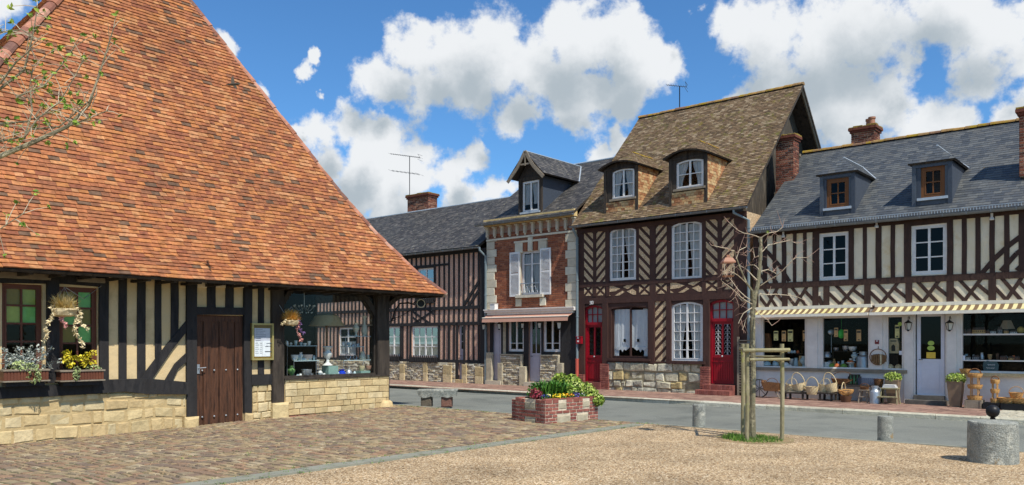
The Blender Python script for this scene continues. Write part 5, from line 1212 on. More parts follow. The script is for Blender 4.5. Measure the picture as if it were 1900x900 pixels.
for (x0, y0, x1, y1) in ((560, 435, 652, 290), (592, 440, 652, 345)): m.beam(ST, ST.uz(zP(x0, y0)), ST.uz(zP(x1, y1)), .12, -.01, .04)
a, b = ST.u(zP(232, 0)[0]), ST.u(zP(370, 0)[0]); cpp = (a, b, zmid2, zmid1 - .09)
part('timber_frame', m, TIMB, h1)
m = MB(); m.box(ST, a, b, .0, .02, zmid2 + .03, zmid1 - .08); pf = part('cross_panel', m, PINK, h1)
m = MB(); H = zmid1 - .09 - zmid2; W = b - a
for p, q in (((a, zmid2), (b, zmid1 - .09)), ((a, zmid1 - .12), (b - W * .2, zmid2)), ((a, zmid1 - H * .65), (a + W * .35, zmid2)), ((a + W * .65, zmid1), (b, zmid1 - H * .5))): m.beam(ST, p, q, .1, .0, .035, cpp)
part('cross_timber', m, TIMB, h1)
m, m2 = MB(), MB()
masonry(m, ST, U1L, a4[0] - .15, -.05, .86, 0, (.05, .09), (.1, .3), .008, .08, .008, c=.012, dj=.02); masonry(m, ST, a4[1] + .15, U1R, -.05, .86, 0, (.05, .09), (.1, .3), .008, .08, .008, c=.012, dj=.02)
m2.box(ST, U1L, a4[0] - .1, 0, .04, -.05, .86); m2.box(ST, a4[1] + .1, U1R, 0, .04, -.05, .86)
part('rubble_base', m, RUBBLE, h1); part('rubble_mortar', m2, RUBM, h1)
m = MB()
for x0, x1, z in ((155, 185, .75), (305, 332, .86), (434, 488, .75), (555, 585, .8), (640, 688, .7)): a, b = ST.u(zP(x0, 0)[0]), ST.u(zP(x1, 0)[0]); m.block(ST, a, b, 0, .12, -.05, z * .5, .01); m.block(ST, a, b, 0, .12, z * .5 + .01, z, .01)
m.block(ST, a4[0] - .05, a4[1] + .05, -.1, .15, 0, .18, .01); part('pale_stone_block', m, LIME, h1)
for w in (a1, a2, a3):
    m = MB(); n = int((w[1] - w[0]) / .11)
    for i in range(n + 1): u = w[0] + (w[1] - w[0]) * i / n; m.ext(ST, [(u - .03, w[2] - .2), (u + .03, w[2] - .2), (u + .03, w[2] + .06), (u, w[2] + .1), (u - .03, w[2] + .06)], .12, .14)
    m.box(ST, w[0] - .05, w[1] + .05, .0, .12, w[2] - .22, w[2] - .17); part('window_guard', m, TIMB, h1)
roofing(h1, ST, U1L, U2L - .22, E1V, E1Z, R1V, R1Z, SLATED, .12, .18, wave=.015)
gutter(h1, ST, U1L, U2L - .15, E1V + .06, E1Z - .03); drain(h1, ST, ST.u(901, .09), E1V + .05, E1Z - .05, .1, du=-.1)
a, b = ST.u(762, -3.9), ST.u(800, -3.9); brickbox(h1, ST, a, b, -4.3, -3.7, 7.2, ST.z(783, 362, -3.9), cap=.3)
# low house further left with orange tiles, only its ridge shows
hb = thing('tiled_house', 'distant house showing only its orange lichened roof above the hall roof edge', 'house', ST.p(-28, -2, SW), ST.rot())
m = MB(); m.box(ST, -32, -24.1, -7, 0, -.1, 5.0); part('wall', m, PINK, hb)
roofing(hb, ST, -32, -24.0, .3, 5.0, -3.6, 8.9, MOSSTILE, .12, .2, rmat=MOSSRIDGE)
# ---------------------------------------------------------------- small things
def G(px, py, z=0.0):
    Y = (1.7 - z) * 1500 / (py - 635); return Vector(((px - 950) / 1500 * Y, Y, z))
def at(px, py, Y): return Vector(((px - 950) / 1500 * Y, Y, 1.7 + (635 - py) / 1500 * Y))
# stone bench
bp = G(812, 753); bf = Fr(bp.xy, (.999, -.04), (-.04, -.999))
t = thing('stone_bench', 'rough granite slab bench on two stone blocks beside the road', 'bench', bp, 0)
m = MB(); L = 1.07; n = 10; m_ = 4; vs = []
for k, z in ((0, .42), (1, .445), (2, .27)):
    for i in range(n):
        for j in range(m_):
            u = -L / 2 + L * i / (n - 1); v = -.22 + .44 * j / (m_ - 1)
            zz = z - (.05 * abs(math.sin(i * 1.1)) if k == 2 and j in (0, m_ - 1) else 0) + (random.uniform(-.012, .012) if k else 0)
            ed = (i in (0, n - 1) or j in (0, m_ - 1)); s_ = .95 if (k == 1 and ed) else 1
            if k == 2: s_ = .9 + random.uniform(-.05, .05)
            if k == 0: s_ = 1 + random.uniform(-.01, .02)
            vs.append(bf.p(u * s_, v * s_, zz))
top, mid, bot = n * m_, 0, 2 * n * m_
fs = [(top + i * m_ + j, top + (i + 1) * m_ + j, top + (i + 1) * m_ + j + 1, top + i * m_ + j + 1) for i in range(n - 1) for j in range(m_ - 1)]
fs += [tuple(bot + x - top for x in f) for f in fs]
per = [i * m_ for i in range(n)] + [(n - 1) * m_ + j for j in range(1, m_)] + [i * m_ + m_ - 1 for i in range(n - 2, -1, -1)] + [j for j in range(m_ - 2, 0, -1)]
for A_, B_ in ((top, mid), (mid, bot)):
    for i in range(len(per)): a, b = per[i], per[(i + 1) % len(per)]; fs.append((A_ + a, A_ + b, B_ + b, B_ + a))
m.add(vs, fs); part('seat', m, GRAN, t)
for u, lm in ((-.29, mat('bench_block', [sc(112, 100, 84), sc(92, 84, 72)], .95, nscale=9, namt=.3, bump=.8)), (.25, mat('bench_block_red', [sc(132, 92, 78), sc(108, 84, 72)], .95, nscale=9, namt=.3, bump=.8))): m = MB(); m.block(bf, u - .14, u + .14, -.16, .16, -.02, .28, .02, .01); part('leg', m, lm, t)
# brick planter
fc = G(1012, 788); PL = Fr(fc.xy, (.76, .65), (.65, -.76)); PW, PD, PH = 1.57, .95, .51
t = thing('brick_planter', 'red brick and limestone planter full of flowers at the edge of the paving', 'planter', fc, PL.rot())
m = MB()
for a, b, c, d in ((0, PW, -.14, -.006), (0, PW, -PD + .006, -PD + .14), (.012, .14, -PD + .14, -.14), (PW - .14, PW - .012, -PD + .14, -.14)): m.box(PL, a + .006, b - .006, c, d, -.05, PH - .012)
m.box(PL, .04, 1.0, -PD - .16, -PD, -.05, PH - .04); part('mortar_core', m, PMORT, t)
m, m2 = MB(), MB(); P_ = PL.p
hol = {0: [(.38, .6, .3, .44), (1.1, 1.3, .3, .44), (.34, .72, .0, .16), (.92, 1.26, .0, .16)], 2: [(.3, .64, .3, .44), (.3, .64, .0, .09)]}
for k, (fr, L) in enumerate(((Fr(P_(0, 0, 0).xy, PL.U.xy, PL.N.xy), PW), (Fr(P_(PW, 0, 0).xy, -PL.N.xy, PL.U.xy), PD), (Fr(P_(0, -PD, 0).xy, PL.N.xy, -PL.U.xy), PD), (Fr(P_(PW, -PD, 0).xy, -PL.U.xy, -PL.N.xy), PW))):
    masonry(m, fr, 0, L, -.02, PH - .0, -.012, (.073, .073), (.2, .202), .018, .018, .002, holes=hol.get(k, []), c=.004, dj=.003)
    for h in hol.get(k, []): m2.block(fr, h[0] + .006, h[1] - .006, -.03, .006, h[2] + .005, h[3] - .005, .008, .003)
masonry(m, Fr(P_(.04, -PD - .16, 0).xy, PL.N.xy, -PL.U.xy), 0, .15, -.02, PH - .04, 0, (.073, .073), (.15, .152), .012, .012, .002)
part('bricks', m, PBRICK, t); part('limestone_block', m2, PIER, t)
m = MB()
for a, b, c, d in ((0, PW, -.12, .004), (0, PW, -PD - .004, -PD + .12)):
    u = a
    while u < b - .01: m.block(PL, u + .004, min(u + .2, b) - .004, c, d, PH - .012, PH + .012, .004); u += .2
part('coping_bricks', m, PBRICK, t)
m = MB(); m.box(PL, .12, PW - .12, -PD + .12, -.12, .2, PH - .05); part('soil', m, EARTH, t)
def plant(name, label, cat, c, rad, n, size, mt, elong=1.6, group=None, extra=None, shell=.3, up=.4):
    m = MB(); leaves(m, c, rad, n, size, up, shell, elong=elong)
    mts = [mt]
    if extra: mts = [mt, extra[0]]; m.mi = 1; leaves(m, Vector(c) + Vector((0, 0, rad[2] * .35)), (rad[0] * .95, rad[1] * .95, rad[2] * .8), extra[1], extra[2], 1.2, .5, elong=1.1)
    return single(name, m, mts if extra else mt, label, cat, group)
m = MB()
for i in range(520):
    b = PL.p(random.uniform(.3, .95), random.uniform(-.72, -.3), PH - .02); a = random.uniform(0, 6.28); r_ = random.uniform(.05, .3); h = random.uniform(.22, .4) * (1.15 - r_); w = .012
    d = Vector((math.cos(a), math.sin(a), 0)); s_ = Vector((-d.y, d.x, 0)) * w
    m.add([b - s_, b + s_, b + d * r_ * .5 + Vector((0, 0, h * .8)) + s_ * 1.3, b + d * r_ + Vector((0, 0, h)), b + d * r_ * .5 + Vector((0, 0, h * .8)) - s_ * 1.3], [(0, 1, 2, 4), (4, 2, 3)])
single('leafy_lily', m, LEAFM, 'upright bright green strappy plant in the middle of the planter', 'plant')
mb_ = MB()
for (u, v, z, r_) in ((1.2, -.4, .66, .3), (1.4, -.25, .58, .3), (1.1, -.7, .7, .3), (1.5, -.6, .62, .28), (1.3, -.55, .8, .24), (1.55, .0, .44, .16), (1.05, -.4, .6, .2), (1.0, -.6, .9, .16), (1.62, -.3, .5, .2)): leaves(mb_, PL.p(u, v, z), (r_, r_, r_ * .8), 420, .055, .4, .35)
single('variegated_bush', mb_, LEAFY, 'yellow green variegated bush spilling over the right end of the planter', 'bush')
plant('red_heather', 'dark red foliage plant at the left corner of the planter', 'plant', PL.p(.14, -.45, .6), (.14, .2, .14), 260, .04, mat('red_leaf', [sc(130, 40, 54), sc(164, 66, 80), sc(90, 34, 40)], .6, island=True, bump=0))
plant('round_green_plant', 'rounded mid green plant behind the red one in the planter', 'plant', PL.p(.35, -.65, .64), (.22, .25, .2), 320, .05, LEAFM)
pans = [((.18, -.2), 'blue', 3), ((.42, -.12), 'yellow', 0), ((.62, -.14), 'yellow', 1), ((.82, -.12), 'orange', 2), ((1.0, -.13), 'violet', 4), ((1.18, -.12), 'white', 5), ((.3, -.3), 'cream', 6)]
PC = {'yellow': (240, 205, 40), 'orange': (240, 160, 30), 'violet': (110, 70, 190), 'blue': (60, 60, 150), 'white': (225, 225, 225), 'cream': (235, 220, 150)}
for (u, v), cn, i in pans:
    lab = {0: 'yellow pansies nearest the left on the planter front', 1: 'yellow pansies next to the orange ones in the planter'}.get(i, cn + ' pansies along the planter front edge')
    plant('pansy', lab, 'flower', PL.p(u, v, PH + .03), (.11, .09, .07), 70, .035, LEAFM, group='pansies in the planter', extra=(plain(cn + '_petal', sc(*PC[cn])), 46 if i != 5 else 20, .045))
# bollards
def bollard(px, py, Yc, r, h, lab, n=20):
    Yc = Yc; c = Vector(((px - 950) / 1500 * Yc, Yc, zg((px - 950) / 1500 * Yc, Yc)))
    m = MB(); m.lathe(c, [(r * 1.0, -.1), (r * 1.0, .02)] + [(r * (1.0 - .02 * i / 5), h * i / 6) for i in range(1, 6)] + [(r * .97, h - .015), (r * .93, h), (r * .5, h + .006), (.001, h + .008)], n, .002)
    return single('stone_bollard', m, GRAN, lab, 'bollard', 'granite bollards along the road edge', smooth=True)
bollard(1297, 792, 16.25, .13, .45, 'slim speckled granite bollard left of the young tree'); bollard(1643, 818, 14.0, .13, .42, 'slim rust stained bollard between the tree and the thick bollard')
bollard(1842, 857, 11.5, .325, .575, 'thick squat granite bollard in the right foreground', 32)
m = MB(); Yb = 12.75; c = Vector(((1842 - 950) / 1500 * Yb, Yb, 0)); zc_ = 1.7 - 128 * Yb / 1500
m.lathe(c, [(.09, 0), (.09, .03), (.05, .06), (.045, zc_ - .19), (.07, zc_ - .16), (.035, zc_ - .12), (.04, zc_ - .1)], 14); m.ball(c + Vector((0, 0, zc_)), .1, 18, 12)
single('iron_bollard', m, IRON, 'black iron bollard with a ball top behind the thick granite bollard', 'bollard', smooth=True)
# young tree with stakes
tb = G(1397, 814); TY = tb.y
t = thing('young_tree', 'young pruned street tree with bare twisting branches tied to stakes', 'tree', tb)
m = MB()
def tp(px, py, dY=0): return at(px, py, TY + dY)
m.tube([tb + Vector((0, 0, -.05)), tp(1396, 760), tp(1398, 700), tp(1397, 640, .02), tp(1397, 580), tp(1400, 552, .02)], [.062, .052, .046, .044, .042, .047], 9); part('trunk', m, BARK, t, smooth=True)
m = MB(); main = [[(1399, 556, 0), (1406, 530, .02), (1410, 490, .03), (1412, 455, .02), (1411, 440, 0)], [(1397, 560, 0), (1396, 540, -.05), (1385, 525, -.1), (1372, 495, -.15), (1362, 465, -.2)]]
for b in main: m.tube([tp(*p) for p in b], [.042, .036, .031, .03, .026][:len(b)] if b is main[0] else [.028, .022, .017, .013, .009], 7)
part('limb', m, BARK, t, smooth=True)
br = [[(1412, 442, 0), (1390, 435, .1), (1370, 428, .2), (1352, 412, .3)], [(1411, 443, 0), (1425, 432, -.1), (1440, 430, -.1), (1452, 422, 0)], [(1411, 470, 0), (1425, 455, .1), (1445, 450, .2), (1465, 445, .2), (1480, 452, .3)],
 [(1411, 530, 0), (1440, 512, -.2), (1465, 490, -.3), (1478, 477, -.35), (1497, 478, -.4)], [(1409, 545, 0), (1440, 547, .2), (1470, 548, .4), (1490, 556, .5)], [(1408, 505, 0), (1425, 500, .2), (1440, 508, .3)],
 [(1398, 560, 0), (1370, 540, .2), (1345, 505, .4)], [(1397, 565, 0), (1375, 550, -.2), (1352, 530, -.3), (1338, 520, -.3)], [(1397, 570, 0), (1380, 580, -.1), (1370, 600, -.1)], [(1395, 575, 0), (1385, 592, .1), (1377, 612, .1)],
 [(1399, 570, 0), (1412, 585, -.2), (1425, 592, -.3), (1432, 604, -.3)], [(1385, 525, -.1), (1370, 512, -.3), (1350, 500, -.4), (1340, 505, -.4)], [(1408, 500, 0), (1398, 490, .1), (1385, 493, .2), (1378, 505, .3)], [(1405, 520, 0), (1385, 500, .2), (1370, 492, .4), (1360, 500, .5)],
 [(1362, 465, -.2), (1350, 462, -.3), (1330, 456, -.3), (1320, 455, -.3)], [(1366, 480, -.2), (1372, 465, -.2), (1385, 458, -.1)], [(1407, 475, 0), (1400, 478, .2), (1398, 460, .2), (1385, 475, .2)], [(1390, 558, 0), (1378, 558, .3), (1366, 545, .4), (1360, 555, .4)]]
TWIG2 = mat('young_twig', [sc(176, 150, 130), sc(160, 122, 108)], .9, namt=.2, bump=0)
m = MB(); m3 = MB(); random.seed(5)
for b in br:
    P3 = [tp(*p) for p in b]; q = []
    for i in range(len(P3) - 1):
        for s_ in (0, .5): q.append(P3[i].lerp(P3[i + 1], s_) + Vector([random.uniform(-.012, .012) for _ in range(3)]) * (1 if i + s_ else 0))
    q.append(P3[-1]); k = len(q); m.tube(q, [.0095 - .0065 * i / k for i in range(k)], 5)
    for i in range(1, k):
        for _ in range(random.choice((1, 1, 2))):
            d = (q[i] - q[i - 1]).normalized() * .35 + Vector([random.uniform(-1, 1) for _ in range(3)]); d.normalize(); l = random.uniform(.06, .3); c_ = q[i] + d * l * .5 + Vector((0, 0, random.uniform(-.02, .04)))
            m3.tube([q[i], c_, c_ + d * l * .5 + Vector((0, 0, random.uniform(-.05, .06)))], [.005, .0035, .002], 4)
m.mi = 1; m.add(m3.v, m3.f); part('branches', m, [TWIG, TWIG2], t, smooth=True)
m = MB(); leaves(m, tp(1424, 431), (.03, .03, .03), 14, .03); part('leaf_cluster', m, LEAFY, t)
def stake(px, py, yt, lab, dy=0):
    b = G(px, py); m = MB(); zt_ = at(px, yt, b.y).z; m.tube([b + Vector((0, 0, -.1)), b + Vector((.01, 0, zt_ * .5)), Vector((b.x, b.y, zt_))], [.046, .045, .043], 9)
    return b
st = thing('tree_support', 'round wooden stakes and rails framing the young tree', 'tree stake', G(1397, 816))
S_ = []
for px, py in ((1378, 808), (1386, 819), (1451, 817)):
    b = G(px, py); zt_ = at(px, 638, b.y).z; m = MB(); m.tube([b + Vector((0, 0, -.1)), b + Vector((.008, 0, zt_ * .5)), Vector((b.x, b.y, zt_))], [.037, .036, .036], 9); part('stake', m, STAKE, st, smooth=True); S_.append(b)
zr1, zr2 = at(1415, 650, 14).z, at(1415, 667, 14).z
for a, b, z, r_, off in ((S_[1] + Vector((-.1, -.09, 0)), S_[2] + Vector((.1, -.09, 0)), zr1, .034, 0), (S_[1] + Vector((.02, -.08, 0)), S_[2] + Vector((.1, -.08, 0)), zr2, .024, 0), (S_[0] + Vector((0, .08, 0)), S_[2] + Vector((0, .08, 0)), zr2 + .04, .02, 0), (S_[0] + Vector((-.06, -.05, 0)), S_[1] + Vector((-.06, -.1, 0)), zr1 + .02, .028, 0)):
    m = MB(); m.tube([Vector((a.x, a.y, z)), Vector((b.x, b.y, z + .005))], r_, 8); part('rail', m, STAKE, st, smooth=True)
m = MB()
for i in range(1500):
    a, r_ = random.uniform(0, 6.28), random.random() ** .5; b = tb + Vector((math.cos(a) * r_ * .52 - .02, math.sin(a) * r_ * .6 - .05, 0)); b.z = .0; h = random.uniform(.03, .1) * (1.3 - r_ * .6) * (1.4 if b.x < tb.x - .2 else .8); d = Vector((random.uniform(-.04, .04), random.uniform(-.04, .04), h)); w = Vector((random.uniform(-1, 1), random.uniform(-1, 1), 0)).normalized() * .006
    m.add([b - w, b + w, b + d], [(0, 1, 2)])
struct('grass_patch', m, GRASS, kind='stuff')
m = MB(); n = 26
ring = [tb + Vector((math.cos(2 * math.pi * i / n) * .66 + random.uniform(-.05, .05), math.sin(2 * math.pi * i / n) * .74 - .05, .004)) for i in range(n)]; m.add(ring, [tuple(range(n))]); struct('soil_patch', m, mat('tree_pit_soil', [sc(176, 150, 112), sc(150, 128, 96), sc(120, 120, 76)], .95, nscale=5, namt=.4, bump=.8, bscale=50))
# weeds in the joints
m = MB()
for i in range(900):
    k = random.random()
    if k < .5: u = random.uniform(-9, 6); P0 = HL.p(u, 7.5 + random.gauss(0, .12), 0)
    elif k < .8: u = random.uniform(-12, 2.4); P0 = ST.p(u, 9.2 + abs(random.gauss(0, .15)), 0)
    else: u = random.uniform(-8, 4); P0 = HL.p(u, random.uniform(4, 7.3), 0)
    if roadside(P0.x, P0.y) < 9.05: continue
    c = Vector((P0.x, P0.y, zg(P0.x, P0.y) + .015))
    for _ in range(4):
        d = Vector((random.uniform(-.03, .03), random.uniform(-.03, .03), random.uniform(.008, .03))); w = Vector((random.uniform(-1, 1), random.uniform(-1, 1), 0)).normalized() * .007; b = c + Vector((random.uniform(-.04, .04), random.uniform(-.04, .04), 0)); m.add([b - w, b + w, b + d], [(0, 1, 2)])
struct('joint_weeds', m, GRASS, kind='stuff')
# clay bird feeder in the tree
fd = tp(1351, 486, -.25)
t = thing('bird_feeder', 'terracotta roofed bird feeder hanging among the young tree branches', 'bird feeder', fd + Vector((0, 0, -.25)))
m = MB(); s_ = .105; m.add([fd + Vector(v) for v in ((-s_, -s_, 0), (s_, -s_, 0), (s_, s_, 0), (-s_, s_, 0), (-s_ * .6, -s_ * .6, .07), (s_ * .6, -s_ * .6, .07), (s_ * .6, s_ * .6, .07), (-s_ * .6, s_ * .6, .07), (-s_, -s_, -.02), (s_, -s_, -.02), (s_, s_, -.02), (-s_, s_, -.02))], [(4, 5, 6, 7), (0, 1, 5, 4), (1, 2, 6, 5), (2, 3, 7, 6), (3, 0, 4, 7), (8, 9, 1, 0), (9, 10, 2, 1), (10, 11, 3, 2), (11, 8, 0, 3), (8, 9, 10, 11)]); m.box(Fr(fd.xy, (1, 0), (0, -1)), -.03, .03, -.03, .03, fd.z + .07, fd.z + .12); part('roof', m, CLAY, t)
m = MB()
for x, y in ((-.08, -.08), (.08, -.08), (.08, .08), (-.08, .08)): m.tube([fd + Vector((x, y, 0)), fd + Vector((x, y, -.24))], .005, 4)
m.tube([fd + Vector((0, 0, .1)), tp(1358, 466, -.2)], .003, 4); part('wires', m, TWIG, t)
m = MB(); m.lathe(fd + Vector((0, 0, -.26)), [(.09, 0), (.11, .02), (.1, .02)], 10); part('tray', m, CLAY, t)
# overhanging branches of a tree standing left of the view
random.seed(8)
tr0 = Vector((-6.6, 6.0, -.3)); t = thing('budding_tree', 'tree outside the left edge whose budding branches reach into the view', 'tree', tr0)
LY = 6.4
lp = lambda px, py, dY=0: at(px, py, LY + dY)
m = MB(); m.tube([tr0, tr0 + Vector((.1, .1, 1.6)), tr0 + Vector((.2, .2, 3.0)), tr0 + Vector((.3, .3, 4.6))], [.16, .12, .1, .05], 9); part('trunk', m, BARK, t, smooth=True)
bs = [[(-420, 330, -.3), (-200, 340, -.1), (0, 290, 0), (60, 265, 0), (125, 235, .05), (165, 195, .05), (190, 120, .1), (212, 48, .1)], [(-380, 420, -.2), (-150, 320, 0), (0, 262, 0), (40, 255, 0)], [(-350, 200, 0), (-120, 190, 0), (0, 165, .1), (45, 130, .1), (62, 60, .1), (70, 10, .1)], [(-350, 220, .1), (-100, 180, .1), (0, 155, 0), (30, 115, 0), (60, 90, 0)],
 [(40, 262, 0), (70, 220, 0), (110, 190, .1), (140, 140, .1), (155, 110, .1)], [(45, 258, 0), (60, 205, .1), (55, 160, .1), (62, 120, .1)], [(60, 240, .1), (110, 235, .1), (140, 210, .1), (180, 175, 0)], [(-300, 480, 0), (-80, 440, 0), (0, 425, .1), (45, 395, .1)], [(30, 180, .1), (80, 160, .1), (115, 120, .2), (140, 85, .2)], [(125, 235, .05), (150, 225, 0), (200, 205, 0)], [(0, 230, .1), (50, 225, .1), (100, 205, .1)], [(-100, 90, .1), (0, 60, 0), (40, 55, 0), (75, 75, 0)]]
m, m2, m3 = MB(), MB(), MB()
for bi, b in enumerate(bs):
    q = [lp(*p) for p in b]; k = len(q); R0 = .028 if bi in (0,) else .018 if bi in (1, 2, 3) else .008; m.tube(q, [max(.0035, R0 * (1 - i / k)) for i in range(k)], 6)
    for i in range(1, k):
        for s_ in (.25, .6, .95):
            p = q[i - 1].lerp(q[i], s_); px = 950 + p.x / p.y * 1500
            for _ in range(2):
                d = Vector((random.uniform(-1, 1), random.uniform(-.6, .6), random.uniform(-.5, 1))).normalized(); l = random.uniform(.06, .26); e = p + d * l; m3.tube([p, p.lerp(e, .5) + Vector((0, 0, .01)), e], [.0035, .003, .0018], 4)
                for z in range(random.choice((0, 0, 1, 1, 2))): leaves(m2, e, (.018, .018, .018), 3, .032, .2, .1)
m.mi = 1; m.add(m3.v, m3.f); part('branches', m, [BARK, TWIG], t, smooth=True); part('leaves', m2, LEAFS, t)
# bird
bc = at(432, 157, 15)
m = MB(); m.tube([bc + Vector((-.13, 0, -.005)), bc + Vector((-.08, 0, 0)), bc + Vector((0, 0, .005)), bc + Vector((.08, 0, .012)), bc + Vector((.12, 0, .015)), bc + Vector((.14, 0, .014))], [.006, .018, .028, .024, .016, .003], 8)
m.add([bc + Vector(v) for v in ((-.03, 0, .02), (.04, 0, .02), (.0, .06, .12), (-.03, .1, .2), (-.05, .05, .13))], [(0, 1, 2, 4), (4, 2, 3)]); m.add([bc + Vector(v) for v in ((-.01, 0, -.01), (.05, 0, -.005), (.1, -.08, -.07), (.12, -.12, -.13), (.05, -.07, -.08))], [(0, 1, 2, 4), (4, 2, 3)]); m.add([bc + Vector(v) for v in ((-.12, 0, -.01), (-.2, .02, -.02), (-.2, -.02, -.02))], [(0, 1, 2)])
single('flying_bird', m, mat('bird_plumage', [sc(96, 84, 66), sc(60, 54, 48)], .8, bump=0), 'small dark bird flying in front of the big orange roof', 'bird', smooth=True)
# antennas
def antenna(px, yt, yb, Y, elems, label, ln=.9, ang=.4):
    b = at(px, yb, Y); tpz = at(px, yt, Y); t = thing('tv_antenna', label, 'antenna', b, 0)
    m = MB(); m.tube([b, tpz], .02, 6); part('mast', m, IRON, t)
    for (dz, L, ne, el) in elems:
        m = MB(); d = Vector((-math.cos(ang), math.sin(ang) * .5, .16)); c = tpz + Vector((0, 0, -dz)); a, e = c - d * L * .35, c + d * L * .65; m.tube([a, e], .012, 5); s_ = Vector((math.sin(ang), math.cos(ang), 0))
        for i in range(ne): p = a.lerp(e, i / (ne - 1)); m.tube([p - s_ * el * (1 - .4 * i / ne), p + s_ * el * (1 - .4 * i / ne)], .005, 4)
        if dz == 0: 
            for q in (-.13, .13): m.tube([a + Vector((0, 0, q)), a + s_ * .25 + Vector((0, 0, q)), a - s_ * .25 + Vector((0, 0, q)), a], .007, 4)
        part('aerial', m, plain('aerial_metal', sc(80, 82, 86), .5, .3), t)
antenna(760, 290, 398, 41.0, [(0, 1.7, 14, .28), (.85, 1.6, 8, .45)], 'tall rooftop antenna with two aerials beside the far chimney')
antenna(1261, 160, 212, 31.2, [(0, .8, 9, .22)], 'small rooftop antenna on the mossy tiled ridge')
# ---------------------------------------------------------------- hall fittings
for (x0, x1, yt, yb, lab, kind) in ((2, 85, 685, 708, 'brown flower box with silvery plants under the left hall window', 0), (108, 187, 686, 707, 'brown flower box with yellow plant under the second hall window', 1)):
    v = .2; a, b = HL.u(x0, v), HL.u(x1, v); z0, z1_ = HL.z((x0 + x1) / 2, yb, v), HL.z((x0 + x1) / 2, yt, v)
    t = thing('flower_box', lab, 'flower box', HL.p((a + b) / 2, v, z0), HL.rot(), 'flower boxes on the hall window sills')
    m = MB(); m.box(HL, a, b, .1, .34, z0 + .02, z1_ - .03); k = int((b - a) / .05)
    for i in range(k): c = a + (b - a) * (i + .1) / k; m.box(HL, c, c + (b - a) / k * .8, .34, .352, z0 + .03, z1_ - .03)
    part('slatted_box', m, WINBR, t); m = MB(); m.box(HL, a - .02, b + .02, .08, .37, z0, z0 + .025); m.box(HL, a - .02, b + .02, .08, .37, z1_ - .03, z1_); part('rim', m, GREYW, t)
    m = MB(); m.box(HL, a + .05, b - .05, .06, .3, z0 - .08, z0); part('shelf', m, TIMB, t)
    c = HL.p((a + b) / 2, .22, z1_)
    if kind == 0:
        m = MB()
        for i in range(60):
            e = c + HL.U.to_3d() * random.gauss(0, .28) + Vector((0, 0, random.uniform(.08, .4))); s0 = c + HL.U.to_3d() * random.gauss(0, .15); m.tube([s0, s0.lerp(e, .5) + Vector((0, 0, .04)), e], [.004, .003, .002], 3); leaves(m, e, (.05, .05, .05), 7, .035)
            leaves(m, s0.lerp(e, .6), (.05, .05, .05), 4, .035)
        m2 = MB(); leaves(m2, HL.p((a + b) / 2 + .1, .38, z1_ - .08), (.16, .08, .2), 160, .04); leaves(m2, HL.p(a + .25, .25, z1_ + .06), (.25, .12, .1), 120, .045)
        single('silver_plant', m, mat('silver_leaf', [sc(170, 176, 170), sc(140, 150, 140), sc(190, 194, 180)], .7, island=True, bump=0), 'silvery stemmed plant in the left flower box', 'plant'); single('trailing_plant', m2, mat('pale_leaf', [sc(176, 186, 130), sc(140, 156, 96)], .7, island=True, bump=0), 'pale green trailing plant in the left flower box', 'plant')  # pale leaf clumps form a trailing plant, not ivy in particular
    else:
        m = MB()
        for i in range(16): p = c + HL.U.to_3d() * random.uniform(-.28, .25) + Vector((0, 0, random.uniform(.05, .34))); leaves(m, p, (.08, .08, .06), 22, .05)
        m2 = MB(); leaves(m2, HL.p((a + b) / 2 - .12, .38, z1_ - .06), (.07, .05, .15), 80, .04); leaves(m2, HL.p(b - .15, .25, z1_ + .03), (.15, .08, .06), 60, .035)
        single('yellow_plant', m, mat('yellow_leaf', [sc(214, 196, 40), sc(186, 170, 30), sc(226, 210, 80)], .6, island=True, bump=0), 'bright yellow leaved plant in the second flower box', 'plant'); single('trailing_plant', m2, mat('pale_leaf', []), 'pale ivy trailing over the front of the second flower box', 'plant')
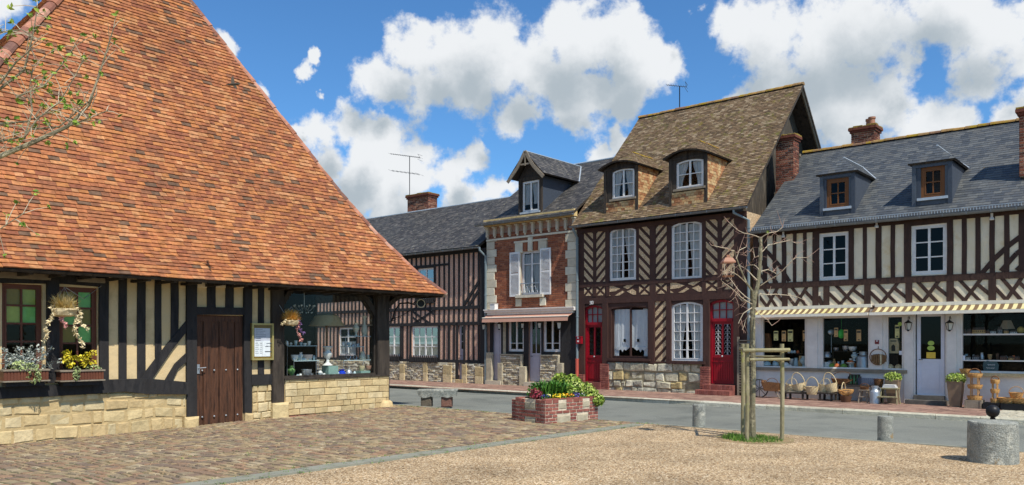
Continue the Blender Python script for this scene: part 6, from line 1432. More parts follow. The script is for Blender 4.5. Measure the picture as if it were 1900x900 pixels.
def hang_basket(px, py, v, s, lab, straw, trails, hook):
    c = HL.p(HL.u(px, v), v, HL.z(px, py, v)); t = thing('hanging_basket', lab, 'hanging basket', c, HL.rot(), 'dried flower baskets hung on the hall')
    m = MB(); m.lathe(c, [(.1 * s, -.1 * s), (.15 * s, -.08 * s), (.17 * s, -.03 * s), (.18 * s, 0), (.17 * s, .02 * s)], 16, .012); part('basket', m, WICKP, t)
    m = MB()
    for i in range(900):
        a, e = random.uniform(0, 6.28), random.uniform(-.1, 1.4); r_ = random.uniform(.14, .3) * s; d = Vector((math.cos(a) * math.cos(e), math.sin(a) * math.cos(e), math.sin(e) * .95)); p = c + Vector((math.cos(a) * .05, math.sin(a) * .05, .02)); q = c + d * r_ + Vector((0, 0, .03)); mid = p.lerp(q, .6) + Vector((random.gauss(0, .03), random.gauss(0, .03), .03)); w = Vector((random.uniform(-1, 1), random.uniform(-1, 1), 0)).normalized() * .0036
        m.add([p - w, p + w, mid + w, mid - w, q], [(0, 1, 2, 3), (3, 2, 4)])
    part('straw', m, straw, t)
    for (du, L, cc, k) in trails:
        m = MB()
        for i in range(k):
            f = i / k; q = c + HL.U.to_3d() * (du + du * .7 * f * f + .03 * math.sin(f * 9)) * s + HL.N.to_3d() * .06 + Vector((0, 0, .03 - L * f * s)); m.tube([q, q + Vector((.004, 0, -L / k * 1.1 * s))], .003, 3); leaves(m, q, (.05, .04, .03), random.choice((2, 4, 6)), .034 * s, 0, .1)
        part('dried_flowers', m, cc, t)
    m = MB(); hk = HL.p(HL.u(hook[0], 0), .05, HL.z(hook[0], hook[1], 0)); mid = (hk + c) / 2 + Vector((0, 0, -.05)); m.tube([hk, mid + Vector((0, 0, .02)), c + Vector((.03, 0, .33 * s))], .007, 5)
    for a in range(3): m.tube([c + Vector((math.cos(a * 2.1) * .18 * s, math.sin(a * 2.1) * .18 * s, 0)), c + Vector((0, 0, .34 * s))], .003, 4)
    part('hook', m, METAL, t)
STR = mat('straw', [sc(210, 186, 120), sc(190, 160, 90), sc(226, 206, 150)], .9, island=True, bump=0); STR2 = mat('orange_straw', [sc(226, 176, 84), sc(210, 156, 60), sc(236, 196, 120)], .9, island=True, bump=0)
CRM, PNK, PUR = C('cream_dried_flower', 232, 214, 170), C('pink_dried_flower', 214, 150, 140), C('purple_dried_flower', 120, 90, 140)
hang_basket(119, 575, .5, 1.25, 'straw filled hanging basket with trailing cream flowers between the hall windows', STR, [(-.19, .5, CRM, 22), (-.02, .3, PNK, 16), (.13, .6, CRM, 26), (.18, .35, CRM, 14)], (187, 530))
hang_basket(540, 596, .35, 1.0, 'orange straw hanging basket at the corner of the shop window', STR2, [(-.18, .12, CRM, 10), (0, .15, CRM, 14), (.13, .5, PNK, 18), (.17, .35, PUR, 10)], (512, 560))
# menu board
v = .1; a, b = HL.u(466, v), HL.u(506, v); z0, z1_ = HL.z(486, 668, v), HL.z(486, 600, v)
t = thing('menu_board', 'brass framed glass notice board with printed sheets beside the hall door', 'notice board', HL.p((a + b) / 2, v, z0), HL.rot())
m = MB(); w = .04
m.box(HL, a, b, .06, .1, z0, z1_); part('case', m, C('case_back', 120, 96, 40), t)
m = MB(); m.box(HL, a, a + w, .1, .15, z0, z1_); m.box(HL, b - w, b, .1, .15, z0, z1_); m.box(HL, a + w, b - w, .1, .15, z0, z0 + w); m.box(HL, a + w, b - w, .1, .15, z1_ - w, z1_); part('brass_frame', m, mat('brass', [sc(176, 162, 104)], .45, metal=.4, namt=.15, bump=0), t)
m = MB(); zm_ = z0 + (z1_ - z0) * .5; m.box(HL, a + .08, b - .07, .1, .104, zm_, z1_ - .11); part('paper', m, C('grey_paper', 196, 196, 208), t); m = MB(); m.box(HL, a + .08, (a + b) / 2, .1, .106, z0 + .08, zm_ + .01); m.box(HL, (a + b) / 2 + .005, b - .07, .1, .107, z0 + .08, zm_ + .02); part('paper', m, C('white_paper', 232, 234, 238), t)
m = MB(); random.seed(3)
for i in range(9):
    z = z1_ - .14 - i * .042; m.box(HL, a + .11, a + .11 + random.uniform(.12, .34), .104, .106, z, z + .008)
for i in range(6): z = zm_ - .04 - i * .045; m.box(HL, a + .1, a + .1 + random.uniform(.05, .1), .106, .108, z, z + .008); m.box(HL, a + .22, a + .27, .106, .108, z, z + .008)
cx, cz = (a + b) / 2 + .17, zm_ - .07; m.tube([HL.p(cx + .09 * math.cos(x) + .0 + (.09 if k > 7 else 0) * 0, .109, cz + .035 * math.sin(x)) for k, x in enumerate([j * .6 for j in range(-4, 5)])] + [HL.p(cx + .1, .109, cz + .05)], .005, 4); m.box(HL, cx - .1, cx + .08, .107, .109, z0 + .18, z0 + .2); m.box(HL, cx - .1, cx - .03, .107, .109, z0 + .3, z0 + .31)
part('print', m, C('print_ink', 70, 74, 84), t)
m = MB(); m.quad(HL.p(a + w, .14, z0 + w), HL.p(b - w, .14, z0 + w), HL.p(b - w, .14, z1_ - w), HL.p(a + w, .14, z1_ - w)); part('pane', m, SHOPGLASS, t)
# ring lamp on a scroll bracket at the hall corner
Yl = 21.9; c = at(781, 563, Yl); pb = HL.p(.05, -.05, at(730, 600, Yl).z)
t = thing('bracket_lamp', 'black spotlight with a pale ring on a wrought iron scroll bracket at the hall corner', 'lamp', Vector((pb.x, pb.y, pb.z - .1)))
m = MB(); m.tube([pb, at(727, 596, Yl), at(732, 578, Yl), at(742, 563, Yl), at(758, 562, Yl), at(770, 565, Yl)], .022, 7); m.tube([at(728, 592, Yl), at(745, 586, Yl), at(770, 571, Yl)], .01, 5)
for q, r_, s_ in ((at(731, 593, Yl), .06, 1), (at(741, 588, Yl), .04, -1)): m.tube([q + Vector((math.cos(x) * r_ * (1 - x / 9), 0, s_ * math.sin(x) * r_ * (1 - x / 9))) for x in [j * .7 for j in range(10)]], .01, 5)
part('scroll_bracket', m, IRON, t, smooth=True)
dn = (Vector((0, 0, 1.7)) - c).normalized(); dn.z = 0; dn.normalize()
m = MB(); m.tube([c - dn * .2, c - dn * .02, c], [.06, .11, .115], 16); m.tube([c - dn * .1, c - dn * .1 + Vector((-.15, 0, .05)), at(768, 562, Yl)], .018, 5); part('lamp_body', m, IRON, t, smooth=True)
m = MB(); sx = dn.cross(Vector((0, 0, 1))); m.tube([c + dn * .01 + sx * math.cos(x) * .105 + Vector((0, 0, math.sin(x) * .105)) for x in [j * math.pi / 10 for j in range(21)]], .012, 6, cap=False); part('ring', m, C('pale_ring', 214, 206, 180), t, smooth=True)
# wall lamps
def lantern(parent_lab, c, s=1.0, F=ST, cat='lantern', group='wall lanterns', wallv=.04, nm='wall_lantern'):
    t = thing(nm, parent_lab, cat, c + Vector((0, 0, -.2 * s)), F.rot(), group); q = lambda r_, z: [c + Vector((math.cos(math.pi / 4 + k * math.pi / 2) * r_ * s, math.sin(math.pi / 4 + k * math.pi / 2) * r_ * s, z * s)) for k in range(4)]
    m = MB(); m.lathe(c, [(.02 * s, .12 * s), (.03 * s, .1 * s), (.11 * s, .04 * s), (.115 * s, .03 * s)], 8); m.lathe(c, [(.045 * s, -.17 * s), (.06 * s, -.155 * s), (.02 * s, -.2 * s)], 6)
    for a, b in zip(q(.1, .03), q(.06, -.16)): m.tube([a, b], .007 * s, 4)
    m.tube([c + Vector((0, 0, .1 * s)), c + Vector((0, 0, .2 * s)), Vector((c.x, c.y, c.z + .22 * s)) - F.N.to_3d() * .1, c + Vector((0, 0, .1 * s)) - F.N.to_3d() * .2], .01 * s, 5); part('lantern_frame', m, IRON, t)
    m = MB(); a, b = q(.085, .03), q(.052, -.155); m.add(a + b, [(0, 1, 5, 4), (1, 2, 6, 5), (2, 3, 7, 6), (3, 0, 4, 7)]); part('lantern_glass', m, mat('frosted_glass', [sc(200, 196, 180)], .3, namt=.1, bump=0), t); return t
zLp = lambda x, y, v, zm=zL: ST.p(ST.u(zm(x, y)[0], v), v, ST.z(*zm(x, y), v))
lantern('black wall lantern on the dark corner post left of the brick house', zLp(102, 258, .25)); lantern('black wall lantern over the solid lilac door', zLp(272, 252, .25)); lantern('black wall lantern over the first shop window of the brick house', zLp(525, 245, .25), .9); lantern('black wall lantern beside the half glazed door of the brick house', zLp(712, 240, .25)); lantern('large black wall lantern at the right end of the brown awning', zLp(925, 238, .3), 1.15)
lantern('black carriage lantern left of the shop door', zLp(425, 58, .2, Zm(1600, 590, 5)), .95, nm='carriage_lantern'); lantern('black carriage lantern right of the shop door', zLp(808, 58, .2, Zm(1600, 590, 5)), .95, nm='carriage_lantern')
for i, (x, y) in enumerate(((268, 215), (900, 148), (1682, 95))):
    c = zLp(x, y, .1, zu); m = MB(); m.lathe(c, [(.05, -.03), (.06, -.02), (.045, .03), (.03, .05), (.03, .14)], 10); single('eave_spotlight', m, WHITE, ('small white spotlight under the shop eave behind the young tree', 'small white spotlight under the shop eave between the two windows', 'small white spotlight under the shop eave at the right')[i], 'spotlight', 'spotlights under the eave', smooth=True)
c = zLp(215, 58, .2); m = MB(); m.box(Fr(c.xy, ST.U.xy, ST.N.xy), -.12, .12, -.1, .1, c.z - .12, c.z + .12); m.box(Fr(c.xy, ST.U.xy, ST.N.xy), -.13, .13, -.11, .115, c.z + .12, c.z + .135); single('alarm_box', m, WHITE, 'white alarm box on the brick wall above the brown awning', 'alarm box')
a, b, c, d = uzr(zE, 72, 122, 452, 518); m = MB(); m.mi = 0; m.box(ST, a, b, .05, .16, c, d); m.box(ST, a - .01, b + .01, .05, .18, d, d + .02); m.mi = 1; m.box(ST, a + .05, b - .1, .16, .164, c + .06, c + .12); m.box(ST, a + .05, b - .1, .16, .164, c + .18, c + .24); single('letter_box', m, [RED, WHITE], 'red letter box on the timber wall left of the narrow red door', 'letter box')
# house number: two small pale numerals on the beam
def digits(c, s, F, txt, lab):
    segs = {'3': [((0, 1), (1, 1)), ((1, 1), (1, .5)), ((.2, .5), (1, .5)), ((1, .5), (1, 0)), ((0, 0), (1, 0))], '0': [((0, 0), (0, 1)), ((0, 1), (1, 1)), ((1, 1), (1, 0)), ((1, 0), (0, 0))]}; m = MB(); u0, z0 = c
    for i, ch in enumerate(txt):
        for a, b in segs[ch]: m.beam(F, (u0 + (i * 1.5 + a[0]) * s * .55, z0 + a[1] * s), (u0 + (i * 1.5 + b[0]) * s * .55, z0 + b[1] * s), s * .2, .06, .075)
    single('house_number', m, WHITE, lab, 'house number')
digits(ST.uz(zE(192, 130)), .1, ST, '30', 'pale house number on the beam above the narrow red door')
# louvred rack between the two houses
t = thing('slatted_shutter', 'weathered slatted wooden rack leaning in the gap beside the wide red door', 'shutter', ST.p(ST.u(1384, .1), .1, SW), ST.rot())
a, b = ST.u(1368, .15), ST.u(1401, .1); zt_ = ST.z(1385, 625, .1)
for x in (a, b - .06): m = MB(); m.box(ST, x, x + .06, .12, .17, SW, zt_); part('upright', m, GREYW, t)
for i in range(20): m = MB(); z = SW + .1 + i * (zt_ - SW - .15) / 20; m.box(ST, a + .06, b - .06, .13, .16, z, z + .035); part('slat', m, GREYW, t)
# ---------------------------------------------------------------- goods in front of the shop
zq = Zm(1400, 640, 7.5); zr_ = Zm(1600, 590, 5); zs = Zm(1740, 640, 5.625)
def V(zm, x, y, v=.5): p = zm(x, y); return ST.p(ST.u(p[0], v), v, ST.z(*p, v))
def basket(c, r, h, label, mt=WICKP, handle=.0, sx=1.3, name='basket', group='baskets outside the shop', tilt=0, cat='basket', inner=True, hr=.009):
    """woven tub with rim and hoop handle, c = bottom centre"""
    t = thing(name, label, cat, c, ST.rot(), group); rz = ST.rot(); Rm = Matrix.Translation(c) @ Matrix.Rotation(rz, 4, 'Z') @ Matrix.Rotation(tilt, 4, 'Y')
    m = MB(); n = 20; prof_ = [(.72, 0), (.8, .2), (.88, .45), (.95, .75), (1.0, 1.0), (1.03, 1.04), (.96, 1.04), (.9, .75), (.78, .3), (.6, .12), (.02, .1)]
    vs = []
    for ri, (rr, zz) in enumerate(prof_):
        for k in range(n):
            a = 2 * math.pi * k / n; q = rr + (.03 if (k + ri) % 2 else -.02) * (ri < 6); vs.append(Rm @ Vector((r * q * math.cos(a) * sx, r * q * math.sin(a), h * zz)))
    m.add(vs, [(i * n + k, i * n + (k + 1) % n, (i + 1) * n + (k + 1) % n, (i + 1) * n + k) for i in range(len(prof_) - 1) for k in range(n)] + [tuple(range(n))]); part('woven_body', m, mt, t)
    if handle:
        m = MB(); m.tube([Rm @ Vector((-r * sx * math.cos(a), 0, h * .9 + handle * math.sin(a))) for a in [j * math.pi / 12 for j in range(13)]], hr, 6); part('handle', m, mt, t, smooth=True)
    return t
# wheelbarrow
c = V(zq, 240, 700, .45); t = thing('wooden_wheelbarrow', 'old wooden wheelbarrow holding a basket at the left of the shop goods', 'wheelbarrow', Vector((c.x, c.y, SW)), ST.rot())
p0, p1 = V(zq, 60, 600, .45), V(zq, 470, 650, .45); u0, u1 = ST.u(zq(140, 0)[0], .45), ST.u(zq(360, 0)[0], .45); zb_, zt_ = V(zq, 250, 640).z, V(zq, 250, 535).z
m = MB(); F_ = ST
m.ext(ST, [(u0 + .08, zb_), (u1, zb_), (u1 + .02, zt_), (u0 - .04, zt_ + .04)], .3, .33); m.ext(ST, [(u0 + .08, zb_), (u1, zb_), (u1 + .02, zt_), (u0 - .04, zt_ + .04)], .62, .65); m.box(ST, u0 + .06, u1, .33, .62, zb_, zb_ + .03); m.ext(ST, [(u0 + .06, zb_), (u0 + .09, zb_), (u0 - .01, zt_ + .08), (u0 - .04, zt_ + .08)], .33, .62); part('tray', m, WICKD, t)
wc = V(zq, 68, 605, .47); wr = wc.z - SW
m = MB(); wu = ST.u(zq(68, 0)[0], .47)
m.tube([ST.p(wu + wr * math.cos(a), .47, wc.z + wr * math.sin(a)) for a in [j * math.pi / 10 for j in range(21)]], .018, 6, cap=False)
for j in range(4): a = j * math.pi / 4; m.tube([ST.p(wu - wr * math.cos(a), .47, wc.z - wr * math.sin(a)), ST.p(wu + wr * math.cos(a), .47, wc.z + wr * math.sin(a))], .01, 5)
part('wheel', m, TIMG, t)
m = MB()
for v in (.34, .6): m.tube([ST.p(wu, v + (.1 if v < .47 else -.1), wc.z), ST.p(u1 + .25, v, zb_ - .02), ST.p(u1 + .75, v, zb_ + .05)], .02, 6); m.tube([ST.p(u1 - .1, v, zb_), ST.p(u1 + .05, v, SW)], .018, 5)
part('shaft', m, GREYW, t)
basket(ST.p((u0 + u1) / 2, .47, zb_ + .05), .15, .14, 'small dark handled basket inside the wheelbarrow', WICKD, .2)
# dark low benches carrying goods
def bench(x0, x1, yt, v0, v1, label, zm=zq, name='display_bench', mt=TIMG):
    vm = (v0 + v1) / 2; a, b = ST.u(zm(x0, 0)[0], vm), ST.u(zm(x1, 0)[0], vm); zt_ = ST.z(*zm((x0 + x1) / 2, yt), vm); t = thing(name, label, 'bench', ST.p((a + b) / 2, vm, SW), ST.rot())
    m = MB(); m.box(ST, a, b, v0, v1, zt_ - .04, zt_); part('top', m, mt, t)
    for u in (a + .05, b - .1):
        for v in (v0 + .02, v1 - .07): m = MB(); m.box(ST, u, u + .05, v, v + .05, SW, zt_ - .04); part('leg', m, mt, t)
    return zt_, a, b
z_, *_ = bench(430, 740, 655, .3, .75, 'low dark bench with the first pair of hooped baskets')
basket(ST.p(ST.u(zq(480, 0)[0], .5), .5, z_), .13, .19, 'tipped pale basket at the left of the first low bench', WICKP, .24, tilt=.35); basket(ST.p(ST.u(zq(640, 0)[0], .5), .5, z_), .15, .24, 'pale hoop handled basket at the right of the first low bench', WICKP, .36, tilt=-.25, hr=.014)
basket(V(zq, 800, 690, .6), .17, .22, 'single round hooped basket between the two low benches', WICKP, .3, sx=1.1, hr=.014)
z_, *_ = bench(905, 1140, 660, .3, .75, 'low dark bench with the second pair of hooped baskets')
basket(ST.p(ST.u(zq(945, 0)[0], .5), .5, z_), .12, .19, 'tipped pale basket at the left of the second low bench', WICKP, .24, tilt=.35); basket(ST.p(ST.u(zq(1085, 0)[0], .5), .5, z_), .14, .24, 'pale hoop handled basket at the right of the second low bench', WICKP, .36, tilt=-.25, hr=.014)
z_, *_ = bench(1120, 1790, 560, .1, .5, 'long dark bench against the white wall', mt=TIMG)
basket(ST.p(ST.u(zq(1230, 0)[0], .3), .3, z_), .19, .16, 'red brown trug basket on the long dark bench', WICKD, .22, sx=1.7)
a = ST.u(zq(1395, 0)[0], .3); m = MB(); m.box(ST, a - .16, a + .16, .2, .42, z_, z_ + .03)
for x in (-.15, .13): m.box(ST, a + x, a + x + .02, .2, .42, z_ + .03, z_ + .24)
m.box(ST, a - .15, a + .15, .3, .32, z_ + .1, z_ + .3); bt = single('bottle_carrier', m, IRON, 'dark bottle carrier on the long bench', 'bottle carrier')
for i, x in enumerate((-.09, 0, .09)): m = MB(); m.lathe(ST.p(a + x, .37, z_ + .03), [(.035, 0), (.036, .14), (.014, .2), (.014, .26)], 9); single('bottle', m, mat('green_bottle', [sc(30, 60, 40)], .15, namt=.1, bump=0), 'dark green glass bottle in the bottle carrier', 'bottle', 'bottles in the carrier', smooth=True)
a = ST.u(zq(1570, 0)[0], .3); t = thing('wire_basket', 'dark blue wire basket on the long bench', 'basket', ST.p(a, .3, z_), ST.rot())
m = MB()
for k in range(6): zz = z_ + .02 + k * .035; e = .2 + .01 * k; m.tube([ST.p(a - e, .18, zz), ST.p(a + e, .18, zz), ST.p(a + e, .42, zz), ST.p(a - e, .42, zz), ST.p(a - e, .18, zz)], .005, 4)
for k in range(9): x = a - .2 + .05 * k; m.tube([ST.p(x, .42, z_ + .02), ST.p(x, .42, z_ + .2)], .004, 4); m.tube([ST.p(x, .18, z_ + .02), ST.p(x, .18, z_ + .2)], .004, 4)
part('wire_cage', m, C('blue_wire', 44, 56, 84), t)
basket(ST.p(ST.u(zq(1725, 0)[0], .3), .3, z_), .13, .18, 'brown wicker pot at the right end of the long bench', WICKD, 0, sx=1)
# ribbed orange basket on a pot
m = MB(); c = V(zq, 1270, 785, .8); c.z = SW; m.lathe(c, [(.12, 0), (.15, .12), (.16, V(zq, 1270, 710, .8).z - SW)], 12); single('brown_pot', m, C('brown_pot', 96, 66, 46), 'brown pot under the ribbed basket', 'pot', smooth=True)
zb_ = V(zq, 1270, 710, .8).z; cb_ = Vector((c.x, c.y, zb_)); t = thing('ribbed_basket', 'orange ribbed oval basket with tall handle in front of the dark bench', 'basket', cb_, ST.rot())
m = MB()
for k in range(9):
    a = -1.2 + 2.4 * k / 8; m.tube([cb_ + ST.U.to_3d() * (.2 * math.cos(b)) + ST.N.to_3d() * (.15 * math.sin(a) * math.sin(b)) + Vector((0, 0, .17 - .16 * math.cos(a) * math.sin(b))) for b in [j * math.pi / 10 for j in range(11)]], .014, 5)
part('ribs', m, WICK, t); m = MB(); m.tube([cb_ + ST.U.to_3d() * .2 * math.cos(b) + ST.N.to_3d() * .15 * math.sin(b) + Vector((0, 0, .17)) for b in [j * math.pi / 10 for j in range(21)]], .014, 5, cap=False); part('rim', m, WICK, t)
m = MB(); m.tube([cb_ + ST.N.to_3d() * (.15 * math.cos(b)) + ST.U.to_3d() * -.06 + Vector((0, 0, .17 + .2 * math.sin(b))) for b in [j * math.pi / 10 for j in range(11)]], .014, 6); part('handle', m, WICKP, t)
# stool with ring basket
def stool(zm, x0, x1, yt, v0, v1, label, steps=1, mt=GREYW, name='wooden_stool'):
    vm = (v0 + v1) / 2; a, b = ST.u(zm(x0, 0)[0], vm), ST.u(zm(x1, 0)[0], vm); zt_ = ST.z(*zm((x0 + x1) / 2, yt), vm); t = thing(name, label, 'stool', ST.p((a + b) / 2, vm, SW), ST.rot())
    m = MB(); m.box(ST, a, b, v0, v1, zt_ - .03, zt_); part('seat', m, mt, t)
    for u, du in ((a + .03, -.04), (b - .03, .04)):
        for v, dv in ((v0 + .04, -.02), (v1 - .04, .06)): m = MB(); m.tube([ST.p(u, v, zt_ - .03), ST.p(u + du, v + dv, SW)], .02, 5); part('leg', m, mt, t)
    m = MB(); m.box(ST, a - .02, b + .02, v1 - .02, v1 + .16 if steps > 1 else v1 + .02, SW + (zt_ - SW) * .42, SW + (zt_ - SW) * .42 + .03); part('step' if steps > 1 else 'stretcher', m, mt, t); return zt_, (a + b) / 2, vm
z_, a, v = stool(zq, 1470, 1590, 620, .55, .8, 'small grey stool left of the milk can carrying a ring basket'); basket(ST.p(a, v, z_), .12, .07, 'dark ring shaped basket on the grey stool', WICKD, .1, sx=1)
def can(c, r, h, label, mt=METAL, group=None):
    t = thing('milk_can', label, 'milk can', c, ST.rot(), group); m = MB(); m.lathe(c, [(r, 0), (r * 1.02, .02), (r, .04), (r, h * .62), (r * .95, h * .7), (r * .62, h * .8), (r * .6, h * .92), (r * .68, h * .94), (r * .68, h), (.01, h)], 18); part('body', m, mt, t, smooth=True)
    m = MB()
    for s_ in (-1, 1): m.tube([c + ST.U.to_3d() * s_ * r * .62 + Vector((0, 0, h * .9)), c + ST.U.to_3d() * s_ * r * 1.02 + Vector((0, 0, h * .88)), c + ST.U.to_3d() * s_ * r * .95 + Vector((0, 0, h * .7))], .01, 5)
    part('handle', m, mt, t); return t
c = V(zq, 1675, 825, .85); c.z = SW; can(c, .135, V(zq, 1675, 570, .85).z - SW, 'zinc milk can standing on the pavement beside the step stool')
z_, a, v = stool(zr_, 180, 335, 648, .55, .85, 'pale wooden step stool with white trays in front of the planter', 2, mt=STAKE, name='step_stool')
m = MB()
for i in range(4): m.box(ST, a - .17 + i * .01, a + .17 - i * .012, v - .1, v + .1, z_ + .002 + i * .022, z_ + .02 + i * .022)
single('tray_stack', m, WHITE, 'stack of white trays on the step stool', 'tray')
# tall planters
def tall_planter(zm, x0, x1, yt, v, label, plab, zbase=SW):
    a, b = ST.u(zm(x0, 0)[0], v), ST.u(zm(x1, 0)[0], v); w = (b - a) / 2; zt_ = ST.z(*zm((x0 + x1) / 2, yt), v); c = ST.p((a + b) / 2, v, SW); t = thing('tall_planter', label, 'planter', c, ST.rot(), 'tall square planters by the shop door')
    m = MB(); F2 = Fr(c.xy, ST.U.xy, ST.N.xy); k = .68
    q = lambda s_, z: [F2.p(x * s_, y * s_, z) for x, y in ((-1, -1), (1, -1), (1, 1), (-1, 1))]
    vs = q(w * k, SW) + q(w, zt_ - .03) + q(w * 1.04, zt_ - .03) + q(w * 1.04, zt_) + q(w * .88, zt_) + q(w * .85, zt_ - .06); m.add(vs, [(3, 2, 1, 0)] + [(4 * i + j, 4 * i + (j + 1) % 4, 4 * i + 4 + (j + 1) % 4, 4 * i + 4 + j) for i in range(5) for j in range(4)] + [(20, 21, 22, 23)]); part('pot', m, TAUPE, t)
    m = MB(); leaves(m, c + Vector((0, 0, zt_ - SW + .06)), (w * 1.35, w * 1.35, .15), 700, .045, .5, .2); single('box_shrub', m, LEAFY, plab, 'shrub', 'clipped shrubs in the tall planters')
tall_planter(zr_, 225, 345, 572, .38, 'tall taupe planter left of the shop door behind the stool', 'small round shrub in the planter left of the shop door'); tall_planter(zs, 108, 268, 378, .62, 'tall tapered taupe planter right of the shop door', 'small round shrub in the planter right of the shop door')
# crates with tiered baskets
def crate(x0, x1, yt, v, label, mt=GREYW, zm=zs):
    a, b = ST.u(zm(x0, 0)[0], v), ST.u(zm(x1, 0)[0], v); z = ST.z(*zm((x0 + x1) / 2, yt), v); t = thing('crate', label, 'crate', ST.p((a + b) / 2, v, SW), ST.rot()); m = MB()
    m.box(ST, a, b, v - .2, v - .18, SW, z); m.box(ST, a, b, v + .18, v + .2, SW, z); m.box(ST, a, a + .02, v - .18, v + .18, SW, z); m.box(ST, b - .02, b, v - .18, v + .18, SW, z); m.box(ST, a + .02, b - .02, v - .18, v + .18, z - .03, z - .01); part('boards', m, mt, t)
    m = MB(); m.box(ST, a + .004, a + .04, v + .2, v + .212, SW + .004, z - .003); m.box(ST, b - .04, b - .004, v + .2, v + .212, SW + .004, z - .003); part('batten', m, mt, t); return z, (a + b) / 2
def tiered(x0, x1, rows, v, ztop, base, label, mt=WICK):
    a, b = ST.u(zs(x0, 0)[0], v), ST.u(zs(x1, 0)[0], v); r = (b - a) / 2; u = (a + b) / 2; c = ST.p(u, v, base); t = thing('tiered_basket', label, 'tiered basket', c, ST.rot(), 'wicker tier stands on crates')
    zs_ = [base + .0, base + (ztop - base) * .36, base + (ztop - base) * .72]
    for z in zs_:
        m = MB(); m.lathe(Vector((c.x, c.y, z)), [(r * .85, 0), (r * .95, .05), (r * 1.0, .1), (r * .95, .1), (r * .85, .02), (.01, .015)], 18, .004); part('tray', m, mt, t)
    m = MB()
    for s_ in (-.45, .45):
        for q in (-.5, .5): m.tube([ST.p(u + r * s_, v + r * q, base + .05), ST.p(u + r * s_, v + r * q, zs_[2] + .05)], .014, 5)
    part('post', m, mt, t); m = MB(); m.tube([ST.p(u + r * .8 * math.cos(x), v, zs_[2] + .08 + (ztop - zs_[2] - .08) * math.sin(x)) for x in [j * math.pi / 12 for j in range(13)]], .014, 6); part('handle', m, WICKD, t, smooth=True)
z, u = crate(295, 475, 572, .75, 'grey wooden crate under the larger tiered basket'); tiered(305, 470, 3, .75, V(zs, 380, 248, .75).z, z, 'larger three tier wicker stand on the grey crate')
z, u = crate(485, 655, 602, .75, 'black crate under the smaller tiered basket', IRON); tiered(545, 650, 3, .75, V(zs, 590, 325, .75).z, z, 'smaller three tier wicker stand on the black crate')
z, u = crate(670, 960, 612, .75, 'long black crate under the woven trays at the right edge', IRON)
for i, (x, hh) in enumerate(((725, .0), (860, .0), (810, .13))): basket(ST.p(ST.u(zs(x, 0)[0], .75), .72 - .1 * (i == 2), z + hh), .19 if i < 2 else .13, .13, ('open weave orange tray basket next to the small tier stand', 'open weave orange tray basket at the right picture edge', 'handled orange basket on top of the woven trays')[i], WICK, .16 if i == 2 else 0, sx=1.2)
basket(ST.p(ST.u(zs(285, 0)[0], .2), .2, SZ - .04), .1, .1, 'small brown wicker hen basket on the wooden sill', WICK, .0)
# things on the pillar
c = V(zr_, 147, 362, .06); t = thing('wall_basket', 'round flat wicker basket hung on the white pillar', 'basket', c, ST.rot()); r = .22; m = MB(); F2 = Fr(c.xy, ST.U.xy, ST.N.xy)
m.tube([F2.p(r * math.cos(a), .02, c.z + r * math.sin(a)) for a in [j * math.pi / 12 for j in range(25)]], .012, 5, cap=False); m.tube([F2.p(0, .0, c.z + r), F2.p(0, -.02, c.z + r + .08)], .008, 4); part('hoop', m, WICKD, t)
m = MB()
for k in range(7):
    x = -.17 + .057 * k; hgt = math.sqrt(max(.001, r * r - x * x)) ; m.ext(F2, [(x, c.z - hgt), (x + .045, c.z - hgt * .95), (x + .045, c.z + hgt * .35), (x, c.z + hgt * .4)], -.0, .05)
part('weave', m, mat('striped_wicker', [sc(200, 186, 150), sc(120, 92, 60)], .8, island=True, nscale=20, bump=.5), t)
a, b, c, d = uzr(zr_, 122, 160, 205, 242); m = MB(); m.mi = 0; m.box(ST, a, b, .04, .055, c, d); m.mi = 1; m.box(ST, a + .03, b - .03, .055, .058, c + .07, c + .1); single('wall_sign', m, [C('sign_red', 120, 50, 50), WHITE], 'small dark red plaque on the white pillar above the round basket', 'sign')
# ---------------------------------------------------------------- goods inside the shop windows
zw = Zm(1400, 585, 7.83); v0 = -.2
for lab, x0, x1, s_ in (('left', s1[0], s1[1], s1), ('second', s2[0], s2[1], s2), ('narrow', s3[0], s3[1], s3), ('right', s4[0], s4[1], s4)):
    m = MB(); m.box(ST, x0 + .02, x1 - .02, -.62, -.145, SZ - .12, SZ - .0); t = single('display_shelf', m, DARKW, 'dark display ledge inside the ' + lab + ' shop window', 'shelf')
tagm = [mat('tag_card', [sc(226, 216, 150)], .8, bump=0), mat('tan_card', [sc(214, 170, 116)], .8, bump=0)]; INK = C('dark_ink', 40, 40, 36)
def hangtag(zm, x0, x1, yt, yb, mi, label):
    a, b = ST.u(zm(x0, 0)[0], v0), ST.u(zm(x1, 0)[0], v0); zc2 = ST.z(*zm((x0 + x1) / 2, yt), v0); zb2 = ST.z(*zm((x0 + x1) / 2, yb), v0); t = thing('price_tag', label, 'card', ST.p((a + b) / 2, v0, zb2), ST.rot(), 'cards hanging in the shop windows')
    m = MB(); m.box(ST, a, b, v0, v0 + .02, zb2, zc2); part('card', m, tagm[mi], t); m = MB(); m.tube([ST.p((a + b) / 2, v0 + .01, zc2), ST.p((a + b) / 2, v0 + .01, HT)], .002, 3); h = zc2 - zb2; m.box(ST, a + .01, b - .01, v0 + .02, v0 + .023, zc2 - h * .28, zc2 - h * .12); m.box(ST, a + (b - a) * .3, b - (b - a) * .3, v0 + .02, v0 + .023, zb2 + h * .08, zb2 + h * .16); part('print', m, INK, t)
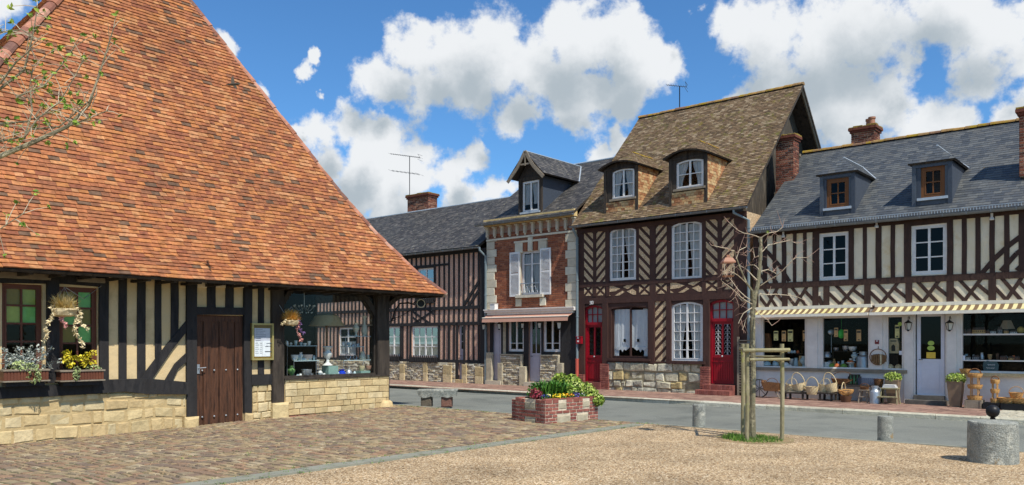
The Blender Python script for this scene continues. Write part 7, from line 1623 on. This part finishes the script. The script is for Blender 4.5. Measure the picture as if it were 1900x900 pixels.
for i, (x0, x1, yt, yb, mi, lab) in enumerate(((283, 345, 228, 365, 0, 'pale card hanging leftmost in the left shop window'), (400, 458, 225, 378, 1, 'tan card hanging second in the left shop window'), (487, 560, 210, 380, 0, 'large pale yellow card in the left shop window'), (705, 748, 220, 375, 1, 'tan card at the right edge of the left shop window'),
    (968, 1010, 235, 388, 1, 'tan card at the left edge of the second shop window'), (1160, 1215, 182, 315, 1, 'highest tan card in the second shop window'), (1300, 1357, 210, 375, 1, 'tan card next to the green dish'), (1485, 1550, 210, 375, 1, 'tan card hanging rightmost in the second shop window'))): hangtag(zw, x0, x1, yt, yb, mi, lab)
hangtag(zr_, 305, 346, 65, 185, 0, 'yellow card in the narrow shop window')
def lath(zm, x, yb, yt, r, prof_, mt, name, label, cat, v=-.3, n=12, smooth=True, group=None):
    p = zm(x, yb); u = ST.u(p[0], v); z0 = ST.z(*p, v); h = ST.z(*zm(x, yt), v) - z0; z0 = SZ + .002 if abs(z0 - SZ) < .12 else z0
    m = MB(); m.lathe(ST.p(u, v, z0), [(r * a, h * b) for a, b in prof_], n); return single(name, m, mt, label, cat, group, smooth)
jug = [(.6, 0), (.95, .1), (1, .4), (.7, .75), (.6, .85), (.75, 1), (.65, 1), (.01, .9)]; blob = [(.5, 0), (1, .25), (.9, .6), (.5, .9), (.01, 1)]; vase_ = [(.5, 0), (.35, .1), (.3, .2), (.9, .5), (1, .65), (.45, .85), (.6, 1), (.5, 1)]; cup = [(.5, 0), (.6, .05), (.9, .5), (1, 1), (.92, 1), (.5, .15), (.01, .12)]
pale = mat('pale_blue_china', [sc(176, 196, 200)], .3, namt=.1, bump=0); grn = C('green_glaze', 110, 150, 60, .35); org = C('orange_glaze', 206, 110, 60, .4); whi = CHINA
def shelf(zm, x0, x1, y, label, v=-.42, d=.2):
    a, b = ST.u(zm(x0, 0)[0], v), ST.u(zm(x1, 0)[0], v); z = ST.z(*zm((x0 + x1) / 2, y), v); m = MB(); m.box(ST, a, b, v - d / 2, v + d / 2, z - .015, z); m.box(ST, a + .01, a + .03, v - .02, v, SZ, z - .015); m.box(ST, b - .03, b - .01, v - .02, v, SZ, z - .015); single('display_rack', m, TIMG, label, 'shelf'); return z
shelf(zw, 440, 720, 555, 'dark rack of figurines inside the left shop window')
for i, (x, cc) in enumerate(((500, whi), (543, pale), (582, pale), (630, org))): lath(zw, x, 553, 505, .045, blob, cc, 'figurine', ('white figurine leftmost on the dark rack', 'pale green figurine second on the dark rack', 'pale blue figurine third on the dark rack', 'orange figurine rightmost on the dark rack')[i], 'figurine', -.42, 10, group='figurines on the rack')
lath(zw, 170, 745, 665, .16, blob, pale, 'rabbit_ornament', 'pale blue rabbit ornament at the bottom left of the left shop window', 'ornament'); lath(zw, 308, 745, 670, .1, blob, pale, 'china_ornament', 'pale blue ornament beside the rabbit ornament', 'ornament'); lath(zw, 460, 745, 675, .1, blob, whi, 'china_ornament', 'white ornament behind the wooden stake', 'ornament'); lath(zw, 512, 748, 712, .08, blob, whi, 'china_dish', 'low white dish in the left shop window', 'dish')
lath(zw, 715, 752, 590, .12, vase_, pale, 'china_vase', 'pale green vase at the right of the left shop window', 'vase')
m = MB(); a, b, c, d = rect(ST, zw, 125, 235, 265, 470, -.3); m.ext(ST, [(a, c), (b, c), (b - .06, d), (a, d)], -.45, -.3); m.box(ST, a + .05, b - .09, -.3, -.295, d - .16, d - .13); m.box(ST, a + .05, b - .05, -.3, -.295, c + .15, c + .2); single('wooden_letter_rack', m, WICKD, 'tall brown wooden rack inside the left shop window', 'rack')
can(ST.p(ST.u(zw(1590, 0)[0], -.33), -.33, SZ + .002), .2, ST.z(*zw(1590, 530), -.33) - SZ, 'large zinc milk can inside the second shop window')
lath(zw, 1045, 705, 620, .17, [(1, 0), (1, 1), (.9, 1), (.01, .9)], METAL, 'zinc_pot', 'low zinc pot at the left of the second shop window', 'pot'); lath(zw, 1050, 618, 530, .13, jug, METAL, 'zinc_jug', 'zinc jug standing on the low zinc pot', 'jug')
for i, (x, cc) in enumerate(((1030, org), (1125, grn), (1205, org), (1295, grn))): lath(zw, x, 768, 700, .1, blob, cc, 'ceramic_pumpkin', ('orange glazed pot leftmost in the second shop window', 'green glazed pot beside the leftmost orange pot', 'orange glazed pot between two green pots', 'green glazed pot rightmost of the row')[i], 'ornament', -.25, 12, group='glazed pots in the second window')
shelf(zw, 1130, 1500, 520, 'dark rack inside the second shop window', -.5)
for i, (x, r_, yt) in enumerate(((1185, .08, 470), (1320, .09, 445), (1425, .12, 455))): lath(zw, x, 519, yt, r_, cup, (METAL, METAL, whi)[i], 'tin_cup', ('tin cup left on the rack of the second window', 'tin pail middle on the rack of the second window', 'white scale dish right on the rack of the second window')[i], 'cup', -.5, 12, group='cups on the rack')
lath(zw, 1450, 665, 535, .09, vase_, pale, 'candle_stand', 'pale green stand beside the large milk can', 'stand'); lath(zw, 1395, 775, 690, .12, [(.5, 0), (.2, .2), (.2, .7), (1, .9), (1, 1), (.01, .95)], whi, 'cake_stand', 'white cake stand with red fruit in the second shop window', 'cake stand'); lath(zw, 1395, 690, 650, .1, blob, org, 'fruit_dish', 'red orange fruit on the cake stand', 'fruit')
m = MB(); c = ST.p(ST.u(zw(1262, 0)[0], -.3), -.3, ST.z(*zw(1262, 270), -.3)); m.ball(c, .11, 12, 8, 1, .4, 1.2); m.tube([c, Vector((c.x, c.y, HT))], .003, 3); single('green_dish', m, C('bright_green', 60, 190, 60, .4), 'bright green dish hanging in the second shop window', 'dish', smooth=True)
m = MB(); c = ST.p(ST.u(zw(1115, 0)[0], -.3), -.3, ST.z(*zw(1115, 245), -.3)); m.ball(c, .1, 12, 8, 1, .35, .8); m.tube([c, Vector((c.x, c.y, c.z - .6))], .006, 4); single('metal_ladle', m, METAL, 'round metal skimmer on a stem in the second shop window', 'ladle', smooth=True)
# narrow window
a, b, c, d = rect(ST, zr_, 235, 341, 192, 328, -.2); t = thing('toy_house', 'pale wooden toy house with arched door in the narrow shop window', 'toy house', ST.p((a + b) / 2, -.25, c), ST.rot()); m = MB(); zmid_ = c + (d - c) * .62; m.ext(ST, [(a, c), (b, c), (b, zmid_), (b - .05, d), (a + .05, d), (a, zmid_)], -.4, -.2); part('body', m, WICKP, t); m = MB(); u = (a + b) / 2; m.ext(ST, [(u - .05, c + .06), (u + .05, c + .06), (u + .05, c + .2), (u, c + .25), (u - .05, c + .2)], -.2, -.195); m.box(ST, u - .08, u + .08, -.2, -.195, d - .08, d - .05); part('doorway', m, INK, t)
m = MB(); m.box(ST, a + .02, b - .02, -.42, -.18, SZ, c - .002); single('display_block', m, DARKW, 'dark block carrying the toy house', 'block')
for i, x in enumerate((258, 335)): lath(zr_, x, 470, 422, .1, blob, WICKP, 'wicker_ball', ('straw ball at the left foot of the narrow window', 'straw ball at the right foot of the narrow window')[i], 'ornament', -.16, 10, False, 'straw balls')
def sticker(zm, x0, x1, yt, yb, mt, label, v=-.07, oval=False, name='sticker'):
    a, b, c, d = rect(ST, zm, x0, x1, yt, yb, v); m = MB()
    if oval: m.ext(ST, [((a + b) / 2 + (b - a) / 2 * math.cos(t), (c + d) / 2 + (d - c) / 2 * math.sin(t)) for t in [j * math.pi / 8 for j in range(16)]], v, v + .006)
    else: m.box(ST, a, b, v, v + .006, c, d)
    single(name, m, mt, label, 'sign')
LG, YL, WP = C('lime_sticker', 170, 196, 90), C('yellow_sign', 226, 190, 70), C('white_sticker', 224, 228, 236)
sticker(zr_, 330, 370, 38, 75, LG, 'round lime green sticker at the top of the narrow window', oval=True); sticker(zr_, 342, 384, 305, 342, WP, 'small white notice on the narrow window')
sticker(zr_, 607, 668, 212, 255, LG, 'upper round green hanging sign inside the shop door', -.09, True, 'door_sign'); sticker(zr_, 602, 672, 258, 302, LG, 'lower oval green hanging sign inside the shop door', -.09, True, 'door_sign'); sticker(zr_, 595, 680, 318, 375, YL, 'yellow and orange sign inside the shop door', -.09, False, 'door_sign')
zx = Zm(1760, 590, 8.18); sticker(zx, 178, 252, 570, 638, WP, 'small white notice at the left of the big shop window')
# chalkboard and model houses in the big window
a, b, c, d = rect(ST, zx, 522, 765, 650, 805, -.04); t = thing('slate_chalkboard', 'rounded dark chalkboard with chalk writing leaning on the big shop window', 'chalkboard', ST.p((a + b) / 2, -.04, c), ST.rot()); m = MB(); W, H = b - a, d - c
m.ext(ST, [(a + .02, c), (b - .02, c), (b, c + H * .6), (b - W * .15, d - H * .05), (a + W * .6, d - H * .12), (a + W * .3, d), (a + W * .05, d - H * .1), (a, c + H * .5)], -.045, -.025); part('board', m, mat('slate_board', [sc(70, 90, 92)], .8, namt=.25, bump=0), t)
m = MB()
for (x, z, w_) in ((.3, .62, .45), (.22, .3, .5)): m.tube([ST.p(a + W * (x + w_ * i / 14), -.022, c + H * (z + .09 * math.sin(i * 2.3) * (1 if i % 3 else .4))) for i in range(15)], .004, 3)
part('chalk_writing', m, WHITE, t)
hcol = [C('house_tan', 206, 160, 100), C('house_white', 214, 210, 204), C('house_brown', 120, 84, 66), C('house_grey', 130, 130, 134)]; rfc = C('model_roof', 78, 66, 62)
def model_house(x0, x1, yt, yb, mi, label, v=-.2, zbase=None, tall=.6):
    a, b = ST.u(zx(x0, 0)[0], v), ST.u(zx(x1, 0)[0], v); z0 = zbase; z1_ = z0 + (yb - yt) / 8.18 * 21 / 1500; h = z0 + (z1_ - z0) * tall; t = thing('model_house', label, 'model house', ST.p((a + b) / 2, v, z0), ST.rot(), 'model houses on the shop shelves')
    m = MB(); m.box(ST, a, b, v - .06, v, z0, h); part('walls', m, hcol[mi], t)
    m = MB(); m.add([ST.p(a - .008, v + .008, h), ST.p(b + .008, v + .008, h), ST.p(b - .01, v - .03, z1_), ST.p(a + .01, v - .03, z1_), ST.p(a - .008, v - .068, h), ST.p(b + .008, v - .068, h)], [(0, 1, 2, 3), (3, 2, 5, 4), (0, 3, 4), (1, 5, 2), (0, 4, 5, 1)]); m.box(ST, b - .035, b - .02, v - .035, v - .02, z1_ - .03, z1_ + .015); part('roof', m, rfc, t)
    m = MB(); k = max(2, int((b - a) / .04))
    for i in range(k): u = a + (b - a) * (i + .5) / k; m.box(ST, u - .008, u + .008, v, v + .003, z0 + (h - z0) * .45, z0 + (h - z0) * .85)
    part('windows', m, INK, t)
zsh1, zsh2 = s4[2] + .99, s4[2] + .31
m = MB(); m.box(ST, s4[0] + .06, s4[1], -.45, -.115, zsh1 - .02, zsh1 - .001); single('window_shelf', m, WHITE, 'upper white shelf of model houses in the big shop window', 'shelf')
m = MB(); m.box(ST, s4[0] + .06, s4[1], -.45, -.115, zsh2 - .02, zsh2 - .001); single('window_shelf', m, WHITE, 'lower white shelf of model houses in the big shop window', 'shelf')
for i, (x0, x1, h_, mi, lab) in enumerate(((195, 265, 70, 2, 'small dark model house leftmost on the upper shelf'), (280, 345, 75, 2, 'brown model house second on the upper shelf'), (360, 555, 95, 0, 'long yellow model house with dark roof on the upper shelf'), (560, 620, 55, 2, 'low brown model house right of the long yellow one'), (635, 715, 55, 1, 'low pale model house on the upper shelf'), (745, 810, 95, 3, 'tall grey model house on the upper shelf'), (840, 905, 70, 0, 'tan model house at the right on the upper shelf'), (930, 1035, 45, 1, 'low white model house far right on the upper shelf'))): model_house(x0, x1, 0, h_, mi, lab, zbase=zsh1)
for i, (x0, x1, h_, mi, lab) in enumerate(((195, 245, 60, 2, 'dark model house leftmost on the lower shelf'), (262, 330, 60, 1, 'white model house second on the lower shelf'), (365, 460, 70, 3, 'grey model house left of the chalkboard'), (780, 885, 65, 2, 'brown model house right of the chalkboard'), (910, 985, 60, 0, 'tan model house on the lower shelf right part'), (1000, 1075, 60, 2, 'brown model house far right on the lower shelf'))): model_house(x0, x1, 0, h_, mi, lab, zbase=zsh2)
m = MB(); c = ST.p(ST.u(zx(890, 0)[0], -.4), -.38, zsh1); m.lathe(c, [(.19, .12), (.2, .12), (.1, .34), (.09, .34)], 6, closed=False); m.tube([c, c + Vector((0, 0, .2))], .02, 6); single('lamp', m, C('lampshade_taupe', 150, 136, 116), 'taupe lampshade behind the model houses', 'lamp')
m = MB(); c = ST.p(ST.u(zx(1095, 0)[0], -.2), -.22, zsh1); m.ball(c + Vector((0, 0, .09)), .085, 12, 8); single('owl_ornament', m, C('owl_ochre', 170, 150, 80), 'round ochre ornament at the right end of the upper shelf', 'ornament', smooth=True)
# ---------------------------------------------------------------- goods inside the hall shop window
zh = Zm(440, 540, 5.625); gsh = glass_mat('glass_shelf', (.8, .92, .88), boost=1.2)
def HV(x, y, v): p = zh(x, y); return HL.p(HL.u(p[0], v), v, HL.z(*p, v))
def hshelf(x0, x1, y, v, label):
    a, b = HL.u(zh(x0, 0)[0], v), HL.u(zh(x1, 0)[0], v); z = HL.z(*zh((x0 + x1) / 2, y), v); t = thing('glass_shelf', label, 'shelf', HL.p((a + b) / 2, v, z), HL.rot(), 'glass shelves in the hall window'); m = MB(); m.box(HL, a, b, v - .14, v + .14, z - .012, z); part('glass_plate', m, gsh, t)
    m = MB(); m.box(HL, a, b, v + .14, v + .146, z - .014, z + .002); part('edge', m, pale, t); m = MB()
    for u in (a + .01, b - .01): m.tube([HL.p(u, v + .12, sill_z - .02), HL.p(u, v + .12, z - .012)], .006, 4)
    part('support', m, METAL, t); return z
za = hshelf(560, 820, 725, -.35, 'long glass shelf at left in the hall window'); zb3 = hshelf(1080, 1430, 718, -.35, 'lower glass shelf at right in the hall window'); zc3 = hshelf(1100, 1430, 470, -.35, 'upper glass shelf at right in the hall window'); hshelf(1100, 1290, 580, -.35, 'middle glass shelf at right in the hall window'); zd3 = hshelf(490, 800, 570, -.35, 'upper glass shelf at left in the hall window')
m = MB(); m.box(HL, sp[0] + .05, -.05, -.55, -.1, sill_z - .3, sill_z - .02); single('display_ledge', m, GREYW, 'display ledge behind the hall shop window', 'shelf')
def hl(x, yb, yt, r, prof_, mt, name, label, cat, v=-.35, zbase=None, n=12, group=None):
    u = HL.u(zh(x, 0)[0], v); z0 = HL.z(*zh(x, yb), v) if zbase is None else zbase; h = HL.z(*zh(x, yt), v) - HL.z(*zh(x, yb), v); m = MB(); m.lathe(HL.p(u, v, z0), [(r * a, h * b) for a, b in prof_], n); return single(name, m, mt, label, cat, group, True)
LZ = sill_z - .018
hl(945, 775, 575, .15, [(.9, 0), (.7, .05), (.3, .15), (.25, .3), (.75, .5), (.8, .62), (.35, .78), (.9, .97), (.8, 1), (.3, .85)], whi, 'porcelain_urn', 'ornate white porcelain urn on the pale block in the hall window', 'urn', -.25)
m = MB(); a = HL.u(zh(978, 0)[0], -.25); m.box(HL, a - .16, a + .13, -.4, -.12, LZ, HL.z(*zh(975, 780), -.25) - .002); single('display_block', m, C('sage_block', 130, 160, 150), 'sage green block under the porcelain urn', 'block')
hl(1092, 862, 790, .11, [(.6, 0), (1, .3), (.9, .6), (.5, .8), (.8, 1), (.7, 1)], C('cobalt_glass', 20, 60, 190, .15), 'blue_vase', 'cobalt blue vase on the hall window ledge', 'vase', -.25, LZ); hl(1165, 862, 785, .1, blob, METAL, 'silver_teapot', 'grey silver teapot beside the blue vase', 'teapot', -.25, LZ)
hl(565, 885, 755, .1, vase_, C('green_glass', 110, 150, 90, .2), 'green_vase', 'green glass vase at the left of the hall window', 'vase', -.25, LZ); hl(725, 850, 765, .13, cup, METAL, 'crystal_bowl', 'grey crystal bowl on the hall window ledge', 'bowl', -.25, LZ); hl(735, 705, 645, .13, cup, C('pink_china', 226, 206, 196, .3), 'teacup', 'pale pink cup on the long glass shelf', 'cup', -.35, za + .001)
hl(665, 705, 620, .06, vase_, whi, 'bud_vase', 'slim white vase on the long glass shelf', 'vase', -.35, za + .001); hl(600, 715, 655, .1, cup, whi, 'white_cup', 'white cup leftmost on the long glass shelf', 'cup', -.35, za + .001)
hl(868, 870, 795, .06, vase_, whi, 'white_figurine', 'small white statuette left of the sage block', 'statuette', -.2, LZ); hl(905, 875, 835, .04, [(1, 0), (1, 1), (.01, 1)], whi, 'white_candle', 'short white candle beside the statuette', 'candle', -.15, LZ); hl(1015, 878, 850, .04, [(1, 0), (1, 1), (.01, 1)], whi, 'white_candle', 'short white candle right of the sage block', 'candle', -.15, LZ)
hl(1330, 465, 255, .1, [(.5, 0), (.9, .2), (.7, .5), (.35, .6), (.3, .85), (.7, 1), (.6, 1)], C('ivory_vase', 214, 208, 186, .35), 'tall_vase', 'tall ivory vase on the upper glass shelf', 'vase', -.35, zc3 + .001); hl(1240, 465, 330, .09, vase_, C('ivory_vase', 0, 0, 0), 'ivory_figure', 'ivory figure group on the upper glass shelf', 'statuette', -.35, zc3 + .001)
hl(1310, 665, 580, .09, jug, C('ivory_vase', 0, 0, 0), 'ivory_jug', 'ivory jug on the lower right glass shelf', 'jug', -.35, zb3 + .001); hl(1375, 660, 610, .06, cup, whi, 'white_beaker', 'white beaker beside the ivory jug', 'cup', -.35, zb3 + .001)
for i, (x, yb, yt) in enumerate(((1160, 712, 655), (1232, 712, 672))):
    c = HV(x, (yb + yt) / 2, -.33); m = MB(); sxx = HL.U.to_3d(); r = .075 - .02 * i; m.tube([c + sxx * math.cos(t) * r + Vector((0, 0, math.sin(t) * r)) for t in [j * .5236 for j in range(13)]], .01, 5, cap=False); m.box(Fr(c.xy, HL.U.xy, HL.N.xy), -.04, .04, -.03, .03, zb3 + .001, c.z - r + .005); single('pocket_clock', m, METAL, ('larger round framed clock on the lower right shelf', 'smaller round framed clock on the lower right shelf')[i], 'clock')
m = MB(); a = HL.u(zh(1310, 0)[0], -.25); m.box(HL, a - .14, a + .16, -.36, -.14, LZ, LZ + .12); single('display_block', m, C('sage_block', 0, 0, 0), 'low sage block at the right of the hall window', 'block'); 
for i, x in enumerate((1300, 1370)): hl(x, 808, 755, .09, cup, (C('gold_china', 206, 190, 150, .3), C('brown_china', 170, 130, 110, .3))[i], 'china_bowl', ('gilded bowl on the low sage block', 'brown patterned bowl right of the gilded bowl')[i], 'bowl', -.25, LZ + .122)
# lamp shade, chandelier, dark cupboard
c = HV(935, 300, -.6); t = thing('table_lamp', 'large olive brown lampshade on a stand inside the hall shop', 'lamp', Vector((c.x, c.y, sill_z - .55)), HL.rot()); m = MB(); m.lathe(c, [(.45, -.16), (.3, .1), (.14, .16), (.12, .16)], 20, closed=False); part('lamp_shade', m, C('olive_shade', 176, 156, 116, .9), t, smooth=True); m = MB(); m.lathe(Vector((c.x, c.y, sill_z - .55)), [(.2, 0), (.18, .05), (.04, .1), (.04, .6), (.1, .75), (.03, 1.0), (.03, c.z - sill_z + .6)], 12); part('stand', m, WICKD, t, smooth=True)
c = HV(700, 175, -.9); t = thing('chandelier', 'small crystal chandelier hanging inside the hall shop', 'chandelier', c, HL.rot()); m = MB(); m.tube([c, Vector((c.x, c.y, TOPZ))], .01, 5)
for k in range(8): a = k * math.pi / 4; m.tube([c + Vector((0, 0, .02)), c + Vector((math.cos(a) * .15, math.sin(a) * .15, -.08)), c + Vector((math.cos(a) * .26, math.sin(a) * .26, .03))], .008, 5)
part('arms', m, METAL, t); m = MB()
for k in range(8): a = k * math.pi / 4; m.ball(c + Vector((math.cos(a) * .26, math.sin(a) * .26, .05)), .025, 7, 5); m.ball(c + Vector((math.cos(a) * .2, math.sin(a) * .2, -.12)), .02, 6, 4)
part('crystals', m, whi, t)

random.seed(21)
for k, (n, x0, x1, vv, zz, lab, mts_) in enumerate(((9, 585, 810, -.3, None, 'small piece of china crowding the long glass shelf', (whi, pale)), (8, 1100, 1290, -.3, 580, 'small glass or china piece on the middle right glass shelf', (whi, pale, METAL)), (6, 500, 790, -.3, 'D', 'small china piece on the upper left glass shelf', (whi, pale)), (12, 600, 1260, -.18, 'L', 'small china dish along the front of the hall window ledge', (whi, pale, METAL)))):
    for i in range(n):
        x = x0 + (x1 - x0) * (i + .5 + random.uniform(-.25, .25)) / n; u = HL.u(zh(x, 0)[0], vv); z0 = LZ if zz == 'L' else zd3 + .001 if zz == 'D' else (za + .001 if zz is None else HL.z(*zh(1195, 580), -.35) + .001)
        r = random.uniform(.03, .055); h = random.uniform(.05, .13); pr = random.choice((cup, vase_, blob, jug)); m = MB(); m.lathe(HL.p(u, vv - .04 * (i % 2), z0), [(r * a, h * b) for a, b in pr], 10)
        single('china_piece', m, random.choice(mts_), lab, 'china', lab.replace('small', 'pieces:'), True)
gcol = [whi, pale, METAL, org, C('tan_pottery', 190, 150, 100), C('dark_pottery', 96, 70, 54)]
for k, (n, x0, x1, s_, lab) in enumerate(((9, 130, 700, s1, 'small pottery piece along the ledge of the left shop window'), (8, 1000, 1500, s2, 'small pottery piece behind the glazed pots of the second shop window'))):
    for i in range(n):
        x = x0 + (x1 - x0) * (i + .5) / n; vv = -.42 - .06 * (i % 2); u = ST.u(zw(x, 0)[0], vv); r = random.uniform(.05, .09); h = random.uniform(.12, .34); m = MB(); m.lathe(ST.p(u, vv, SZ + .002), [(r * a, h * b) for a, b in random.choice((cup, vase_, blob, jug))], 10)
        single('pottery', m, random.choice(gcol), lab, 'pottery', lab.replace('small', 'pieces:'), True)
for i in range(7):
    x = 270 + 830 * i / 7 + random.uniform(-10, 10); vv = -.35; u = ST.u(zx(x, 0)[0], vv); r = random.uniform(.03, .06); h = random.uniform(.1, .22); m = MB(); m.lathe(ST.p(u, vv, zsh2 + .001), [(r * a, h * b) for a, b in random.choice((cup, vase_, jug))], 10)
    single('pottery', m, random.choice(gcol), 'small pottery behind the model houses on the lower white shelf', 'pottery', 'pottery behind the model houses', True)

random.seed(4); m = MB()
for i in range(6000):
    y = 6.2 + 9.5 * random.random() ** 1.5; x = random.uniform(-.42, .66) * y; t_, v_ = hlco(x, y)
    if v_ < 7.66 or roadside(x, y) < 9.15: continue
    r = random.uniform(.004, .011); c = Vector((x, y, zg(x, y) + r * .3)); a = random.uniform(0, 3); X, Y_, Z_ = Vector((math.cos(a), math.sin(a), 0)) * r * 1.4, Vector((-math.sin(a), math.cos(a), 0)) * r, Vector((0, 0, r * .8))
    m.add([c - X, c + X, c - Y_, c + Y_, c + Z_ + X * .2, c - Z_], [(0, 3, 4), (3, 1, 4), (1, 2, 4), (2, 0, 4)])
struct('pebbles', m, mat('pebble', [sc(*c) for c in ((206, 176, 136), (176, 140, 100), (226, 206, 176), (140, 108, 78), (196, 160, 116))], .9, island=True, nscale=20, bump=0), kind='stuff')
